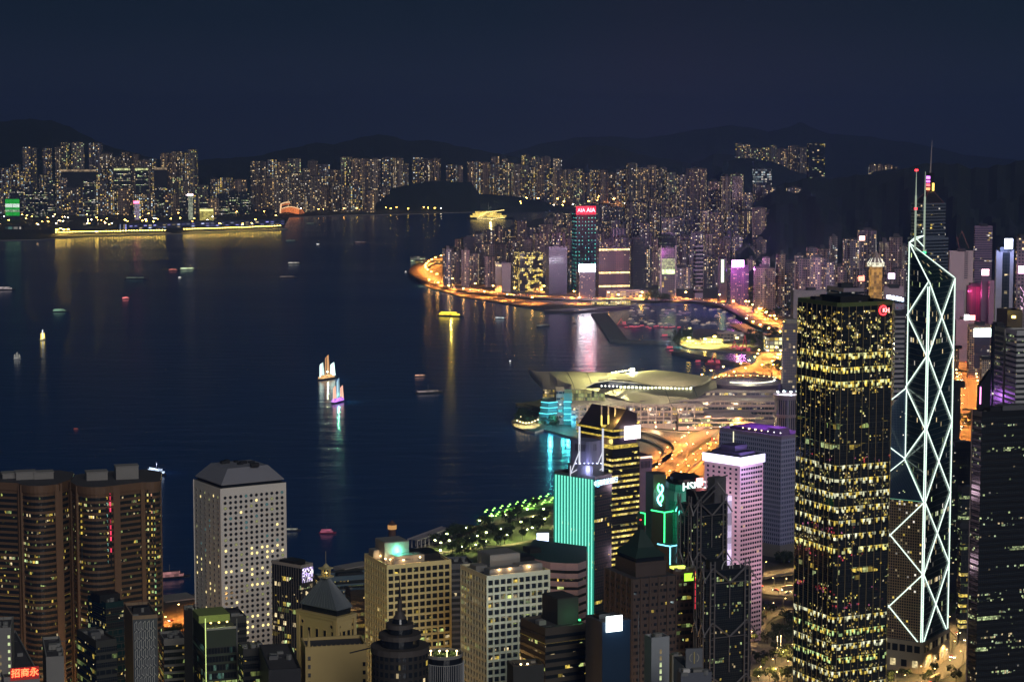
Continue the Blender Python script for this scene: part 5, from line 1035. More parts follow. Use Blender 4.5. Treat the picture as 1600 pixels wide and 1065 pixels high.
# navy slab with blank white screen
b = simple('navy_slab', 'blank navy slab with one bright white square screen near its top', 'office tower', (915, 941, 985, 972, 990, 25), plain('navy_wall', (.02, .05, .1), .5, vary=.15), None, None, par=False); u0, u1 = b.uof('R', 946.5, b.z), b.uof('R', 971.5, b.z); b.sign('R', u0, u1, b.zof('R', u0, 987), b.zof('R', u0, 962.5), glow('white_square_screen', (.88, 1, .98), 4), name='video_screen'); point('screen_wash', b.pt('R', (u0 + u1) / 2, b.zof('R', u0, 975), 5), 900, (.4, .75, 1), b.e, 1)
b.roofbox(.3, .5, 6, 5, 2, M_DARKM)
b = simple('white_core_slab', 'slim pale slab with a column of greenish lit windows, right of the navy slab', 'office block', (1007, 1018, 1046, 1000, 1010, 22), plain('pale_render', (.42, .44, .46), .7), None, None, boxes=[(.5, .5, 4, 3, 2, GRY)]); b.panes([('R', b.w1 * .52, b.z - 6 - 3.3 * k, R.choice((0, 0, 1))) for k in range(20)], [M_LITG, M_LITD], 1.1, 2.2, off=.05)
b = simple('ochre_core_slab', 'short ochre-grey block joined behind the slim pale slab', 'office block', (1044, 1050, 1066, 1027, 1030, 20), plain('ochre_grey', (.3, .27, .2), .7), None, None); b.panes([('R', b.w1 * .6, b.z - 4 - 3.6 * k, R.choice((0, 1, 1))) for k in range(6)], [M_LITG, M_DKG], 1.4, .8, off=.05)
b = simple('emblem_block', 'grey block crowned by a panel with a dim round emblem', 'office block', (1069, 1071, 1098, 1043, 960, 10), plain('mid_grey', (.2, .21, .23), .7), None, None, par=False); b.slab('R', .2, b.w1 - .2, b.z, b.z + 9, -1.5, 0, [plain('mid_grey', (.2, .21, .23), .7)], 'sign_panel'); ring_on(b, 'R', (b.w1 / 2, b.z + 4.8), 2.0, 2.4, -1.0, 1.0, plain('emblem_paint', (.5, .48, .4), .5), 'emblem_arc', .05, .2); ring_on(b, 'R', (b.w1 / 2, b.z + 4.8), 2.0, 2.4, 2.1, 4.1, plain('emblem_paint', (.5, .48, .4), .5), 'emblem_arc', .05, .2); b.slab('R', b.w1 / 2 - .25, b.w1 / 2 + .25, b.z + 2, b.z + 7.6, .05, .3, [plain('emblem_paint_y', (.6, .5, .2), .5)], 'emblem_bar')
simple('grey_rooftop', 'flat grey rooftop block at the bottom below the emblem panel', 'office block', (1058, 1064, 1112, 1056, 900, 12), plain('mid_grey_b', (.16, .17, .2), .7), None, None, boxes=[(.2, .3, 3, 2, 2.5, M_WHT), (.6, .5, 5, 4, 2, GRY)])
mb = MB(); p = P(998, 955, 985); mb.bar((p.x, p.y, 40), p, .35, 6, 0, .15); q = solo(mb, 'flagpole', [M_STEEL], 'thin grey flagpole standing between navy slab and slim pale slab', 'flagpole')
# pink lit tower with glowing violet-white crown
b = Bld('pink_tower', 'pink lit tower with small square windows under a glowing violet-white crown band', 'office tower', geo=(1100.5, 1156.5, 1192.5, 727, 1545, 44)); print('pink', b.w1, b.w2, b.z)
M_PK = plain('pink_white_tile', (.8, .62, .68), .6, vary=.06, scale=.05); b.body(M_PK); specs = []
for f_, n_ in (('L', 6), ('R', 9)):
    ln = b.fr(f_)[3]
    for j in range(int((b.z - 8) / 3.55)):
        for i in range(n_): q = R.random(); specs.append((f_, (i + .5) * (ln - 2) / n_ + 1, b.z - 3.5 - j * 3.55, 1 if q < .012 else 0))
b.panes(specs, [M_DKG, M_LITW], 2.1, 1.7, off=.06)
mb = MB(); o = outset(b.poly, 1.0); mb.prism(o, b.z, b.z + 6.2, 0, 1); mb.build('crown_light_band', [glow('violet_white_band', (.8, .74, 1), 2.6), M_ROOF], b.e); mb = MB(); mb.prism(outset(b.poly, -4), b.z + 6.2, b.z + 8.5); mb.build('roof_deck', plain('violet_roof', (.25, .2, .4), .7), b.e); b.roofbox(.5, .5, 14, 14, 4, plain('violet_roof', (.25, .2, .4), .7), z=b.z + 8.5)
point('crown_wash', b.pt('R', 0, b.z + 4, 18), 30000, (.65, .5, 1), b.e, 4)
for f_, u_, dz_, e_ in (('L', 20, -30, 26000), ('L', 26, -85, 20000), ('R', 14, -30, 20000), ('R', 18, -85, 16000)):
    q = b.pt(f_, u_, b.z + dz_, 26); mb = MB(); lampdot(mb, (q.x, q.y, 12), .35); mb.bar((q.x, q.y, 2.5), (q.x, q.y, 12), .12); mb.build('added_floodlight', [GL_WARM], b.e); point('facade_fill_beam', (q.x, q.y, q.z), e_, (1, .66, .84), b.e, 6)  # fixtures and bare lights added to brighten the pink walls
# big blue-grey office behind
b = Bld('blue_office_slab', 'big blue-grey ribbed office slab with violet roof, behind the pink lit tower', 'office tower', geo=(1124, 1221, 1262, 686, 1870, 42)); print('blue', b.w1, b.w2, b.z)
b.body(wm('blue_ribbed_wall', 2.4, 4.2, .24, .22, .004, (GRN, WARM2), (.42, .43, .66), (.42, .43, .66), (.07, .08, .18), e=2.2, bf=.05, pf=.16, wr=.5, gr=.2), plain('violet_deck', (.14, .07, .22), .7)); b.parapet(3, 1, plain('violet_coping', (.4, .32, .5), .6)); b.roofbox(.5, .6, 30, 40, 5, plain('violet_deck', (.14, .07, .22), .7)); b.roofbox(.6, .3, 14, 14, 6, plain('violet_box', (.3, .2, .4), .7))
for k in range(7): q = b.pt('L', b.w2 * (.35 + .1 * k), b.z + 5, -3); mb = MB(); lampdot(mb, q, .9 if k in (1, 2) else .5); mb.build('roof_lamp', GL_WARM if k < 4 else GL_WH, b.e)
mb = MB(); mb.prism(outset(b.poly, 1.2), 2.5, 14, 0, 0); mb.build('pale_podium', M_CONC, b.e); b.slab('L', b.w2 * .23, b.w2 * .24, b.z - 26, b.z + 1, 0, .4, [glow('pale_yellow_strip', (1, .95, .6), 1.6)], 'light_strip')
point('violet_roof_light', (b.c.x, b.c.y, b.z + 30), 60000, (.6, .2, 1), b.e, 5)
# right edge dark towers
RT = [band_mat('black_band', 1.5, 1.4, .03, (GRN, WHITE, WARM2), .8, sub=2), band_mat('black_band_some', 1.4, 1.4, .3, (GRN, (.8, 1, .6, 1), WARM2), 1.0, sub=3, cl=12.), band_mat('black_band_lit', 1.4, 1.4, .75, (GRN, (.9, 1, .5, 1), GRN), 1.0, sub=3, cl=22.)]
BLK = plain('black_cladding', (.012, .013, .015), .4)
b = simple('black_tower', 'huge near-black tower filling the lower right edge with sparse lit offices', 'office tower', (1519, 1534, 1625, 646, 1380, 18), BLK, None, lambda k, z: RT[0] if R.random() < .66 else RT[1] if R.random() < .72 else RT[2], (4.2, 2.6), boxes=[(.6, .5, 20, 10, 4, M_STEEL), (.25, .4, 8, 8, 3, M_DARKM)])
b.slab('L', .2, .9, 3, b.z + 2, 0, .6, [plain('pale_fin', (.35, .3, .32), .6)], 'corner_fin')
b = Bld('wedge_crown_block', 'dark block with slanted roof and a pink neon edge standing on the black tower', 'office block', geo=(1527, 1531, 1548, 602, 1560, 18)); b.body(BLK); b.slab('R', .1, 1.0, b.z - 14, b.z - 1, 0, .5, [glow('pink_edge_neon', (1, .3, .75), 3)], 'neon_strip'); pl = b.poly; mb = MB(); zz = zpix(pl[1], 577)
mb.face([(pl[0].x, pl[0].y, b.z), (pl[1].x, pl[1].y, b.z), (pl[1].x, pl[1].y, zz)]); mb.face([(pl[3].x, pl[3].y, b.z), (pl[0].x, pl[0].y, b.z), (pl[1].x, pl[1].y, zz), (pl[2].x, pl[2].y, zz)]); mb.face([(pl[2].x, pl[2].y, b.z), (pl[3].x, pl[3].y, b.z), (pl[2].x, pl[2].y, zz)]); mb.face([(pl[1].x, pl[1].y, b.z), (pl[2].x, pl[2].y, b.z), (pl[2].x, pl[2].y, zz), (pl[1].x, pl[1].y, zz)]); mb.build('slanted_roof', BLK, b.e)
DG = plain('dark_slate_glass', (.03, .035, .045), .2)
b = simple('dark_glass_tower', 'dark banded glass tower with a row of white lamps low down, right edge', 'office tower', (1549, 1552, 1570, 509, 1680, 12), DG, None, [RT[0], RT[0], RT[1]], (3.9, 2.2), boxes=[(.5, .5, 6, 8, 2.5, M_DARKM)]); b.slab('R', 0, b.w1, b.zof('R', 2, 616), b.zof('R', 2, 613), 0, .5, [glow('white_lamp_row', (1, 1, .8), 1.6, True, .8)], 'lamp_row')
b = simple('blue_lit_tower', 'dark tower with pale side fins and blue star-like lights below its crown', 'office tower', (1569, 1571, 1589, 516, 1640, 8), plain('slate_blue', (.04, .05, .07), .3), None, [RT[0], RT[1], band_mat('blue_spark_band', 1.4, 2.4, .2, ((.3, .4, 1, 1), (.6, .7, 1, 1)), 1.8, sub=2)], (4, 2.5)); b.slab('R', -.8, .4, 3, b.z + 1, -1, .5, [M_CONC], 'side_fin'); b.slab('R', b.w1 - .4, b.w1 + .8, 3, b.z + 1, -1, .5, [M_CONC], 'side_fin')
b = simple('lamp_crown_block', 'dark setback block crowned by one bright yellow lamp', 'office tower', (1572, 1574, 1598, 487, 1720, 10), plain('brown_dark', (.07, .055, .05), .6), None, None); q = P(1584, 495, 1712); mb = MB(); lampdot(mb, q, 1.9); mb.build('yellow_lamp', GL_YEL, b.e); point('yellow_lamp_light', q + Vector((0, -4, 1)), 5000, (1, .8, .1), b.e, 1); q = P(1577, 489, 1712)
b = simple('white_striped_block', 'white horizontally striped block at the right edge', 'office tower', (1587, 1589, 1625, 519, 1600, 8), plain('white_stripe_wall', (.55, .54, .55), .6), None, [RT[0], RT[0], RT[1]], (4.0, 1.9)); b.z
# ================================================================ convention centre
def quadstrip(mb, A, B, m=0):
    for i in range(len(A) - 1): mb.face([A[i], A[i + 1], B[i + 1], B[i]], None, m)
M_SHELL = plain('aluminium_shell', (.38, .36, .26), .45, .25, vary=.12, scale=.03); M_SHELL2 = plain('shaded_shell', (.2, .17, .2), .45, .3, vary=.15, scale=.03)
cc = thing('convention_centre', 'low waterfront hall under huge overlapping wing shaped metal roofs with a lit clerestory row', 'convention centre', tuple(G(1000, 650, 2.5)))
front = [(872, 613, 38), (892, 607.5, 42), (915, 608, 41), (938, 612, 38), (960, 619, 34), (983, 626.5, 32), (1005, 630, 31), (1032, 631, 31), (1062, 628, 32), (1089, 619.5, 36), (1104, 611, 40), (1120, 605, 43)]
back = [(858, 580, 50), (876, 580, 51), (904, 580.5, 52), (925, 581, 52), (945, 582, 52), (965, 583, 52), (985, 584, 52), (1010, 585, 52), (1040, 585, 52), (1070, 587, 51), (1095, 590, 49), (1118, 597, 46)]
def gp(a): return G(a[0], a[1], a[2])
def shell(front, back, bulge, name, mat, n=10, th=1.5):
    mb = MB(); cols = []
    ns_ = 4
    def lerp(L_, t_): i = min(int(t_), len(L_) - 2); s = t_ - i; return gp(L_[i]).lerp(gp(L_[i + 1]), s)
    N_ = (len(front) - 1) * ns_
    for i in range(N_ + 1):
        f_, k_ = lerp(front, i / ns_), lerp(back, i / ns_); cols.append([f_.lerp(k_, j / n) + Vector((0, 0, bulge * (math.sin(math.pi * j / n) ** .8))) for j in range(n + 1)])
    for a, b_ in zip(cols, cols[1:]):
        for j in range(n): mb.face([a[j], b_[j], b_[j + 1], a[j + 1]]); d = Vector((0, 0, -th)); mb.face([a[j] + d, a[j + 1] + d, b_[j + 1] + d, b_[j] + d])
        d = Vector((0, 0, -th)); mb.face([a[0] + d, b_[0] + d, b_[0], a[0]]); mb.face([a[-1], b_[-1], b_[-1] + d, a[-1] + d])
    o = mb.build(name, mat, cc, True); return o, cols
o, cols = shell(front, back, 5, 'main_roof_shell', M_SHELL)
mb = MB()
for i in (5, 10, 16, 30, 36):
    c_ = cols[i]
    for p, q in zip(c_, c_[1:]): mb.bar(p + Vector((0, 0, .3)), q + Vector((0, 0, .3)), .35, 4)
mb.build('roof_seams', M_DARKM, cc)
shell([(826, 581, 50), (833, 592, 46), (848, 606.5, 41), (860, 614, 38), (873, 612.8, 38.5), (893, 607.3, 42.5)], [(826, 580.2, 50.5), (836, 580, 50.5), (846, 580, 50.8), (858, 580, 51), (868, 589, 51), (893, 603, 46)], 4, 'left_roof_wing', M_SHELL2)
up_f = [(935, 594.5, 53), (951, 592.2, 53.5), (983, 593.8, 53.5), (1005, 599, 52), (1028, 602.6, 51), (1073, 604, 50), (1096, 600.5, 50), (1111, 592, 51)]
up_b = [(938, 590, 55), (960, 585, 56), (985, 581.5, 57), (1000, 580, 57), (1023, 578, 57), (1055, 580.5, 56), (1091, 586, 54), (1112, 589, 52)]
shell(up_f, up_b, 2, 'upper_roof_shell', M_SHELL)
eye_t = [(916, 604.5), (929, 598.3), (951, 595), (983, 597.5), (1019, 602), (1050, 604), (1083, 605)]; eye_b = [(916, 606.5), (929, 606.3), (951, 606.6), (983, 607.4), (1019, 608.3), (1050, 608.8), (1083, 608.7)]
mb = MB(); Yc = 2784; quadstrip(mb, [P(x, y, Yc) for x, y in eye_b], [P(x, y, Yc + 3) for x, y in eye_t]); mb.build('clerestory_glass', M_DKG, cc)
mb = MB()
for (a, b_) in zip(eye_t, eye_t[1:]): mb.bar(P(a[0], a[1] - .3, Yc), P(b_[0], b_[1] - .3, Yc), .55, 4)
mb.build('clerestory_light_line', glow('pale_cove_light', (1, .95, .75), .8), cc)
mlight = glow('clerestory_lamp', (1, .98, .6), 5)
for k in range(24):
    x = 940 + k * 6.05; y = hat(x, eye_b) - 2.6 - (1.2 if x < 970 else 0); p = P(x, y, Yc - 1.5); s_ = 1.1 if x > 965 else .6; mb = MB(); mb.box((p.x, p.y), (2.6 * s_ if k != 17 else 4.2, .5), p.z - 1.2 * s_, p.z + 1.2 * s_); mb.build('clerestory_lamp', mlight if x > 965 else GL_WH, cc)
for k in range(7): p = P(957 + k * 5.2, 582 - k * .75, 2925); mb = MB(); lampdot(mb, p, 1.2 if k < 6 else 3.4); mb.build('roof_floodlight', glow('flood_lamp', (1, .95, .5), 22), cc)
point('roof_flood', P(987, 570, 2890), 700000, (1, .93, .4), cc, 3); point('roof_flood', P(940, 585, 2830) + Vector((0, 0, 32)), 330000, (1, .92, .4), cc, 3); point('roof_flood', P(1040, 590, 2760) + Vector((0, 0, 45)), 240000, (1, .8, .55), cc, 3)
# halls under the roof
CV = [band_mat('cc_lit_band', 5.0, 3.6, .7, (WARM2, WHITE, GOLD), 1.5, sub=4, wall=(.4, .33, .36)), band_mat('cc_pale_band', 6.0, 3.6, .5, (WHITE, WARM2, GOLD), 1.2, sub=3, glass=(.12, .1, .13), wall=(.4, .33, .36)), band_mat('cc_green_band', 4.0, 3.6, .85, (GRN, WARM2, GOLD), 2.2, sub=4)]
M_CCW = plain('pale_stone_cladding', (.42, .34, .36), .7, vary=.12)
def ccblock(x0, x1, Y0, Y1, z0, ytop, label, mats, fh=6.0, gh=3.6, name='hall_facade', mat=None):
    a, b_ = P(x0, 640, Y0), P(x1, 640, Y0); zt = zat(ytop, Y0); pl = [Vector((a.x, Y0)), Vector((b_.x, Y0)), Vector((b_.x, Y1)), Vector((a.x, Y1))]
    mb = MB(); mb.prism(pl, z0, zt); o = mb.build(name, [mat or M_CCW], cc); z = zt - 1.5
    while z - fh > z0 and mats:
        mb = MB(); mb.wall(pl[0] + Vector((0, -.2)), pl[1] + Vector((0, -.2)), z - gh, z, R.uniform(0, 50), 0, v0=0); mb.build('window_band', mats[R.randrange(len(mats))], o); z -= fh
    return o
ccblock(893, 1100, 2705, 2860, 2.5, 634, '', [CV[0], CV[1], CV[1]], 7, 4.5)
ccblock(1000, 1216, 2735, 2890, 2.5, 626, '', [CV[1], CV[0], CV[0]], 6.5, 3.6); ccblock(1096, 1216, 2780, 2930, 2.5, 612, '', [CV[1]], 8, 3)
ccblock(900, 1080, 2690, 2706, 2.5, 655, '', [CV[0], CV[2]], 6, 4); ccblock(1060, 1180, 2680, 2734, 2.5, 652, '', [CV[2], CV[1]], 6, 4)
mb = MB(); Yg = 2760
for k in range(5):
    x0, x1 = 893 + k * 10.6, 893 + (k + 1) * 10.6 - .8; a, b_ = P(x0, 620, Yg), P(x1, 620, Yg); zt = zat(hat(x0, [(893, 609), (915, 609.5), (945, 616)]), Yg); zb_ = zat(631, Yg); mb = MB(); mb.wall(a, b_, zb_, zt, k * 9); mb.build('glass_wall', wm('lit_hall_glass', 3.2, 5, .03, .06, .95, ((.9, .85, .3, 1), (.8, .9, .35, 1)), (.1, .1, .08), e=.55, power=1), cc)
mb = MB(); a, b_ = P(848, 620, 2790), P(866, 620, 2782); mb.wall(a, b_, zat(630, 2790), zat(608, 2790)); mb.build('glass_wall', wm('lit_lobby_glass', 3, 4, .05, .1, .85, (GOLD, WARM2), (.1, .08, .05), e=1.1, power=1), cc)
mb = MB()
for x in range(905, 1090, 12): p = P(x, 650, 2687); mb.bar((p.x, p.y, 3), (p.x, p.y, zat(632, 2687)), .9, 5)
mb.build('colonnade', plain('violet_columns', (.45, .38, .42), .6), cc)
for x_ in (925, 975, 1025, 1075, 1125, 1175): q = P(x_, 662, 2640); mb = MB(); mb.bar((q.x, q.y, 2.5), (q.x, q.y, 12), .25, 5); lampdot(mb, (q.x, q.y, 12.5), 1.1, 1); mb.build('added_forecourt_lamp', [M_STEEL, GL_WARM], cc); point('facade_fill_light', (q.x, q.y, 16), 70000, (1, .66, .36), cc, 2)  # lamps added to brighten and warm the hall facade
# teal terraces at the left end
for i, (x0, x1, y) in enumerate([(843, 871, 627.5), (842, 871, 636), (840, 870, 645), (839, 869, 654)]):
    a, b_ = P(x0, y, 2735), P(x1, y, 2735); z_ = a.z; q = [(a.x + 2, a.y), ((a.x + b_.x) / 2, a.y - 8), (b_.x, a.y), (b_.x, a.y + 45), (a.x + 5, a.y + 40)]; mb = MB(); mb.prism(q, z_ - 6, z_ + .2, 0, 0, True); o = mb.build('terrace_deck', plain('teal_deck', (.1, .3, .34), .5), cc)
    if i < 3: mb = MB(); mb.bar((q[0][0], q[0][1] - .5, z_), (q[1][0], q[1][1] - .6, z_), .55); mb.bar((q[1][0], q[1][1] - .6, z_), (q[2][0], q[2][1] - .5, z_), .55); mb.build('edge_light', glow('teal_edge_light', (.15, .85, .9), 2.4), o)
for y in (627.5, 637, 646.5, 656): a, b_ = P(881, y, 2728), P(893, y, 2728); mb = MB(); mb.bar(a, b_, .7); mb.build('edge_light', glow('teal_edge_light', (.15, .85, .9), 2.4), cc)
for x0, x1, Y0, yt, mt in ((869, 882, 2735, 610, M_CCW), (881, 894, 2730, 614, plain('teal_wall', (.15, .35, .38), .5))): ccblock(x0, x1, Y0, Y0 + 40, 2.5, yt, '', [CV[0]] if x0 < 875 else [], 8, 3, 'stair_tower', mt)
point('teal_light', P(860, 650, 2705), 34000, (.1, .8, 1), cc, 2); point('teal_light', P(888, 655, 2700), 24000, (.1, .8, 1), cc, 2); point('teal_water_light', P(880, 668, 2655), 16000, (.05, .8, .75), cc, 2)
# arched truss hall on the right
ar = thing('arched_truss_hall', 'dark hall with a big arched roof truss and white lit ring beside the wing roofs', 'hall', tuple(G(1165, 640, 2.5)))
top = [(1100, 600), (1115, 592), (1135, 586.5), (1155, 583.5), (1175, 583.5), (1195, 586.5), (1215, 592), (1228, 598)]; bot = [(x, y + 4.2) for x, y in top]
mb = MB()
for dy in (0, 16):
    for L_ in (top, bot):
        for a, b_ in zip(L_, L_[1:]): mb.bar(P(a[0], a[1], 2900 + dy), P(b_[0], b_[1], 2900 + dy), .9, 5)
mb.build('arch_chord', M_DARKM, ar); mb = MB()
for k in range(1, 8):
    x = 1108 + k * 14; yt, yb = hat(x, top), 603; p = P(x, yt, 2900); mb.bar(p, (p.x, p.y, 52), .9, 4)
    if k < 7 and k > 1: x2 = x + 14; mb.bar(P(x2, hat(x2, top) + 4, 2900), (p.x, p.y, 54), .5, 4)
mb.build('arch_posts', M_DARKM, ar)
mb = MB(); q = [P(1166 + 62 * math.cos(t_) , 611 - 0, 2840 + 1) for t_ in (0, 0)]; c_ = P(1166, 606, 2850); mb.prism([(c_.x + 54 * math.cos(k * math.pi / 12), c_.y + 50 * math.sin(k * math.pi / 12)) for k in range(24)], 2.5, 45, 0, 0); mb.build('hall_drum', plain('dark_violet_roof', (.1, .07, .12), .6), ar)
RW = glow('white_ring_light', (1, 1, .75), 2.4); mb = MB()
for k in range(-11, 1):
    t0, t1 = math.pi * (k) / 12 + .12, math.pi * (k + 1) / 12 + .12; 
    if -10 < k < 0: mb.bar((c_.x + 40 * math.cos(t0), c_.y + 10 + 42 * math.sin(t0), 47), (c_.x + 40 * math.cos(t1), c_.y + 10 + 42 * math.sin(t1), 47), .8)
mb.build('ring_light', RW, ar)
for k in range(13): t_ = math.pi * (k + .5) / 13; p = (c_.x + 42 * math.cos(t_), c_.y + 10 + 30 * math.sin(t_), 49); mb = MB(); lampdot(mb, p, 1.1); mb.build('ring_lamp', GL_WARM if k % 3 else GRN_L, ar) if False else mb.build('ring_lamp', glow('ring_yellow_lamp', (1, 1, .5), 4), ar)
mb = MB(); [mb.bar((c_.x - 30 + 8 * k, c_.y - 20 + 2 * k, 47), (c_.x - 24 + 8 * k, c_.y + 24, 47), .4) for k in range(8)]; mb.build('roof_beams', M_STEEL, ar)
point('ring_flood', (c_.x, c_.y - 10, 62), 120000, (1, .9, .6), ar, 3)
mb = MB(); a, b_ = P(1120, 615, 2790), P(1216, 615, 2790); mb.prism([(a.x, a.y), (b_.x, b_.y), (b_.x, b_.y + 100), (a.x, a.y + 100)], 2.5, zat(611, 2790)); mb.build('flat_roof_hall', plain('dark_violet_roof', (.1, .07, .12), .6), ar)
# drum topped hotel and grey tower
hc = P(1229, 640, 2560); b = Bld('drum_hotel', 'cylindrical hotel drum with vertical slots and white rooftop lamps', 'hotel', poly=[Vector((hc.x + 15 * math.cos(k * math.pi / 12 - 1.57), hc.y + 15 * math.sin(k * math.pi / 12 - 1.57))) for k in range(24)], z=zat(622, 2545)); b.body(wm('slotted_drum', 2.8, 60, .25, .02, .25, ((.2, .25, .5, 1), (.5, .45, .3, 1)), (.5, .4, .48), glass=(.02, .02, .05), e=.5))
for z0, r_ in ((b.z, 17), (b.z - 24, 17)): mb = MB(); mb.prism([(b.c.x + r_ * math.cos(k * math.pi / 12), b.c.y + r_ * math.sin(k * math.pi / 12)) for k in range(24)], z0, z0 + 3.5, 0, 0, True); mb.build('cornice_ring', plain('pale_violet_stone', (.5, .38, .45), .6), b.e)
for k in range(4): p = (b.c.x - 12 + 8 * k, b.c.y - 8 + (k % 2) * 5, b.z + 7); mb = MB(); lampdot(mb, p, 1.5); mb.build('rooftop_lamp', glow('cool_flood', (.85, 1, .95), 9), b.e)
point('roof_flood', (b.c.x, b.c.y - 10, b.z + 10), 40000, (.9, 1, 1), b.e, 1)
b = simple('grey_tower', 'plain grey glass tower half hidden by the broad dark tower, behind the drum shaped hotel', 'office tower', (1222, 1224, 1262, 505, 2820, 8), wm('grey_glass_grid', 3, 3.6, .06, .12, .05, (WARM2, GOLD), (.28, .24, .3), glass=(.13, .13, .17), e=1.2, wr=.4, gr=.25), boxes=[(.4, .5, 20, 12, 5, GRY)])
# peninsula restaurants
def low(name, label, x0, x1, yb, yt, mat, depth=30, roof=None):
    a, b_ = G(x0, yb, 2.5), G(x1, yb, 2.5); dx = (b_ - a); n_ = Vector((-dx.y, dx.x, 0)).normalized() * depth; mb = MB(); pl = [a[:2], b_[:2], (b_ + n_)[:2], (a + n_)[:2]]; zt = zat(yt, a.y); mb.prism(pl, 2.5, zt, 0, 1)
    cx, cy = (a.x + b_.x) / 2 + n_.x / 2, (a.y + b_.y) / 2 + n_.y / 2; mb.box((cx, cy), (dx.length * .5, depth * .4), zt, zt + 2.5, math.atan2(dx.y, dx.x), 1, 1); i_ = [(cx + (p[0] - cx) * 1.02, cy + (p[1] - cy) * 1.02) for p in pl]; mb.prism(i_, zt - .6, zt + .4, 1, 1, True)
    return solo(mb, name, [mat, roof or M_ROOF], label, name.replace('_', ' '))
YL = wm('bright_pavilion_wall', 5, 4, .08, .15, .9, (GOLD, (1, .85, .4, 1), WARM2), (.5, .4, .15), e=2.6, power=1)
low('waterside_restaurant', 'bright yellow lit low pavilion at the left end of the basin peninsula', 1064, 1095, 539, 531, YL); low('clubhouse', 'long pale lit clubhouse on the basin peninsula, right of the yellow pavilion', 1122, 1162, 532, 520, wm('pale_clubhouse_wall', 6, 5, .1, .2, .5, (WHITE, WARM2), (.5, .42, .35), e=.9), 25, plain('pale_club_roof', (.4, .36, .32), .7))
low('waterside_pavilion', 'middle gold lit pavilion of the basin peninsula', 1096, 1130, 537, 529, YL); low('canopy_station', 'glowing white-yellow canopy building beside the grey tower', 1198, 1226, 549, 527, wm('canopy_glow_wall', 8, 7, .08, .1, .85, ((1, .95, .5, 1), WHITE, GOLD), (.3, .3, .2), e=2.0), 45); low('lit_billboard_kiosk', 'small glowing yellow kiosk board at the tip of the peninsula', 1075, 1080, 522, 511, glow('kiosk_yellow', (1, .9, .3), 3), 3)
low('shore_clubhouse', 'low arched hall with gold lights between the highway and the basin trees', 948, 1018, 468, 455, wm('gold_arcade_wall', 7, 6, .12, .2, .6, (GOLD, WARM2), (.4, .3, .2), e=1.6), 30, plain('arch_roof', (.3, .24, .18), .6)); low('basin_terminal', 'long shed with bright gold openings below the highway, at the left of the boat basin', 925, 985, 476, 470, YL, 20); low('headland_shed', 'pale-green lit shed at the tip of the curved headland', 641, 664, 408, 401, wm('shed_wall', 9, 6, .1, .2, .7, ((.8, 1, .6, 1), WHITE), (.3, .3, .25), e=1.6), 30); low('headland_terminal', 'second lit shed with green-yellow lamps nearer the water on the headland', 648, 690, 413, 407, wm('shed_wall_b', 7, 6, .1, .2, .6, (GRN, GOLD), (.3, .3, .2), e=1.8), 30)
# ================================================================ named mid-distance towers
def mid(name, label, x0, xc, x1, ytop, Y, wall, bands=None, bh=(4, 2.4), a=15, cat='office tower', roof=None, boxes=((.5, .5, 14, 10, 5, M_DARKM),), **k):
    return simple(name, label, cat, (x0, xc, x1, ytop, Y, a), wall, roof, bands, bh, boxes=boxes, **k)
MD = plain('dark_mid_wall', (.06, .05, .08), .5); MP = plain('mauve_mid_wall', (.12, .1, .13), .6)
b = mid('studded_dark_tower', 'dark tower studded with teal dots under a red lit double sign', 893, 900, 931, 334, 5050, wm('teal_dot_wall', 8, 9, .4, .38, .75, ((.1, .9, .7, 1), (.15, .7, .8, 1)), (.02, .025, .03), e=2.6, power=.5), zb=2.5)
zt = b.z; sb = b.sign('R', 0, b.w1, zt - 2, zt + 18, glow('deep_red_sign', (1, .0, .03), 1.5), off=.8, name='sign_board'); b.text('R', b.w1 * .26, zt + 8, 12, 'AIA', glow('pale_red_letters', (1, .35, .4), 5), off=1.5, parent=sb); b.text('R', b.w1 * .74, zt + 8, 14, 'AIA', glow('pale_red_letters', (1, .35, .4), 5), off=1.5, parent=sb); point('sign_wash', b.pt('R', b.w1 / 2, zt + 10, 30), 150000, (1, .05, .1), b.e, 6)
mid('curved_office', 'banded grey office tower with a gold beaded crown beside the white screen tower', 852, 858, 886, 386, 4900, MP, [band_mat('mid_band_a', 6, 2.6, .12, (WHITE, COOL, WARM2), 1.0, sub=2, glass=(.1, .12, .16)), band_mat('mid_band_b', 6, 2.6, .03, (WHITE, COOL), 1, glass=(.12, .13, .18))], (4.6, 2.6))
b = mid('gold_windowed_block', 'dark block with a big irregular patch of solid gold windows', 803, 812, 848, 396, 5000, wm('gold_patch_wall', 4, 5, .1, .12, .8, (GOLD, (1, .8, .3, 1)), (.1, .08, .1), e=2.2, power=.6, cl=16.), boxes=((.5, .5, 14, 10, 3, M_DARKM),))
b = mid('white_screen_tower', 'grey tower with a large glaring white screen facing the harbour', 900, 905, 930, 424, 4780, wm('grey_ribbed', 3, 3, .2, .2, .1, (WHITE, WARM2), (.2, .17, .19), e=1.5)); zs = b.z; b.sign('R', -1, b.w1, zs - 1, zs + 16, glow('glaring_white_screen', (.92, .88, 1), 26), off=1.5, name='video_screen')
b = mid('beaded_hotel', 'broad brown hotel slab ringed by three rows of gold lamps', 931, 936, 984, 388, 4850, wm('hotel_wall', 4.5, 4, .3, .3, .06, (WARM, WARM2), (.11, .065, .06), e=1.8, strip=20)); 
for y in (390, 426, 447): b.slab('R', 0, b.w1, b.zof('R', 10, y) - 2, b.zof('R', 10, y) + 1.5, 0, 1, [glow('gold_bead_row', (1, .7, .25), 4, True, 4)], 'lamp_row')
mid('pale_frame_tower', 'mauve tower with twin pale vertical frames and three beaded light columns', 952, 956, 978, 358, 5700, wm('framed_wall', 9, 60, .12, .01, 0, (WHITE, WHITE), (.36, .3, .36), glass=(.05, .05, .08)), par=True)
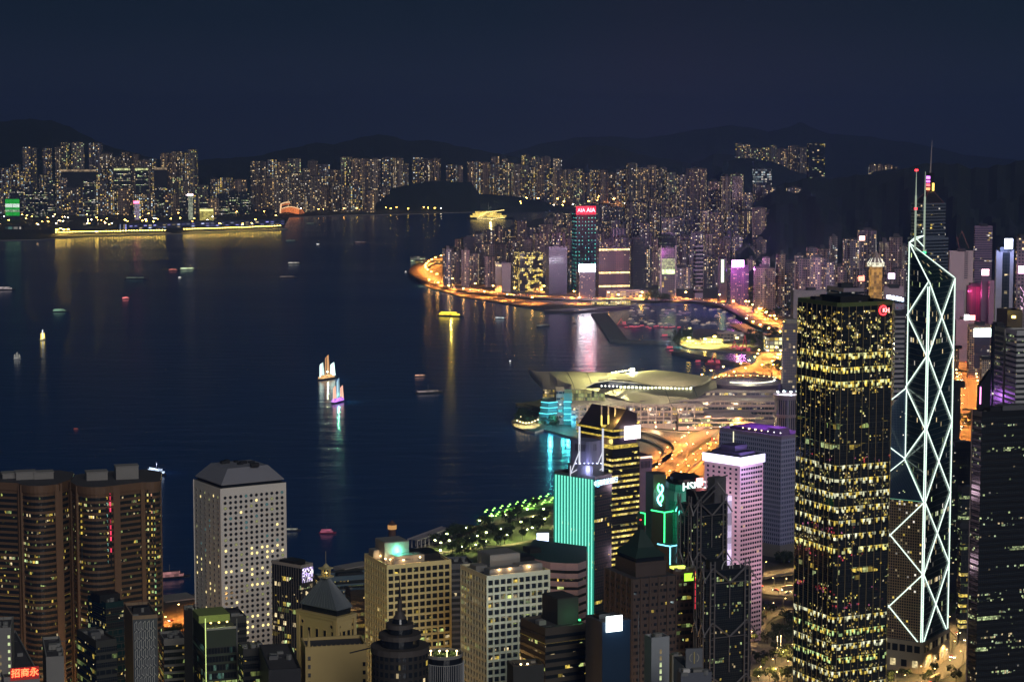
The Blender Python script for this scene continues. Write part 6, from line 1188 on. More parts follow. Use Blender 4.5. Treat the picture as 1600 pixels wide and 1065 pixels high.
b = mid('portal_tower', 'glass tower framed by pale portal columns with green-yellow lit lower screen', 1029, 1033, 1056, 388, 4750, wm('portal_glass', 5, 4, .05, .1, .12, (GRN, GOLD), (.18, .16, .18), glass=(.05, .06, .05), e=1.2)); b.slab('R', 2, b.w1 - 2, b.zof('R', 5, 428), b.zof('R', 5, 404), 0, 1, [glow('yellow_green_haze_screen', (.8, .9, .4), .6, True, 3)], 'video_screen'); b.slab('R', 3, b.w1 - 3, b.zof('R', 5, 428), b.zof('R', 5, 421), 1, 1.6, [glow('bright_green_screen', (.7, 1, .4), 3, True, 4)], 'video_screen')
for u in (0, b.w1): b.slab('R', u - 1, u + 1, 3, b.z + 6, 0, 2, [M_CONC], 'portal_column')
mid('striped_office', 'slim tower with white horizontal stripes right of the portal framed tower', 1084, 1087, 1099, 384, 4800, plain('stripe_mid', (.32, .33, .38), .5), [band_mat('stripe_dark', 6, 5, .1, (WHITE, GRN), 1.2, sub=3)], (9, 6))
b = mid('magenta_sign_tower', 'mauve slab tower glowing under a magenta rooftop sign', 1136, 1142, 1170, 416, 4550, wm('mauve_flats', 4, 4, .25, .28, .22, (WARM2, WHITE, (1, .6, .9, 1)), (.24, .17, .24), e=1.8, strip=8), cat='office tower'); b.sign('R', b.w1 * .05, b.w1 * .72, b.z - 2, b.z + 13, glow('magenta_screen', (1, .3, .95), 16), off=1, name='sign_board'); point('magenta_wash', b.pt('R', 10, b.z, 40), 300000, (1, .2, .9), b.e, 6)
b = mid('green_strip_block', 'dim block carrying a tall vertical green-white light strip', 1122, 1125, 1136, 405, 4700, MP, None); b.slab('R', b.w1 * .2, b.w1 * .55, b.zof('R', 2, 441), b.z - 1, 0, 1, [glow('green_white_strip', (.7, 1, .55), 3)], 'light_strip')
mid('blue_black_block', 'dark blue block between the beaded hotel and portal tower', 986, 990, 1008, 372, 5050, MD, [RT[0]]); mid('tall_dark_tower', 'tall dark blue-roofed tower above the portal framed one', 1028, 1034, 1056, 366, 5400, MD, [RT[0], RT[1]]); mid('round_shoulder_tower', 'dark tower with lit white roof line left of the dotted tower', 720, 724, 742, 372, 5500, MD, [RT[0]])
b = mid('blank_grey_block', 'blank grey low tower with gold lit crown near the waterfront highway', 774, 784, 798, 412, 4930, plain('blank_grey', (.22, .2, .2), .7), None, a=35); b.slab('L', 1, b.w2 - 1, b.z - 7, b.z - 2, 0, .6, [glow('gold_crown_band', (1, .8, .4), 1.6, True, 3)], 'lit_band')
for px_, py_, Y_, e_, c_ in ((915, 400, 4600, 900000, (.95, .6, .85)), (985, 395, 4700, 500000, (1, .6, .8)), (1070, 390, 4600, 500000, (.95, .55, .85)), (1150, 385, 4300, 700000, (1, .4, .95)), (840, 395, 4800, 400000, (.95, .65, .75)), (740, 400, 4900, 300000, (1, .7, .75)), (1060, 345, 5400, 700000, (.95, .6, .8)), (1190, 350, 5400, 500000, (.9, .6, .85)), (930, 345, 5500, 600000, (1, .4, .6)), (1290, 400, 3700, 500000, (.85, .6, 1)), (1400, 400, 3000, 300000, (.9, .5, .9)), (1535, 420, 3350, 300000, (1, .45, .7)), (1215, 420, 3900, 400000, (.85, .65, 1))):
    q = P(px_, py_, Y_); l = bpy.data.lights.new('city_fill_spot', 'SPOT'); l.energy = e_ * 1.5; l.color = c_; l.shadow_soft_size = 12; l.spot_size = math.radians(150); l.spot_blend = .5; o = bpy.data.objects.new('city_fill_spot', l); COL.objects.link(o); o.location = q; o.rotation_euler = Vector((0, 1, -.1)).to_track_quat('-Z', 'Y').to_euler()  # bare fill spots added to tint the mid-distance city walls
# kowloon side landmarks
b = mid('green_screen_block', 'twin block glowing solid green with white bands at the far left shore', 7, 8, 30.5, 311, 9000, MD, None, a=2, boxes=())
for s_ in (0, 1):
    u0, u1 = (.5 + s_ * (b.w1 / 2)), (b.w1 / 2 - 1 + s_ * b.w1 / 2); zA, zB = b.zof('R', 10, 337), b.z; hh = zB - zA
    for f0, f1, m_ in ((0, .22, 0), (.22, .36, 1), (.36, .5, 0), (.5, .72, 2), (.72, 1, 0)): b.slab('R', u0, u1, zA + hh * f0, zA + hh * f1 - .4, 0, 2, [[glow('solid_green', (.01, .75, .06), .75), glow('green_white_text', (.6, 1, .6), .8, True, 4), glow('white_band', (.8, 1, .85), 1.4)][m_]], 'screen_panel')
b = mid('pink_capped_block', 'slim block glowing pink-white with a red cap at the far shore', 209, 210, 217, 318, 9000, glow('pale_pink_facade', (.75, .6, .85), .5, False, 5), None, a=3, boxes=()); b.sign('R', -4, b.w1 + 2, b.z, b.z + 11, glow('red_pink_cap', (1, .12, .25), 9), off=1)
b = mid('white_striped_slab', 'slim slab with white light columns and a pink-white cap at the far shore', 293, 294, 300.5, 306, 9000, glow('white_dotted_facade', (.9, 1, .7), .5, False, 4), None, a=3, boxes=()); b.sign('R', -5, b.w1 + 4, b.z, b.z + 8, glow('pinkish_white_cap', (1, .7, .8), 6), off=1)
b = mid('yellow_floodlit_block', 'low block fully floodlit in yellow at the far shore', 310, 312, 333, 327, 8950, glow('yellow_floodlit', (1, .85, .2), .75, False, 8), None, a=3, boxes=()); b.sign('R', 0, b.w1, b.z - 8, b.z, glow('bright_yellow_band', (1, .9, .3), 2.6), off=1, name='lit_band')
for x0, x1, yt, lb in ((177, 203, 263, 'wide dark block with yellow roof line, left one of the pair at far left'), (210, 231, 263, 'wide dark block with yellow roof line, right one of the pair at far left'), (240, 261, 262, 'dark block with faint roof line right of the yellow lined pair'), (94, 150, 265, 'long black slab with warm speckled roof edge at far left')):
    b = mid('dark_slab', lb, x0, x0 + 1, x1, yt, 9700, OFF[0] if x0 in (177, 210) else plain('black_slab', (.02, .025, .035), .5), None, a=2, boxes=()); b.slab('R', 0, b.w1, b.z - 9, b.z, 0, 2, [glow('roofline_yellow' if x0 in (177, 210) else 'roofline_warm', (.9, .95, .4) if x0 in (177, 210) else (1, .7, .4), 1.5 if x0 in (177, 210) else .6, True, 7)], 'roof_light_line')
mid('tall_glass_tower', 'tall dark glass tower dotted with yellow floors standing alone at the far right ridge', 1261, 1264, 1289, 225, 7600, wm('dark_glass_dots', 9, 7, .1, .2, .3, (GOLD, WARM2, GRN), (.015, .025, .04), glass=(.01, .02, .035), e=1.6, bf=.15, pf=.6, cl=30.), None, zb=100)
b = mid('white_panelled_tower', 'tower with lit white floors near the ridge, below the lone glass tower', 1176, 1180, 1206, 264, 8200, wm('white_floor_dots', 8, 9, .05, .2, .6, (WHITE, COOL), (.1, .1, .14), e=1.0), None); mid('lit_window_wall_block', 'block with large pale yellow windows in the hillside group', 1141, 1143, 1162, 272, 7000, wm('big_yellow_windows', 12, 12, .2, .2, .8, (GRN, WARM2), (.14, .07, .1), e=1.1), None)
# wan chai side seen around the zigzag tower
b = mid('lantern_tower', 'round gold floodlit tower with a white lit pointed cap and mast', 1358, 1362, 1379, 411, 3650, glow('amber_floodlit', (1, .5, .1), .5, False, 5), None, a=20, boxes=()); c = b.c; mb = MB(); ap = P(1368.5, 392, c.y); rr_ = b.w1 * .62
mb.loft([[(c.x + rr_ * k_ * math.cos(t * math.pi / 5), c.y + rr_ * k_ * math.sin(t * math.pi / 5), z_) for t in range(10)] for k_, z_ in ((1, b.z), (.15, ap.z))]); mb.build('pointed_cap', plain('cap_metal', (.4, .35, .3), .5), b.e); mb = MB()
for t in range(10): mb.bar((c.x + rr_ * math.cos(t * math.pi / 5), c.y + rr_ * math.sin(t * math.pi / 5), b.z + 1), (c.x, c.y, ap.z), .5)
mb.build('cap_ribs', glow('white_rib_light', (1, .98, .85), 1.8), b.e); mb = MB(); mb.bar((c.x, c.y, ap.z), P(1368.5, 366, c.y), .6); mb.build('mast', glow('pale_mast', (.8, .8, .7), .4), b.e); mb = MB(); mb.prism([(c.x + (rr_ + 2) * math.cos(t * math.pi / 8), c.y + (rr_ + 2) * math.sin(t * math.pi / 8)) for t in range(16)], b.z - 6, b.z + 1, 0, 0, True); mb.build('cap_collar', glow('white_collar', (1, .95, .7), 1.2, True, 3), b.e)
WC = plain('blank_pale_wall', (.5, .45, .46), .7, vary=.08)
b = mid('blank_pale_block', 'blank off-white slab with a slotted right edge, right of the zigzag tower', 1482, 1484, 1521, 393, 3640, WC, None, a=5); b.slab('R', b.w1 * .62, b.w1 * .78, b.z - 48, b.z + .5, 0, .5, [wm('slot_column', 6, 3.4, .02, .3, .0, (WHITE, WHITE), (.5, .45, .46), glass=(.03, .03, .04))], 'slotted_strip')
mb = MB(); q = P(1500, 392, 3670); mb.bar(q, P(1495, 370, 3670), .7); mb.bar(P(1503, 361, 3670), P(1514, 388, 3670), .6); mb.bar(P(1503, 361, 3670), P(1497, 375, 3670), .3); solo(mb, 'tower_crane', [plain('crane_red', (.25, .1, .08), .6)], 'thin red luffing crane standing on the off-white slab', 'crane')
mid('violet_office_tower', 'tall violet-grey banded tower with a lit upper row, behind the off-white slab', 1522, 1524, 1551, 354, 4000, plain('violet_wall', (.3, .2, .32), .6), [band_mat('violet_band', 5, 2.2, .04, (WARM2, WHITE), 1.8, glass=(.1, .08, .14)), band_mat('violet_band', 5, 2.2, .04, (WARM2, WHITE), 1.8), band_mat('violet_band_lit', 5, 2.2, .5, (GOLD, WHITE), 1.6)], (4.4, 2.2), a=5)
b = mid('cored_slab_tower', 'grey slab tower with dark glass centre and a blue-white square sign above', 1555, 1557, 1584, 393, 2500, plain('lilac_grey', (.5, .45, .5), .6), None, a=5); b.slab('R', b.w1 * .36, b.w1 * .78, 3, b.z - 1, 0, .6, [band_mat('dark_core_glass', 4, 4, .08, (GOLD, WARM2), 1.6, sub=2)], 'glass_core'); sgn = P(1576, 388, b.c.y - 6); mb = MB(); mb.box((sgn.x, sgn.y), (9.5, 1.2), sgn.z - .5, sgn.z + 11.5, .1); mb.build('sign_board', glow('blue_white_square', (.72, .78, 1), 9), b.e); point('sign_wash', (sgn.x, sgn.y - 20, sgn.z), 60000, (.4, .5, 1), b.e, 4)
b = mid('pink_sign_tower', 'tall speckled tower at the right edge with a pink-white sign', 1587, 1589, 1612, 372, 2900, RES2[1], None, a=5); s_ = P(1597, 427, b.c.y - 25); mb = MB(); mb.box((s_.x, s_.y), (10, 1), s_.z, s_.z + 10, 0); mb.build('sign_board', glow('pink_white_sign', (1, .5, .75), 9), b.e); mb = MB()
for k in range(8): a_ = P(1594 + (k % 3) * 3, 448 + k * 5, b.c.y - 26); mb.bar(a_, P(1597 + (k * 7 % 4), 452 + k * 5, b.c.y - 26), .35)
mb.build('neon_scribble', glow('pink_neon_lines', (1, .55, .85), 2.4), b.e)
b = mid('magenta_washed_block', 'block washed in magenta light below the violet-grey tower', 1510, 1512, 1533, 447, 3560, wm('magenta_wall', 4, 4, .2, .25, .05, (WHITE, (1, .4, .6, 1)), (.35, .06, .18), e=1.4, strip=5), None, a=5); point('magenta_light', b.pt('R', 10, b.z - 10, 22), 60000, (1, .1, .35), b.e, 3)
b = mid('pink_sign_column', 'slim dark column tower topped by a square pink-white sign', 1533, 1534, 1545, 430, 3540, plain('dim_violet', (.12, .09, .14), .5), None, a=5, boxes=()); b.sign('R', 0, b.w1, b.z, b.z + 10, glow('pink_white_square', (1, .55, .65), 9), off=.5, name='sign_board'); mid('mauve_plain_block', 'plain mauve slab right of the slim pink signed column', 1545, 1546, 1556, 439, 3530, plain('mauve_plain', (.3, .2, .27), .6), None, a=5, boxes=())
b = mid('grid_framed_block', 'block with an orange lit grid edge and a white-green curved screen', 1512, 1515, 1549, 508, 3240, wm('orange_grid_wall', 3.2, 3.6, .12, .15, .12, (WARM, WARM2), (.55, .36, .25), glass=(.05, .045, .07), e=1.2), None, a=5); b.sign('R', b.w1 * .2, b.w1 * .98, b.zof('R', 8, 526), b.zof('R', 8, 513), glow('white_green_screen', (.8, 1, .9), 7), off=1.2, name='video_screen'); b.slab('R', b.w1 * .24, b.w1 * .95, b.zof('R', 8, 575), b.zof('R', 8, 527), 0, .4, [band_mat('dim_violet_core', 4, 4, .1, (WARM2, WHITE), 1, sub=2, glass=(.08, .07, .12))], 'glass_core')
b = mid('billboard_block', 'pale low block carrying twin white and red signs', 1491, 1494, 1524, 500, 3480, plain('pale_pink_wall', (.4, .3, .32), .6), None, a=5); b.sign('R', b.w1 * .42, b.w1 * .66, b.z, b.z + 9, glow('white_glare', (1, .97, .92), 10), off=.5, name='sign_board'); b.sign('R', b.w1 * .7, b.w1 * .98, b.z, b.z + 8, glow('red_white_glare', (1, .3, .25), 7), off=.5, name='sign_board')
b = mid('red_sign_slab', 'grey slab with a small vertical red sign, hugging the zigzag tower', 1490, 1492, 1507, 455, 3520, plain('hazy_grey', (.3, .25, .3), .6), None, a=5, boxes=()); b.sign('R', b.w1 * .35, b.w1 * .75, b.zof('R', 3, 522), b.zof('R', 3, 508), glow('red_orange_sign', (1, .15, .08), 5), off=.5, name='sign_board')
mid('small_grid_flats', 'small pale flats at the foot of the orange grid edged block', 1531, 1534, 1549, 562, 3050, wm('pale_small_flats', 3.2, 3.3, .25, .25, .25, (WARM2, WARM), (.5, .42, .38), e=1.2), None, a=10, cat='apartment block'); mid('thin_grid_flats', 'thin pale flats beside the junction, left of the orange grid edged block', 1491, 1493, 1499, 545, 3300, wm('pale_small_flats', 3.2, 3.3, .25, .25, .25, (WARM2, WARM), (.5, .42, .38)), None, a=10, cat='apartment block')
mid('teal_black_slab', 'black slab tucked right behind the zigzag tower', 1482, 1484, 1501, 605, 1750, DG, [RT[0]], a=8); mid('stepped_black_block', 'black stepped block below, at the right foot of the zigzag tower', 1482, 1486, 1520, 700, 1700, DG, [RT[0], RT[0], RT[1]], a=8); mid('cyan_sign_block', 'dark block with a small cyan logo between the zigzag and near-black towers', 1498, 1502, 1530, 770, 1600, DG, [RT[0], RT[2], RT[0]], a=10); mid('low_lit_block', 'low block with bright yellow lit floors at the foot of the near-black tower', 1500, 1503, 1521, 825, 1560, DG, [K3, GB], a=10)
b = mid('pale_cylinder_block', 'pale round building with dark ring stripes behind the broad dark tower edge', 1397, 1399, 1414, 492, 2300, plain('pale_ringed', (.45, .42, .45), .6), [RT[0]], (5.5, 2.4), a=10); mid('stacked_roof_block', 'low pale block with stepped decks peeping over the broad dark tower', 1292, 1318, 1350, 452, 2300, plain('pink_deck', (.42, .33, .4), .6), [band_mat('cool_deck_band', 4, 2, .5, (COOL, WHITE), .8, sub=3)], (5, 2.2), a=15); mid('long_pale_hall', 'long pale blank hall left of the stepped deck block', 1236, 1240, 1298, 455, 3300, plain('hazy_white', (.32, .3, .34), .7), None, a=5); b = mid('lilac_lit_block', 'lilac lit low block under the gold pointed tower', 1380, 1382, 1412, 450, 3000, plain('lilac_wall', (.55, .42, .55), .6), None, a=5); mb = MB(); q = P(1396, 470, 2400)
for k in range(9): mb.box((P(1387 + k * 2.9, 466 + k * .6, 2400).x, 2400), (2.6, .8), P(1387, 466 + k * .6, 2400).z, P(1387, 461 + k * .6 - (k % 2), 2400).z)
o = solo(mb, 'rooftop_neon', [glow('blue_white_script', (.6, .75, 1), 7)], 'slanted row of blue-white neon letters between broad dark tower and zigzag tower', 'neon sign'); mid('red_dotted_block', 'block with rows of red and blue dots right beside the broad dark tower', 1396, 1399, 1413, 474, 2420, wm('red_dot_wall', 4.5, 4.5, .36, .36, .6, ((1, .15, .15, 1), (1, .4, .3, 1), (.3, .3, 1, 1)), (.3, .25, .32), e=1.3), None, a=5)
for x, y, Y, m_, lb in ((1347, 373, 3900, glow('coral_sign', (1, .45, .35), 8), 'small glowing coral sign on the pale tall flats left of the gold tower'), (1393, 432, 3300, glow('lilac_sign', (1, .75, 1), 8), 'small glowing lilac-white sign between the gold tower and zigzag tower'), (1346, 436, 3500, glow('red_lamp_sign', (1, .12, .08), 9), 'small red neon sign left of the gold floodlit tower')):
    p = P(x, y, Y); mb = MB(); mb.box((p.x, p.y), (10, 1.5), p.z - 3, p.z + 5); mb.bar((p.x - 3, p.y + 2, 3), (p.x - 3, p.y + 2, p.z + 4), .7, 4, 1); mb.bar((p.x + 3, p.y + 2, 3), (p.x + 3, p.y + 2, p.z + 4), .7, 4, 1); solo(mb, 'neon_sign', [m_, M_STEEL], lb, 'neon sign')
# ================================================================ roads and their lamps
ORANGE = (1, .31, .05); AMBER = (1, .6, .2)
LAMPN = [0]
def lamp_proto(h, arm, head, mat, name, col=M_STEEL):
    root = thing(name, 'x', 'street lamp', (0, 0, 0)); mb = MB(); mb.bar((0, 0, 0), (0, 0, h), .14, 5, 0, .08); mb.bar((0, 0, h), (arm, 0, h + .4), .07, 4); mb.build('pole', col, root)
    mb = MB(); mb.blob((arm, 0, h + .3), head, head * .6, 0, 6, 3); mb.build('lamp_head', mat, root); return root
def copy_tree(o, parent=None):
    c = o.copy(); COL.objects.link(c); c.parent = parent
    for ch in o.children: copy_tree(ch, c)
    return c
LP = {}; SPOTS = {}
def lamp_at(kind, p, label, group, h=9, head=.5, mat=None, rz=0, light=0, lc=ORANGE, name='street_lamp'):
    key = (kind,)
    if key not in LP: LP[key] = lamp_proto(h, 1.8, head, mat, name); o = LP[key]
    else: o = copy_tree(LP[key])
    o.location = p; o.rotation_euler = (0, 0, rz); o['label'] = label; o['group'] = group; o['category'] = 'street lamp' if name == 'street_lamp' else name.replace('_', ' '); o['_o'] = (p[0], p[1], p[2])
    for c in list(o.children):
        if c.type == 'LIGHT': bpy.data.objects.remove(c)
    if light:
        ld = SPOTS.get((light, tuple(lc)))
        if ld is None: ld = bpy.data.lights.new('lamp_light', 'SPOT'); ld.energy = light * 3.0; ld.color = lc; ld.shadow_soft_size = 1.5; ld.spot_size = math.radians(152); ld.spot_blend = .6; SPOTS[(light, tuple(lc))] = ld
        l = bpy.data.objects.new('lamp_light', ld); COL.objects.link(l); l.parent = o; l.location = (1.8, 0, h * 1.4)
    return o
def road(name, label_group, pts, wd, z=3.0, lamps=0, lamp=None, thick=0, lines=True, sides=(1,), lab=None, light=0, lc=ORANGE, h=10, head=.9, mat=None, kind='a', skip=0):
    mb, fine = ribbon(name, pts, wd, z, M_ASPH, thick or .3); o = struct(name, mb, [M_ASPH, M_CONC])
    if lines:
        mk = MB(); n_ = max(1, int(wd / 8))
        for i in range(0, len(fine) - 1):
            a, b_ = fine[i], fine[i + 1]; d = (b_ - a); L_ = d.length; d.normalize(); nr = Vector((-d.y, d.x, 0)); s = 0
            while s < L_ - 3:
                for k in range(1, n_):
                    q = a + d * s + nr * (-wd / 2 + wd * k / n_) + Vector((0, 0, .01)); mk.face([q - nr * .12, q + d * 3 - nr * .12, q + d * 3 + nr * .12, q + nr * .12])
                s += 9
        if mk.f and wd < 40: struct('road_marking', mk, [plain('road_paint', (.7, .7, .65), .6)])
    if lamps:
        acc = 0; nxt = lamps / 2; k = 0
        for i in range(len(fine) - 1):
            a, b_ = fine[i], fine[i + 1]; d = b_ - a; L_ = d.length; dn = d / L_
            while nxt <= acc + L_:
                q = a + dn * (nxt - acc); nr = Vector((-dn.y, dn.x, 0))
                for s_ in sides:
                    pp = q + nr * s_ * (wd / 2 - .5); lamp_at(kind, (pp.x, pp.y, z), lab, label_group, h, head, mat or GL_ORG, math.atan2(-nr.y * s_, -nr.x * s_), light if k % (skip + 1) == 0 else 0, lc); k += 1; LAMPN[0] += 1
                nxt += lamps
            acc += L_
    return fine
GL_SOD = glow('sodium_lamp', (1, .5, .1), 60); GL_SOD2 = glow('sodium_lamp_near', (1, .62, .2), 22); GL_PALE = glow('pale_park_lamp', (.9, 1, .45), 24)
road('waterfront_highway', 'lamps along the curved waterfront highway', [(694, 402), (670, 409), (655, 418), (654, 427), (672, 437), (720, 450), (790, 459), (850, 463), (920, 466), (985, 467), (1050, 466), (1105, 469), (1145, 478), (1175, 494), (1205, 508), (1260, 520), (1330, 530)], 46, 9, lamps=88, thick=2.5,
     lab='orange sodium lamp standing along the curved elevated waterfront highway', light=420000, h=13, head=2.2, mat=GL_SOD, kind='far')
road('waterfront_road', 'lamps along the lower waterfront road', [(672, 443), (720, 457), (790, 467), (850, 474), (905, 473), (960, 472)], 32, 3.2, lamps=100, lab='orange lamp on the quayside road just below the waterfront highway', light=330000, h=12, head=2.2, mat=GL_SOD, kind='far', sides=(-1,))
road('inland_road', 'lamps along the road behind the highway', [(692, 418), (715, 436), (780, 449), (850, 456), (920, 459), (960, 460)], 24, 3.2, lamps=110, lab='orange lamp between the highway and the first row of towers', light=260000, h=12, head=2.0, mat=GL_SOD, kind='far')
road('causeway_slip_road', 'lamps along the interchange beside the boat basin', [(1105, 466), (1140, 471), (1170, 483), (1192, 500), (1215, 512), (1240, 516)], 24, 5, lamps=70, lab='orange lamp on the interchange right of the boat basin', light=80000, h=12, head=1.9, mat=GL_SOD, kind='far2', thick=1)
road('flyover_road', 'lamps along the bright sloping avenue', [(1150, 482), (1168, 470), (1176, 455), (1182, 440)], 26, 4, lamps=70, lab='yellow lamp on the short bright avenue running up behind the interchange', light=60000, h=12, head=1.9, mat=GL_SOD, kind='far')
road('gloucester_road', 'lamps along the shore road below the park', [(1150, 505), (1180, 520), (1215, 532), (1260, 545)], 34, 4, lamps=70, lab='orange lamp on the shore road between the basin and the grey tower', light=90000, h=12, head=1.8, mat=GL_SOD, kind='far')
road('wan_chai_road', 'lamps along the orange road behind the arched hall', [(1110, 600), (1125, 592), (1150, 584), (1180, 578), (1200, 566), (1205, 556), (1240, 545)], 42, 3.2, lamps=55, lab='orange lamp on the road curving behind the arched truss hall', light=140000, h=11, head=1.4, mat=GL_SOD, kind='mid', sides=(1, -1))
road('wan_chai_side_road', 'lamps along the orange road behind the arched hall', [(1185, 578), (1215, 592), (1250, 606)], 40, 3.3, lamps=50, lab='orange lamp on the road curving behind the arched truss hall', light=140000, h=11, head=1.4, mat=GL_SOD, kind='mid')
road('front_avenue', 'lamps on the avenue in front of the convention centre', [(995, 655), (1040, 662), (1085, 667), (1125, 662), (1170, 652)], 40, 3.2, lamps=42, lab='orange lamp on the avenue in front of the wing roofed centre', light=75000, h=10, head=.8, mat=GL_SOD2, kind='near', sides=(1, -1))
for pts_, w_ in (([(1128, 670), (1104, 689), (1070, 714), (1036, 740)], 6), ([(1142, 672), (1118, 694), (1086, 718), (1050, 748)], 9), ([(1000, 663), (1040, 671), (1080, 674)], 8), ([(1060, 655), (1100, 658), (1130, 655)], 7), ([(700, 443), (790, 463.5), (850, 469), (930, 470)], 16), ([(700, 430), (760, 449), (850, 459)], 14)):
    mb, _ = ribbon('planted_median', pts_, w_, 6.6 if pts_[0][0] > 1100 else 3.6, M_GRASS, 3); struct('planted_median', mb, [plain('dark_shrubbery', (.02, .035, .015), .9, vary=.5, scale=.3), M_CONC])
road('diagonal_avenue', 'lamps on the diagonal avenue', [(1135, 664), (1110, 682), (1078, 706), (1045, 730), (1010, 755), (980, 780)], 44, 6, lamps=42, lab='orange lamp on the wide diagonal avenue above the pink lit tower', light=62000, h=10, head=.75, mat=GL_SOD2, kind='near', sides=(1, -1), thick=1.5)
road('second_diagonal_road', 'lamps on the diagonal avenue', [(1150, 668), (1125, 690), (1095, 715), (1060, 745), (1030, 770)], 20, 3.4, lamps=45, lab='orange lamp on the wide diagonal avenue above the pink lit tower', light=40000, h=10, head=.75, mat=GL_SOD2, kind='near')
road('curved_ramp', 'lamps on the curved ramp', [(995, 668), (1030, 676), (1058, 690), (1064, 706), (1050, 724), (1020, 742), (985, 752)], 17, 8, lamps=60, lab='lamp on the curved ramp sweeping between avenue and gold banded tower', light=30000, h=9, head=1.0, mat=GL_SOD2, kind='near', thick=2)
road('inner_ramp', 'x', [(992, 680), (1020, 687), (1040, 697), (1044, 708), (1030, 722), (1000, 735)], 11, 6, thick=2)
for nm, pts, m_ in (('pale_plaza', [(1000, 690), (1026, 693), (1036, 703), (1030, 716), (1008, 726), (992, 728), (985, 700)], plain('pale_plaza_paving', (.32, .28, .22), .8)), ('planted_triangle', [(1075, 677), (1100, 674), (1092, 690), (1068, 702)], M_GRASS), ('median_lawn', [(1020, 658), (1055, 661), (1050, 668), (1022, 665)], M_GRASS)):
    mb = MB(); pl = face_out([tuple(G(x, y, 2.6)[:2]) for x, y in pts]); mb.prism(pl, 2.4, 2.75, 0, 0); struct(nm, mb, [m_])
road('hennessy_canyon_road', 'lamps in the street canyon right of the zigzag tower', [(1498, 552), (1506, 575), (1512, 605), (1514, 640), (1512, 680), (1508, 720)], 34, 3.2, lamps=46, lab='orange lamp in the street canyon right of the zigzag tower', light=60000, h=10, head=1.3, mat=GL_SOD2, kind='canyon', sides=(1, -1))
road('canyon_cross_road', 'x', [(1490, 572), (1520, 576), (1545, 574)], 26, 8, thick=1.5); road('canyon_footbridge', 'x', [(1488, 641), (1530, 641)], 9, 9, thick=2)
road('canyon_upper_road', 'lamps in the street canyon right of the zigzag tower', [(1500, 552), (1515, 556), (1540, 560)], 22, 3.4, lamps=40, lab='orange lamp in the street canyon right of the zigzag tower', light=60000, h=10, head=1.3, mat=GL_SOD2, kind='canyon')
road('lower_right_street', 'lamps on the curved street at the foot of the zigzag tower', [(1380, 1075), (1440, 1066), (1480, 1043), (1505, 1018), (1512, 1000), (1500, 985), (1480, 972)], 15, 3.2, lamps=28, lab='orange lamp on the curved street at the foot of the zigzag tower', light=9000, h=9, head=.4, mat=GL_SOD2, kind='close', sides=(1, -1), lc=AMBER)
road('flyover_by_pink_tower', 'lamps on the yellow flyover', [(1185, 899), (1215, 893), (1250, 889), (1300, 886)], 14, 9, lamps=30, lab='yellow lamp on the flyover crossing right of the pink lit tower', light=13000, h=9, head=.45, mat=GL_SOD2, kind='close', thick=1.8, lc=AMBER)
road('street_by_pink_tower', 'lamps on the yellow flyover', [(1180, 915), (1210, 925), (1250, 922), (1300, 915)], 22, 3.2, lamps=30, lab='yellow lamp on the street under the flyover right of the pink lit tower', light=16000, h=9, head=.45, mat=GL_SOD2, kind='close', lc=AMBER)
road('bottom_street', 'lamps on the street left of the broad dark tower', [(1160, 1080), (1205, 1060), (1240, 1035), (1270, 1010)], 16, 3.2, lamps=24, lab='orange lamp on the street left of the broad dark tower base', light=10000, h=9, head=.45, mat=GL_SOD2, kind='close', lc=AMBER, sides=(1, -1))
road('garden_lane', 'lamps among the trees left of the broad dark tower', [(1175, 1010), (1185, 985), (1200, 965), (1235, 950)], 7, 3.2, lamps=20, lab='warm lamp among the trees left of the broad dark tower', light=3500, h=6, head=.4, mat=GL_SOD2, kind='close', lc=AMBER)
road('left_shore_road', 'lamps on the orange shore road', [(215, 985), (255, 978), (290, 968), (330, 955), (390, 942)], 26, 3.2, lamps=36, lab='orange lamp on the shore road between the granite and porthole towers', light=24000, h=10, head=.6, mat=GL_SOD2, kind='shore', sides=(1, -1))
road('far_shore_promenade', 'lamps along the far left shoreline road', [(-40, 342), (60, 340.5), (180, 339.5), (300, 337.5), (420, 335), (470, 333)], 40, 8, lamps=135, lab='tiny orange lamp on the far left shoreline road', light=0, h=14, head=3.2, mat=GL_SOD, kind='farther')
road('kowloon_east_shore_road', 'lamps along the far shore under the wooded headland', [(480, 332), (560, 330), (640, 328.5), (740, 327), (790, 325)], 30, 6, lamps=135, lab='tiny warm lamp along the far shore road beneath the headland', h=14, head=3.0, mat=GL_SOD, kind='farther')
road('hillfoot_road', 'lamps along the bright road under the dense far towers', [(770, 318), (800, 316), (840, 317), (900, 316), (960, 318)], 60, 20, lamps=110, lab='bright yellow lamp under the dense far row of towers', light=260000, h=22, head=6, mat=GL_SOD, kind='hillfoot')
# the long lit quay
mb, fine = ribbon('runway_pier', [(84, 366.5), (150, 365), (240, 363), (262, 362.5)], 90, 5, M_CONC, 5); q = solo(mb, 'runway_pier', [M_CONC, M_CONC], 'long flat pier edged by a bright yellow row of lamps at the far left', 'pier')
mb, f2 = ribbon('runway_pier', [(286, 361.5), (360, 359), (440, 356)], 90, 5, M_CONC, 5); solo(mb, 'runway_pier', [M_CONC, M_CONC], 'second flat pier with yellow lamps, right of the long one at the far left', 'pier')
GLQ = glow('quay_lamp_yellow', (1, .66, .1), 42)
def quay(pts, n, head, kd, lab, light):
    for k in range(n):
        t_ = k / (n - 1); x = pts[0][0] + (pts[-1][0] - pts[0][0]) * t_; y = hat(x, pts); p = G(x, y, 5); lamp_at(kd, (p.x, p.y, 5), lab, 'lamps along the lit piers', 11, head, GLQ, -1.57, light if k % 3 == 0 else 0, (1, .6, .1), 'quay_lamp')
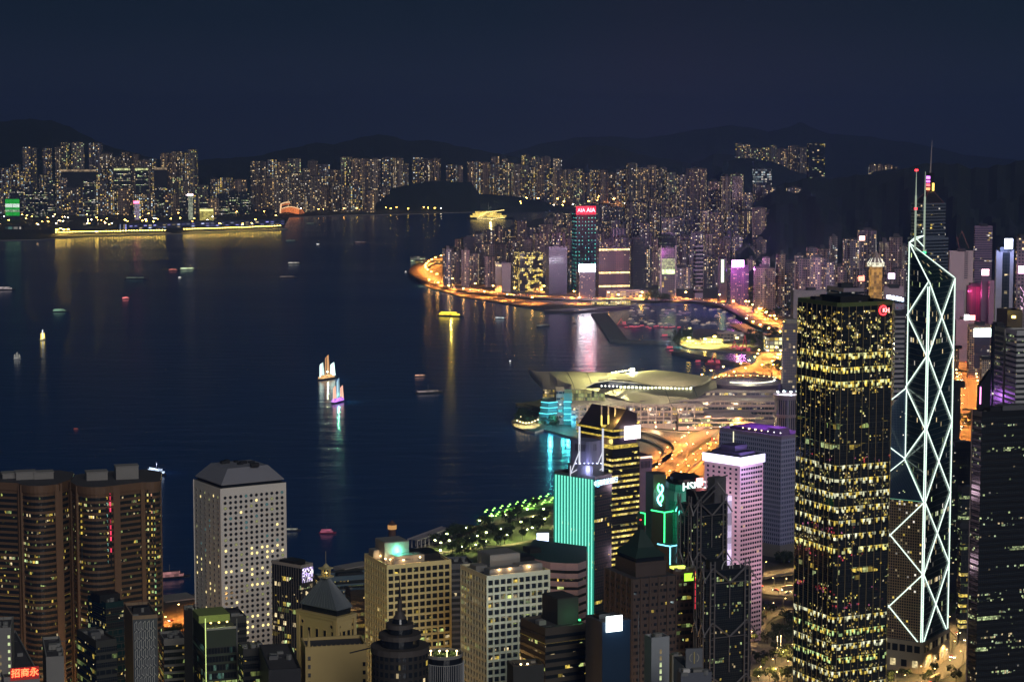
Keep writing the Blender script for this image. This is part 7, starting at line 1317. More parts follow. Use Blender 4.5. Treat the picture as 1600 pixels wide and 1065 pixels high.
quay([(88, 367.5), (150, 366.3), (258, 364)], 40, 3.1, 'q', 'small yellow lamp in the row edging the long far left pier', 9000)
quay([(288, 362.5), (360, 360.3), (438, 357)], 36, 2.6, 'q', 'small yellow lamp in the row edging the second far left pier', 7000)
for x, y in ((88, 366), (94, 364), (99, 365.5), (106, 365), (150, 369)): p = G(x, y, 5); lamp_at('qb', (p.x, p.y, 5), 'larger bright lamp at the left tip of the long lit pier', 'big lamps at the pier tip', 16, 5, GLQ, 0, 20000, (1, .6, .1), 'quay_lamp')
def longhall(name, label, pts, wd, h, wall, roof, zb=5):
    mb, f_ = ribbon(name, pts, wd, zb + h, roof, h); mb.m = [x for x in mb.m]; return solo(mb, name, [roof, wall], label, 'hall')
longhall('cruise_terminal', 'long low terminal with bluish lit wavy roof behind the second lit pier', [(192, 350.5), (260, 348), (340, 345.5), (440, 343)], 60, 20, wm('terminal_wall', 22, 9, .2, .25, .6, ((.4, .4, 1, 1), WARM2, (.6, .7, 1, 1)), (.1, .12, .25), e=2.0), plain('blue_terminal_roof', (.1, .14, .4), .5))
for x0, x1, y, c_, lb in ((9, 32, 358, (.25, .6, .5), 'pale teal lit low hall below the solid green block'), (312, 335, 343, (1, .7, .3), 'low shed with orange lights under the yellow floodlit block'), (130, 150, 352, (.7, .6, .4), 'dim low shed above the long lit pier')):
    low('waterfront_shed', lb, x0, x1, y, y - 5, wm('shed_lit_%d' % x0, 22, 14, .15, .2, .6, (c_ + (1,), WHITE), (.1, .12, .13), e=1.0), 60)
# glowing swirl pavilion
mb = MB(); q0 = [P(438 + 37 * t / 10, 333 - 1.5 * math.sin(t * .6), 9500) for t in range(11)]; q1 = [P(440 + 30 * t / 10, 326 - 3 * math.sin(t * .35), 9500) for t in range(11)]; q2 = [P(439 + 14 * t / 6, 319 - 1.2 * t + (t * t * .12), 9520) for t in range(7)]
for a, b_ in ((q0, q1),): 
    for i in range(10): mb.face([a[i], a[i + 1], b_[i + 1], b_[i]], None, 0); mb.face([a[i] + Vector((0, 40, 0)), b_[i] + Vector((0, 40, 0)), b_[i + 1] + Vector((0, 40, 0)), a[i + 1] + Vector((0, 40, 0))])
    for i in range(10): mb.bar(b_[i], b_[i + 1], 2.5, 4, 1)
for i in range(6): mb.bar(q2[i], q2[i + 1], 3.5, 4, 1); mb.bar(q2[i] + Vector((0, 0, -9)), q2[i + 1] + Vector((0, 0, -7)), 3.2, 4, 0)
mb.bar(q2[0], q0[0], 4, 4, 1); solo(mb, 'swirl_pavilion', [glow('orange_swirl', (1, .25, .06), 1.1, True, 20), glow('peach_swirl', (1, .6, .3), 2.0)], 'swirling orange-red lit pavilion on the far shore', 'pavilion')
# ================================================================ park and trees
def lawn(nm, pts, m=M_GRASS, z=2.62): mb = MB(); mb.prism(face_out([tuple(G(x, y, z)[:2]) for x, y in pts]), 2.4, z, 0, 0); struct(nm, mb, [m])
lawn('park_lawn', [(600, 880), (650, 868), (700, 846), (760, 832), (820, 826), (862, 822), (862, 860), (780, 870), (690, 890), (620, 900)]); lawn('upper_lawn', [(735, 832), (790, 806), (862, 792), (862, 818), (800, 822)]); lawn('event_lawn', [(752, 810), (790, 794), (862, 776), (862, 789), (800, 800), (765, 812)])
M_PATH = plain('pale_path', (.3, .26, .2), .8)
for nm, pts, wd in (('park_path', [(640, 878), (690, 863), (740, 856), (800, 850), (862, 838)], 7), ('park_path', [(680, 852), (715, 838), (745, 825), (800, 812), (862, 800)], 9), ('park_path', [(560, 887), (640, 862), (720, 834), (800, 802), (870, 776)], 12)):
    mb, _ = ribbon(nm, pts, wd, 2.8, M_PATH, .1); struct(nm, mb, [M_PATH, M_PATH])
PK = [(664, 868), (678, 856), (690, 860), (705, 856), (735, 852), (745, 848), (757, 843), (780, 838), (786, 847), (795, 847), (800, 846), (815, 840), (821, 838), (840, 852), (849, 852), (730, 836), (752, 824), (770, 816), (812, 826), (830, 818), (850, 822), (700, 846), (852, 806), (690, 871), (742, 862), (718, 866), (830, 836), (760, 858), (792, 816), (826, 806), (654, 876), (672, 878)]
for k, (x, y) in enumerate(PK): p = G(x, y, 2.8); lamp_at('park', tuple(p), 'pale yellow-green lamp on a pole in the waterfront park', 'lamps in the waterfront park', 7, .6 if k % 3 else 1.0, GL_PALE, k, 6500 if k % 2 == 0 else 0, (.95, .9, .35), 'park_lamp')
GLG = glow('small_green_lamp', (.35, 1, .15), 8)
for r_ in range(5):
    for c_ in range(9): x = 760 + c_ * 12 + r_ * 2.5 - (12 if r_ > 2 else 0); y = 812 - c_ * 3.1 - r_ * 3.0 + (c_ % 2) * .4; p = G(x, y, 2.7); (x < 864) and lamp_at('green', tuple(p), 'small green lawn lamp in the grid of rows on the waterfront lawn', 'grid of green lawn lamps', 2.2, .95, GLG, 0, 2200 if (c_ + r_) % 3 == 0 else 0, (.35, 1, .12), 'lawn_lamp')
for k in range(110):
    if k < 70: x = R.uniform(-5, 440); y = R.uniform(341, 356); lb_ = 'tiny warm lamp scattered over the dark far left shore'
    elif k < 95: x = R.uniform(450, 740); y = R.uniform(326, 331.5); lb_ = 'tiny warm lamp on the far shore under the wooded headland'
    else: x = R.uniform(800, 1060); y = R.uniform(312, 328); lb_ = 'tiny yellow lamp under the dense far row of towers'
    p = G(x, y, 5) if k < 95 else P(x, y, 7600); lamp_at('hb%d' % (k % 3), (p.x, p.y, p.z), lb_, lb_[5:], 13, (2.2, 3.6, 2.8)[k % 3], (GL_SOD, GLQ, glow('pale_harbour_lamp', (1, .85, .6), 40))[k % 3], R.random() * 6, 0, AMBER, 'harbour_lamp')
q = G(848, 856, 2.8); mb = MB(); mb.box((q.x, q.y), (11, .8), 8, 17, .1); mb.box((q.x, q.y), (1.2, .6), 2.5, 8, .1, 1); solo(mb, 'advert_board', [glow('blue_white_board', (.6, .7, 1), 3), M_STEEL], 'blue-white lit advert board beside the teal striped tower', 'billboard')
# pier with white posts, shore tower
mb = MB(); a, b_ = G(645, 858, 2.5), G(698, 838, 2.5); dz = Vector((0, 0, 9)); n_ = 9; nr = Vector(((b_ - a).y, -(b_ - a).x, 0)).normalized() * 5
for k in range(n_ + 1): p = a.lerp(b_, k / n_); mb.bar(p - nr, p - nr + dz, .8); mb.bar(p + nr, p + nr + dz, .8)
mb.face([a - nr + dz, a + nr + dz, b_ + nr + dz, b_ - nr + dz]); mb.bar(a - nr + dz, b_ - nr + dz, 1.0); mb.bar(a + nr + dz, b_ + nr + dz, 1.0); solo(mb, 'open_pier_shelter', [plain('pale_violet_paint', (.45, .4, .42), .6)], 'pale open sided pier shelter on columns at the shore', 'shelter')
c_ = G(613, 872, 1); mb = MB(); mb.prism([(c_.x + 3.2 * math.cos(k * .785), c_.y + 3.2 * math.sin(k * .785)) for k in range(8)], -1, zat(826, c_.y)); zt = zat(826, c_.y); mb.prism([(c_.x + 4 * math.cos(k * .785), c_.y + 4 * math.sin(k * .785)) for k in range(8)], zt, zt + 4, 1, 0); mb.loft([[(c_.x + r_ * math.cos(k * .785), c_.y + r_ * math.sin(k * .785), z_) for k in range(8)] for r_, z_ in ((4.2, zt + 4), (.3, zt + 8))])
solo(mb, 'vent_tower', [plain('dim_red_brick', (.12, .06, .05), .8), glow('dim_lantern_glass', (1, .5, .15), .6)], 'slim dark brick tower with a lit lantern top standing in the water by the piers', 'tower')
for x0, y0, x1, y1, w_, lb in ((250, 935, 300, 929, 24, 'broad flat pier deck left of the porthole tower'), (530, 886, 575, 878, 16, 'low dark pier deck behind the left grid block')):
    mb, _ = ribbon('ferry_pier', [(x0, y0), (x1, y1)], w_, 3.4, M_CONC, 4); solo(mb, 'ferry_pier', [M_CONC, M_CONC], lb, 'pier')
M_LEAF = plain('leaves', (.045, .075, .022), .8, vary=.55, scale=.6); M_BARK = plain('bark', (.07, .05, .035), .9)
def tree_proto(seed, h, r):
    rr = random.Random(seed); root = thing('broadleaf_tree', 'x', 'tree', (0, 0, 0)); mb = MB(); mb.bar((0, 0, 0), (0, 0, h * .45), .35, 6, 0, .2)
    for k in range(5): a = k * 1.26; mb.bar((0, 0, h * .35), (math.cos(a) * r * .55, math.sin(a) * r * .55, h * .68), .16, 4, 0, .06)
    mb.build('trunk', M_BARK, root); mb = MB(); cl = [(rr.uniform(-.6, .6) * r, rr.uniform(-.6, .6) * r, h * rr.uniform(.5, .95), rr.uniform(.28, .5) * r) for _ in range(11)]
    for cx, cy, cz, cr in cl:
        for _ in range(26):
            v = Vector((rr.gauss(0, 1), rr.gauss(0, 1), rr.gauss(0, .8))).normalized() * cr * rr.uniform(.6, 1.05); c = Vector((cx, cy, cz)) + v; n = (v.normalized() + Vector((rr.uniform(-.6, .6), rr.uniform(-.6, .6), rr.uniform(-.3, .8)))).normalized()
            t = n.orthogonal().normalized(); s_ = n.cross(t); w_ = rr.uniform(.35, .7) * r / 5
            mb.face([c + t * w_, c + s_ * w_, c - t * w_, c - s_ * w_])
    mb.build('crown', M_LEAF, root); return root
TP = [tree_proto(1, 9, 5), tree_proto(2, 12, 6.5), tree_proto(3, 7, 4.2)]; TU = [0, 0, 0]
def tree(px, py, k, label, group, s=1.0):
    o = TP[k] if TU[k] == 0 else copy_tree(TP[k]); TU[k] += 1; p = G(px, py, 2.5); o.location = p; o['_o'] = (0, 0, 0); s *= R.uniform(.8, 1.25); o.scale = (s, s, s * R.uniform(.9, 1.15)); o.rotation_euler = (0, 0, R.uniform(0, 6)); o['label'] = label; o['group'] = group; o['category'] = 'tree'
for i in range(46):
    x = R.uniform(650, 862); yb = hat(x, [(650, 862), (700, 842), (760, 822), (862, 782)]) + R.uniform(2, 46); tree(x, yb, R.randrange(3), 'dark leafy tree in the waterfront park between the lamps', 'trees in the waterfront park', 1.0)
for i in range(14): x = R.uniform(660, 760); tree(x, hat(x, [(660, 856), (760, 818)]) + R.uniform(0, 5), R.randrange(3), 'dark leafy tree along the promenade edge of the waterfront park', 'trees along the promenade', 1.1)
for i in range(34): tree(R.uniform(1176, 1243), R.uniform(962, 1070), R.randrange(3), 'tree in the dark grove left of the broad dark tower base', 'grove trees left of the dark tower', .9)
for i in range(12): tree(R.uniform(1215, 1245), R.uniform(872, 884), R.randrange(3), 'tree in the dark clump beside the yellow flyover', 'trees beside the flyover', .8)
for i in range(16): tree(R.uniform(1478, 1520), R.uniform(890, 985), R.randrange(3), 'tree in the clump between the zigzag tower and the near-black tower', 'trees right of the zigzag tower', .9)
for i in range(12): tree(R.uniform(1385, 1500), R.uniform(1050, 1075), R.randrange(3), 'round tree beside the curved street at the foot of the zigzag tower', 'trees along the curved street', .6)
for i in range(40): t_ = R.random(); x = 806 + 66 * t_; tree(x, R.uniform(650, 664) if x < 845 else R.uniform(660, 668), R.randrange(3), 'tree in the small garden on the rounded left tip before the teal terraces', 'garden trees on the rounded tip', 1.0)
for i in range(44): tree(R.uniform(1168, 1243), R.uniform(463, 498), R.randrange(3), 'tree in the dark park behind the orange interchange', 'trees in the dark park behind the interchange', 2.0)
for i in range(14): tree(R.uniform(1005, 1045), R.uniform(468, 474), R.randrange(3), 'tree on the dark knoll between the shore clubhouse and the boats', 'trees on the knoll by the boat basin', 1.9)
for i in range(16): tree(R.uniform(1055, 1080), R.uniform(527, 540), R.randrange(3), 'tree at the left tip of the basin peninsula', 'trees at the peninsula tip', 1.4)
for i in range(18): tree(R.uniform(1160, 1215), R.uniform(523, 540), R.randrange(3), 'tree on the dark right half of the basin peninsula', 'trees on the right half of the peninsula', 1.5)
for i in range(14): tree(R.uniform(1195, 1245), R.uniform(572, 584), R.randrange(3), 'tree in the dark clump beside the grey tower', 'trees beside the grey tower', 1.3)
for i in range(16): tree(R.uniform(1496, 1520), R.uniform(646, 672), R.randrange(3), 'tree in the dark patch in the street canyon', 'trees in the street canyon', 1.0)
for i in range(10): tree(R.uniform(255, 285), R.uniform(985, 992), 2, 'small round tree in front of the orange shore road', 'trees by the orange shore road', .8)
for x, y in [(806 + k * 4.6, 663 + math.sin(k * .5) * 4) for k in range(9)] + [(812, 657), (838, 652), (846, 656), (853, 655), (860, 657), (866, 662)]: p = G(x, y, 2.6); lamp_at('tip', tuple(p), 'warm lamp on the promenade of the rounded left tip', 'lamps on the rounded tip promenade', 5, 1.0, GL_WARM, 0, 9000, (1, .75, .3), 'promenade_lamp')
# peninsula glow
for x, y, e_ in ((1075, 530, 150000), (1100, 532, 260000), (1115, 528, 150000), (1150, 530, 130000), (1212, 545, 160000), (965, 462, 160000), (1000, 464, 100000), (1215, 556, 200000)):
    p = G(x, y, 14); lamp_at('pen', (p.x, p.y, 2.5), 'bright yellow floodlight on the basin shore', 'floodlights around the basin shore', 14, 2.8, GLQ, 0, e_, (1, .75, .2), 'floodlight')
print('lamps', LAMPN)
# ================================================================ boats and cars
M_HULLD = plain('dark_hull', (.05, .05, .06), .4); M_HULLW = plain('white_hull', (.6, .6, .6), .4, vary=.1)
def boat(px, py, ln, hd, label, hull, light, cat='boat', sails=None, decks=2, group=None, e_pt=0, lc=(1, .8, .5), name=None, ends=None):
    """hd: heading in degrees from +X"""
    p = G(px, py, 0); root = thing(name or cat.replace(' ', '_'), label, cat, (p.x, p.y, 0), group); a = math.radians(hd); d = Vector((math.cos(a), math.sin(a), 0)); n = Vector((-d.y, d.x, 0)); bm_ = ln * .2
    def at(u, v, z): return p + d * u * ln + n * v * bm_ + Vector((0, 0, z))
    hh = ln * .035 + .7
    sec = []
    for u, w_, zz in ((-.5, .7, 1), (-.3, .95, 1), (.1, 1, 1), (.35, .7, 1.1), (.5, .05, 1.35)): sec.append([at(u, -w_ / 2, hh * zz), at(u * .97, -w_ * .3, -.3), at(u * .97, w_ * .3, -.3), at(u, w_ / 2, hh * zz)])
    mb = MB()
    for A, B in zip(sec, sec[1:]):
        for i in range(4): mb.face([A[i], B[i], B[(i + 1) % 4], A[(i + 1) % 4]])
    mb.face(sec[0]); mb.face(sec[-1][::-1]); mb.build('hull', hull, root)
    z = hh
    for k in range(decks):
        f0, f1, w_ = -.42 + .05 * k, .28 - .1 * k, .8 - .15 * k; q = [at(f0, -w_ / 2, 0)[:2], at(f1, -w_ / 2, 0)[:2], at(f1 + .04, 0, 0)[:2], at(f1, w_ / 2, 0)[:2], at(f0, w_ / 2, 0)[:2]]; dh = ln * .035 + 1.0
        mb = MB(); mb.prism(face_out(q), z + .01, z + dh, 0, 1); mb.build('cabin', [light, hull], root); z += dh + .02
    mb = MB(); mb.bar(at(-.05, 0, z), at(-.05, 0, z + ln * .18), ln * .008 + .06); mb.build('mast', M_STEEL, root)
    if sails:
        for k, (u, hgt) in enumerate(((-.3, .55), (.0, .8), (.3, .5))):
            mb = MB(); zb_ = hh + 1; A, B = at(u - .14, .05, zb_), at(u + .12, -.05, zb_ + 1); C_, D_ = at(u + .05, -.03, zb_ + ln * hgt), at(u - .12, .05, zb_ + ln * hgt * .85)
            t_ = n * .15; mb.loft([[A, B, B + t_, A + t_], [D_, C_, C_ + t_, D_ + t_]]); mb.build('sail', sails[k % len(sails)], root)
    if e_pt: l = point('deck_light', at(0, 0, z + 4), e_pt, lc, root, 1)
    return root
def lit(nm, c, e, v=3): return glow(nm, c, e, True, v)
B = boat
GY = lit('yellow_deck', (1, .7, .05), 3, 6); B(705, 494, 62, -28, 'bright yellow lit ferry on the water below the orange highway', M_HULLD, GY, 'ferry', e_pt=50000, lc=(1, .7, .1)); B(67, 531, 22, 80, 'small sailing boat lit yellow and white in the left water', M_HULLW, lit('warm_deck', (1, .8, .3), 2), 'sailing boat', [glow('yellow_lit_sail', (1, .75, .1), 2.2), glow('white_lit_sail', (.8, .85, 1), 1.6)], 1)
B(27, 561, 13, 30, 'tiny dim sailing boat at the far left of the water', M_HULLW, lit('grey_deck', (.6, .6, .55), .7), 'sailing boat', [glow('dim_sail', (.5, .5, .45), .5)], 1); B(94, 487, 36, 18, 'pale green lit ferry in the left water', M_HULLD, lit('pale_green_deck', (.4, .75, .5), .6, 8), 'ferry'); B(213, 436, 60, 6, 'long dim greenish boat in the left water beyond the red lit one', M_HULLD, lit('dim_green_deck', (.3, .45, .35), .35, 12), 'ferry', decks=1)
B(197, 467, 24, 50, 'small boat with red and white lights in the left water', M_HULLD, lit('red_white_deck', (1, .25, .25), 1.6, 2), 'boat'); B(271, 423, 30, 14, 'small boat with dull red cabin beside the green-white one', M_HULLD, lit('dull_red_deck', (.7, .2, .15), .9), 'boat'); B(294, 421, 48, 14, 'bright green-white lit boat in the upper left water', M_HULLD, lit('green_white_deck', (.75, 1, .6), 2.2, 8), 'ferry', decks=1)
B(8, 453, 52, 2, 'grey ferry with two lit rows cut by the left edge', M_HULLD, lit('grey_row_deck', (.6, .5, .5), .9, 4), 'ferry'); B(281, 434, 9, 0, 'white dot of a boat below the green-white one', M_HULLW, lit('white_deck', (1, 1, .95), 3), 'boat', decks=1); B(460, 412, 42, 14, 'thin white lit boat in the upper middle water', M_HULLD, lit('thin_white_deck', (.9, .85, .75), 1.1, 6), 'boat', decks=1); B(450, 434, 50, 14, 'dim brownish ferry below the thin white one', M_HULLD, lit('brown_deck', (.5, .38, .35), .35, 8), 'ferry', decks=1)
B(565, 380, 50, -10, 'dim pinkish boat in the upper middle water near the far shore', M_HULLD, lit('pink_dim_deck', (.6, .4, .4), .5, 8), 'boat', decks=1); B(497, 382, 12, 0, 'bright white dot of a boat in the upper middle water', M_HULLW, lit('white_deck', (1, 1, .95), 3), 'boat', decks=1); B(455, 377, 42, 5, 'dim greenish boat near the end of the lit piers', M_HULLD, lit('greenish_dim_deck', (.35, .5, .4), .5, 8), 'boat', decks=1); B(486, 350, 40, 5, 'faint greenish boat close to the far shore', M_HULLD, lit('greenish_dim_deck', (.35, .5, .4), .5, 8), 'boat', decks=1)
B(512, 592, 44, 55, 'tall lit junk with white sails and orange cabins in the middle of the harbour', M_HULLD, lit('orange_junk_deck', (1, .55, .2), 1.6, 2), 'junk', [glow('white_junk_sail', (.75, 1, .92), 2.0, True, 5), glow('orange_junk_sail', (1, .5, .2), .9, True, 4)], 2, e_pt=26000, lc=(.7, 1, .75)); B(529, 628, 40, 70, 'lit junk with orange sails and violet deck, right below the white sailed one', M_HULLD, lit('violet_junk_deck', (.6, .2, 1), 2.4, 3), 'junk', [glow('orange_pink_sail', (1, .5, .35), 1.3, True, 4), glow('blue_white_sail', (.5, .8, 1), 1.1, True, 4)], 2, e_pt=30000, lc=(.25, 1, .6))
B(657, 588, 20, 10, 'small boat with a red-white light in the middle water', M_HULLD, lit('coral_deck', (1, .5, .35), 1.2), 'boat', decks=1); B(671, 614, 44, 24, 'long dim mauve ferry right of the two lit junks', M_HULLD, lit('mauve_deck', (.5, .38, .42), .5, 6), 'ferry', decks=1); B(782, 498, 26, -32, 'small white lit boat right of the bright yellow ferry', M_HULLD, lit('white_blue_deck', (.8, .95, 1), 1.4), 'boat', decks=1); B(849, 510, 40, 50, 'dim pale boat slanting near the bright water reflection', M_HULLD, lit('pale_dim_deck', (.45, .45, .4), .45, 5), 'boat', decks=1)
B(797, 565, 9, 80, 'single white-blue dot of a boat left of the wing roofed hall', M_HULLW, lit('white_blue_dot', (.8, .9, 1), 4), 'boat', decks=1); B(897, 505, 8, 0, 'tiny dark boat on the bright lilac reflection', M_HULLD, M_HULLD, 'boat', decks=1); B(634, 425, 12, 80, 'tiny white lit boat left of the curved headland', M_HULLW, lit('white_deck', (1, 1, .95), 3), 'boat', decks=1); B(512, 833, 17, 5, 'small pink-red lit tug in the near water behind the porthole tower', plain('red_hull', (.3, .04, .08), .5), lit('pink_tug_deck', (.7, .15, .28), .5), 'tug'); B(456, 829, 18, 2, 'dim boat partly hidden behind the porthole tower', M_HULLD, lit('dim_line_deck', (.6, .6, .5), .5), 'boat', decks=1)
B(246, 740, 36, -48, 'sleek boat with blue and white light rows behind the granite towers', M_HULLD, lit('blue_white_deck', (.6, .75, 1), 2.2, 5), 'boat', e_pt=4000, lc=(.6, .7, 1)); B(119, 671, 7, 0, 'faint red lit dinghy alone in the dark left water', M_HULLD, lit('faint_red_deck', (.6, .1, .08), .5), 'boat', decks=1); B(268, 903, 34, 22, 'reddish-mauve lit ferry between the granite and porthole towers', M_HULLD, lit('reddish_deck', (.6, .25, .25), .6, 4), 'ferry'); B(181, 384, 22, 0, 'faint pale boat under the long lit pier', M_HULLD, lit('greenish_dim_deck', (.35, .5, .4), .5, 8), 'boat', decks=1)
# cruise ship
cs = boat(767, 342, 210, 8, 'large cruise ship outlined in bright gold lights beyond the headland', M_HULLD, lit('gold_ship_deck', (1, .7, .15), 2.2, 14), 'cruise ship', decks=3, e_pt=500000, lc=(1, .7, .2)); tt = lambda x, y: P(x, y, G(767, 342, 0).y - 25); mb = MB()
for L_ in ([(745, 340), (755, 336), (760, 331), (775, 330), (788, 328)], [(745, 341), (770, 341.5), (789, 340)]):
    for a, b_ in zip(L_, L_[1:]): mb.bar(tt(*a), tt(*b_), 1.8)
mb.build('light_strings', glow('gold_string', (1, .75, .25), 4), cs)
# moored boats of the basin: one built, the rest copies
def moored(protos, spots, label, group, s0):
    for i, (x, y) in enumerate(spots):
        r_ = protos[i % len(protos)]; o = copy_tree(r_); p = G(x, y, 0); o.location = p; a = R.uniform(-.4, .4); o.rotation_euler = (0, 0, a); s = s0 * R.uniform(.75, 1.3); o.scale = (s, s, s); o['label'] = label; o['group'] = group
def proto_boat(hull, cab, name, cat, mast=6):
    root = thing(name, 'x', cat, (0, 0, 0)); mb = MB(); sec = [[Vector((u, -w_, .9 * z_)), Vector((u * .97, -w_ * .6, -.3)), Vector((u * .97, w_ * .6, -.3)), Vector((u, w_, .9 * z_))] for u, w_, z_ in ((-6, 1.5, 1), (-2, 2, 1), (2, 1.9, 1.1), (6.5, .1, 1.6))]
    for A, B_ in zip(sec, sec[1:]):
        for i in range(4): mb.face([A[i], B_[i], B_[(i + 1) % 4], A[(i + 1) % 4]])
    mb.face(sec[0]); mb.build('hull', hull, root); mb = MB(); mb.box((-1, 0), (6, 2.8), .92, 2.8); mb.build('cabin', cab, root); mb = MB(); mb.bar((-.5, 0, 2.8), (-.5, 0, 2.8 + mast), .09); mb.build('mast', M_STEEL, root); return root
pb = [proto_boat(M_HULLW, lit('yacht_cabin', (1, .75, .5), .8, 2), 'moored_yacht', 'yacht'), proto_boat(M_HULLW, plain('yacht_white', (.35, .3, .34), .5), 'moored_yacht', 'yacht', 9), proto_boat(M_HULLD, lit('red_work_cabin', (1, .12, .2), .8, 2), 'moored_workboat', 'work boat', 7)]
rr = random.Random(5); yw = [(rr.uniform(985, 1150), rr.uniform(480, 508)) for _ in range(72)]; moored(pb[:2], yw, 'small moored yacht among the crowded rows in the boat basin', 'yachts moored in the boat basin', .85)
moored(pb[2:], [(980 + k * 6.2 + rr.uniform(-2, 2), 509 + rr.uniform(-2.5, 5)) for k in range(14)], 'red lit work boat moored along the open side of the boat basin', 'red lit work boats in the basin', 1.05)
moored(pb[2:], [(1040, 526), (1048, 545), (1050, 549), (1092, 566), (1112, 567), (1146, 545), (1150, 543), (1162, 546)], 'red lit work boat lying off the peninsula and jetty', 'red lit work boats off the peninsula', 1.4)
for x, y, h_, lb in ((1146, 548, 18, 'red lit crane barge in the inlet behind the peninsula'), (1162, 550, 30, 'tall red lit crane barge nearest the grey tower'), (1114, 569, 20, 'red lit crane barge at the end of the low curved jetty'), (969, 508, 14, 'dim crane barge inside the slanting breakwater')):
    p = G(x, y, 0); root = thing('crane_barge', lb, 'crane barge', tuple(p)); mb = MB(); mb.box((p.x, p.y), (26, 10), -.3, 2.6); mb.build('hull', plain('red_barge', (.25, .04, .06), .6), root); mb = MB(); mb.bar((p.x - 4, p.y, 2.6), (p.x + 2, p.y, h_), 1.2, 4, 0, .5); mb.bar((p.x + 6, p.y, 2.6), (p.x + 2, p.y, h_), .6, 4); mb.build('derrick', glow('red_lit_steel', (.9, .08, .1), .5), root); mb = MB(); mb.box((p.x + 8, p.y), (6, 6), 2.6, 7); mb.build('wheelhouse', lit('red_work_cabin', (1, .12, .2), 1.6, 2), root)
for o in pb: bpy.data.objects.remove(o.children[0]) if False else None
for i, o in enumerate(pb): p = G((1000, 1120, 1062)[i], (486, 495, 512)[i], 0); o.location = p; o.scale = (.9,) * 3; o['label'] = ('small moored yacht among the crowded rows in the boat basin', 'small moored yacht among the crowded rows in the boat basin', 'red lit work boat moored along the open side of the boat basin')[i]; o['group'] = ('yachts moored in the boat basin', 'yachts moored in the boat basin', 'red lit work boats in the basin')[i]
# cars
HEADL = glow('car_headlight', (1, .9, .65), 30); TAILL = glow('car_taillight', (1, .08, .04), 12); M_TYRE = plain('tyre_rubber', (.02, .02, .02), .8)
def car_proto(paint, nm='car', L_=4.5, H_=1.45):
    root = thing(nm, 'x', nm, (0, 0, 0)); mb = MB(); w_ = .9; h0, h1 = .35, .85
    prof = [(-L_ / 2, h0), (-L_ / 2, h1), (-L_ * .32, h1 + .05), (-L_ * .2, H_), (L_ * .12, H_), (L_ * .28, h1 + .05), (L_ / 2, h1 - .1), (L_ / 2, h0)] if nm != 'bus' else [(-L_ / 2, h0), (-L_ / 2, H_), (L_ / 2 - .1, H_), (L_ / 2, h0)]
    l = [(x, -w_, z) for x, z in prof]; r_ = [(x, w_, z) for x, z in prof]; mb.loft([l, r_]); mb.build('body', paint, root)
    mb = MB()
    for s_ in (-1, 1): mb.box((-.15 if nm != 'bus' else 0, s_ * (w_ + .01)), (L_ * .42 if nm != 'bus' else L_ * .9, .03), H_ - .5, H_ - .12)
    mb.build('side_glass', M_DKG, root)
    for sx in (-1, 1):
        for sy in (-1, 1): mb = MB(); mb.bar((sx * L_ * .3, sy * .7, .33), (sx * L_ * .3, sy * .95, .33), .33, 8); mb.build('wheel', M_TYRE, root)
    for sy in (-1, 1):
        mb = MB(); mb.box((L_ / 2 + .05, sy * .6), (.14, .4), .55, .8); mb.build('headlight', HEADL, root); mb = MB(); mb.box((-L_ / 2 - .05, sy * .6), (.14, .4), .6, .85); mb.build('taillight', TAILL, root)
    return root
CP_ = [car_proto(plain('red_car_paint', (.35, .03, .03), .35)), car_proto(plain('silver_car_paint', (.4, .4, .42), .35, .3)), car_proto(plain('cream_bus_paint', (.5, .42, .3), .5), 'bus', 10.5, 3.6)]; CU = [0, 0, 0]
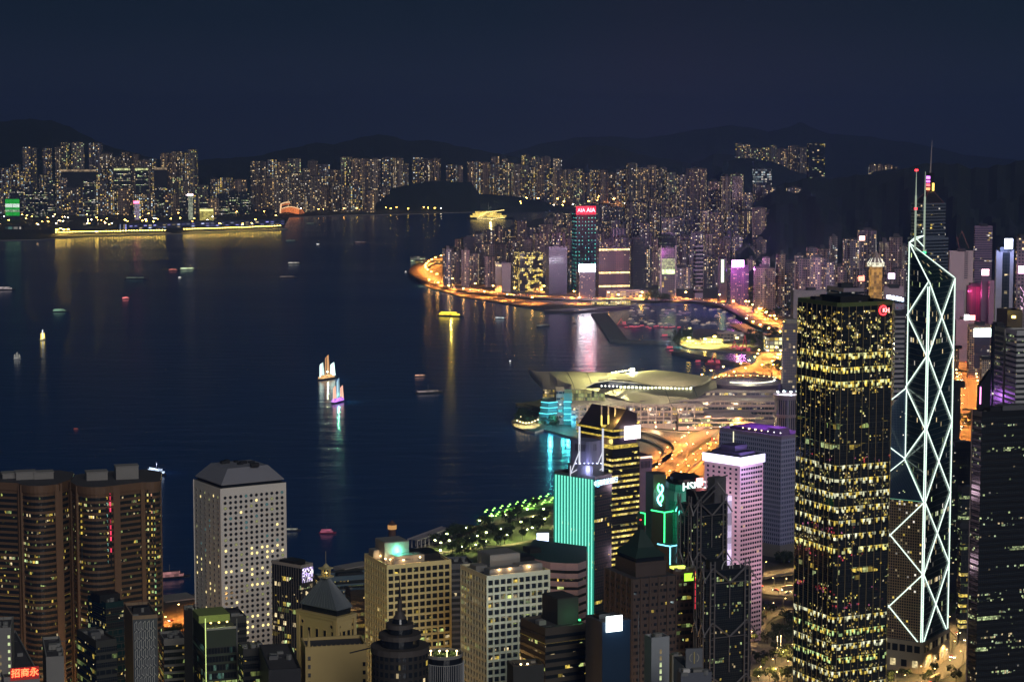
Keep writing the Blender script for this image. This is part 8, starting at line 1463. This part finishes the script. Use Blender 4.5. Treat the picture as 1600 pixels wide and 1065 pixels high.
def cars(fine, n, z, wd, lab, grp, seed):
    rr = random.Random(seed)
    for k in range(n):
        i = rr.randrange(len(fine) - 1); a, b_ = fine[i], fine[i + 1]; d = (b_ - a).normalized(); nr = Vector((-d.y, d.x, 0)); s_ = rr.choice((-1, 1)); p = a.lerp(b_, rr.random()) + nr * s_ * rr.uniform(.12, .36) * wd; kk = rr.choice((0, 1, 1, 0, 2)); o = CP_[kk] if CU[kk] == 0 else copy_tree(CP_[kk]); CU[kk] += 1
        o.location = (p.x, p.y, z + .02); o.rotation_euler = (0, 0, math.atan2(d.y, d.x) + (0 if s_ < 0 else math.pi)); c_ = ('red car', 'silver car', 'cream bus')[kk]; o['label'] = '%s with lights on, %s' % (c_, lab); o['group'] = '%ss %s' % (c_, grp) if kk < 2 else 'cream buses ' + grp; o['category'] = 'car' if kk < 2 else 'bus'
def fineof(pts, z): return ribbon('x', pts, 10, z, None)[1]
cars(fineof([(1135, 664), (1110, 682), (1078, 706), (1045, 730), (1010, 755), (980, 780)], 6), 40, 6, 44, 'on the wide diagonal avenue above the pink lit tower', 'on the diagonal avenue', 1); cars(fineof([(995, 655), (1040, 662), (1085, 667), (1125, 662), (1170, 652)], 3.2), 22, 3.2, 40, 'on the avenue before the wing roofed centre', 'on the front avenue', 2)
cars(fineof([(1380, 1075), (1440, 1066), (1480, 1043), (1505, 1018), (1512, 1000), (1500, 985)], 3.2), 9, 3.2, 15, 'on the curved street at the zigzag tower foot', 'on the curved street', 3); cars(fineof([(1498, 552), (1506, 575), (1512, 605), (1514, 640), (1512, 680)], 3.2), 26, 3.2, 34, 'in the street canyon right of the zigzag tower', 'in the street canyon', 4)
cars(fineof([(1180, 915), (1210, 925), (1250, 922)], 3.2), 6, 3.2, 22, 'on the street under the yellow flyover', 'under the flyover', 5); cars(fineof([(1160, 1080), (1205, 1060), (1240, 1035)], 3.2), 5, 3.2, 16, 'on the street left of the broad dark tower', 'left of the dark tower', 6); cars(fineof([(215, 985), (255, 978), (290, 968)], 3.2), 7, 3.2, 26, 'on the orange shore road at lower left', 'on the shore road', 7)
cars(fineof([(672, 437), (720, 450), (790, 459), (850, 463), (920, 466), (985, 467), (1050, 466), (1105, 469), (1145, 478), (1175, 494)], 9), 60, 9, 46, 'on the curved elevated waterfront highway', 'on the waterfront highway', 8)
for o in list(COL.objects):
    if '_o' in o: del o['_o']
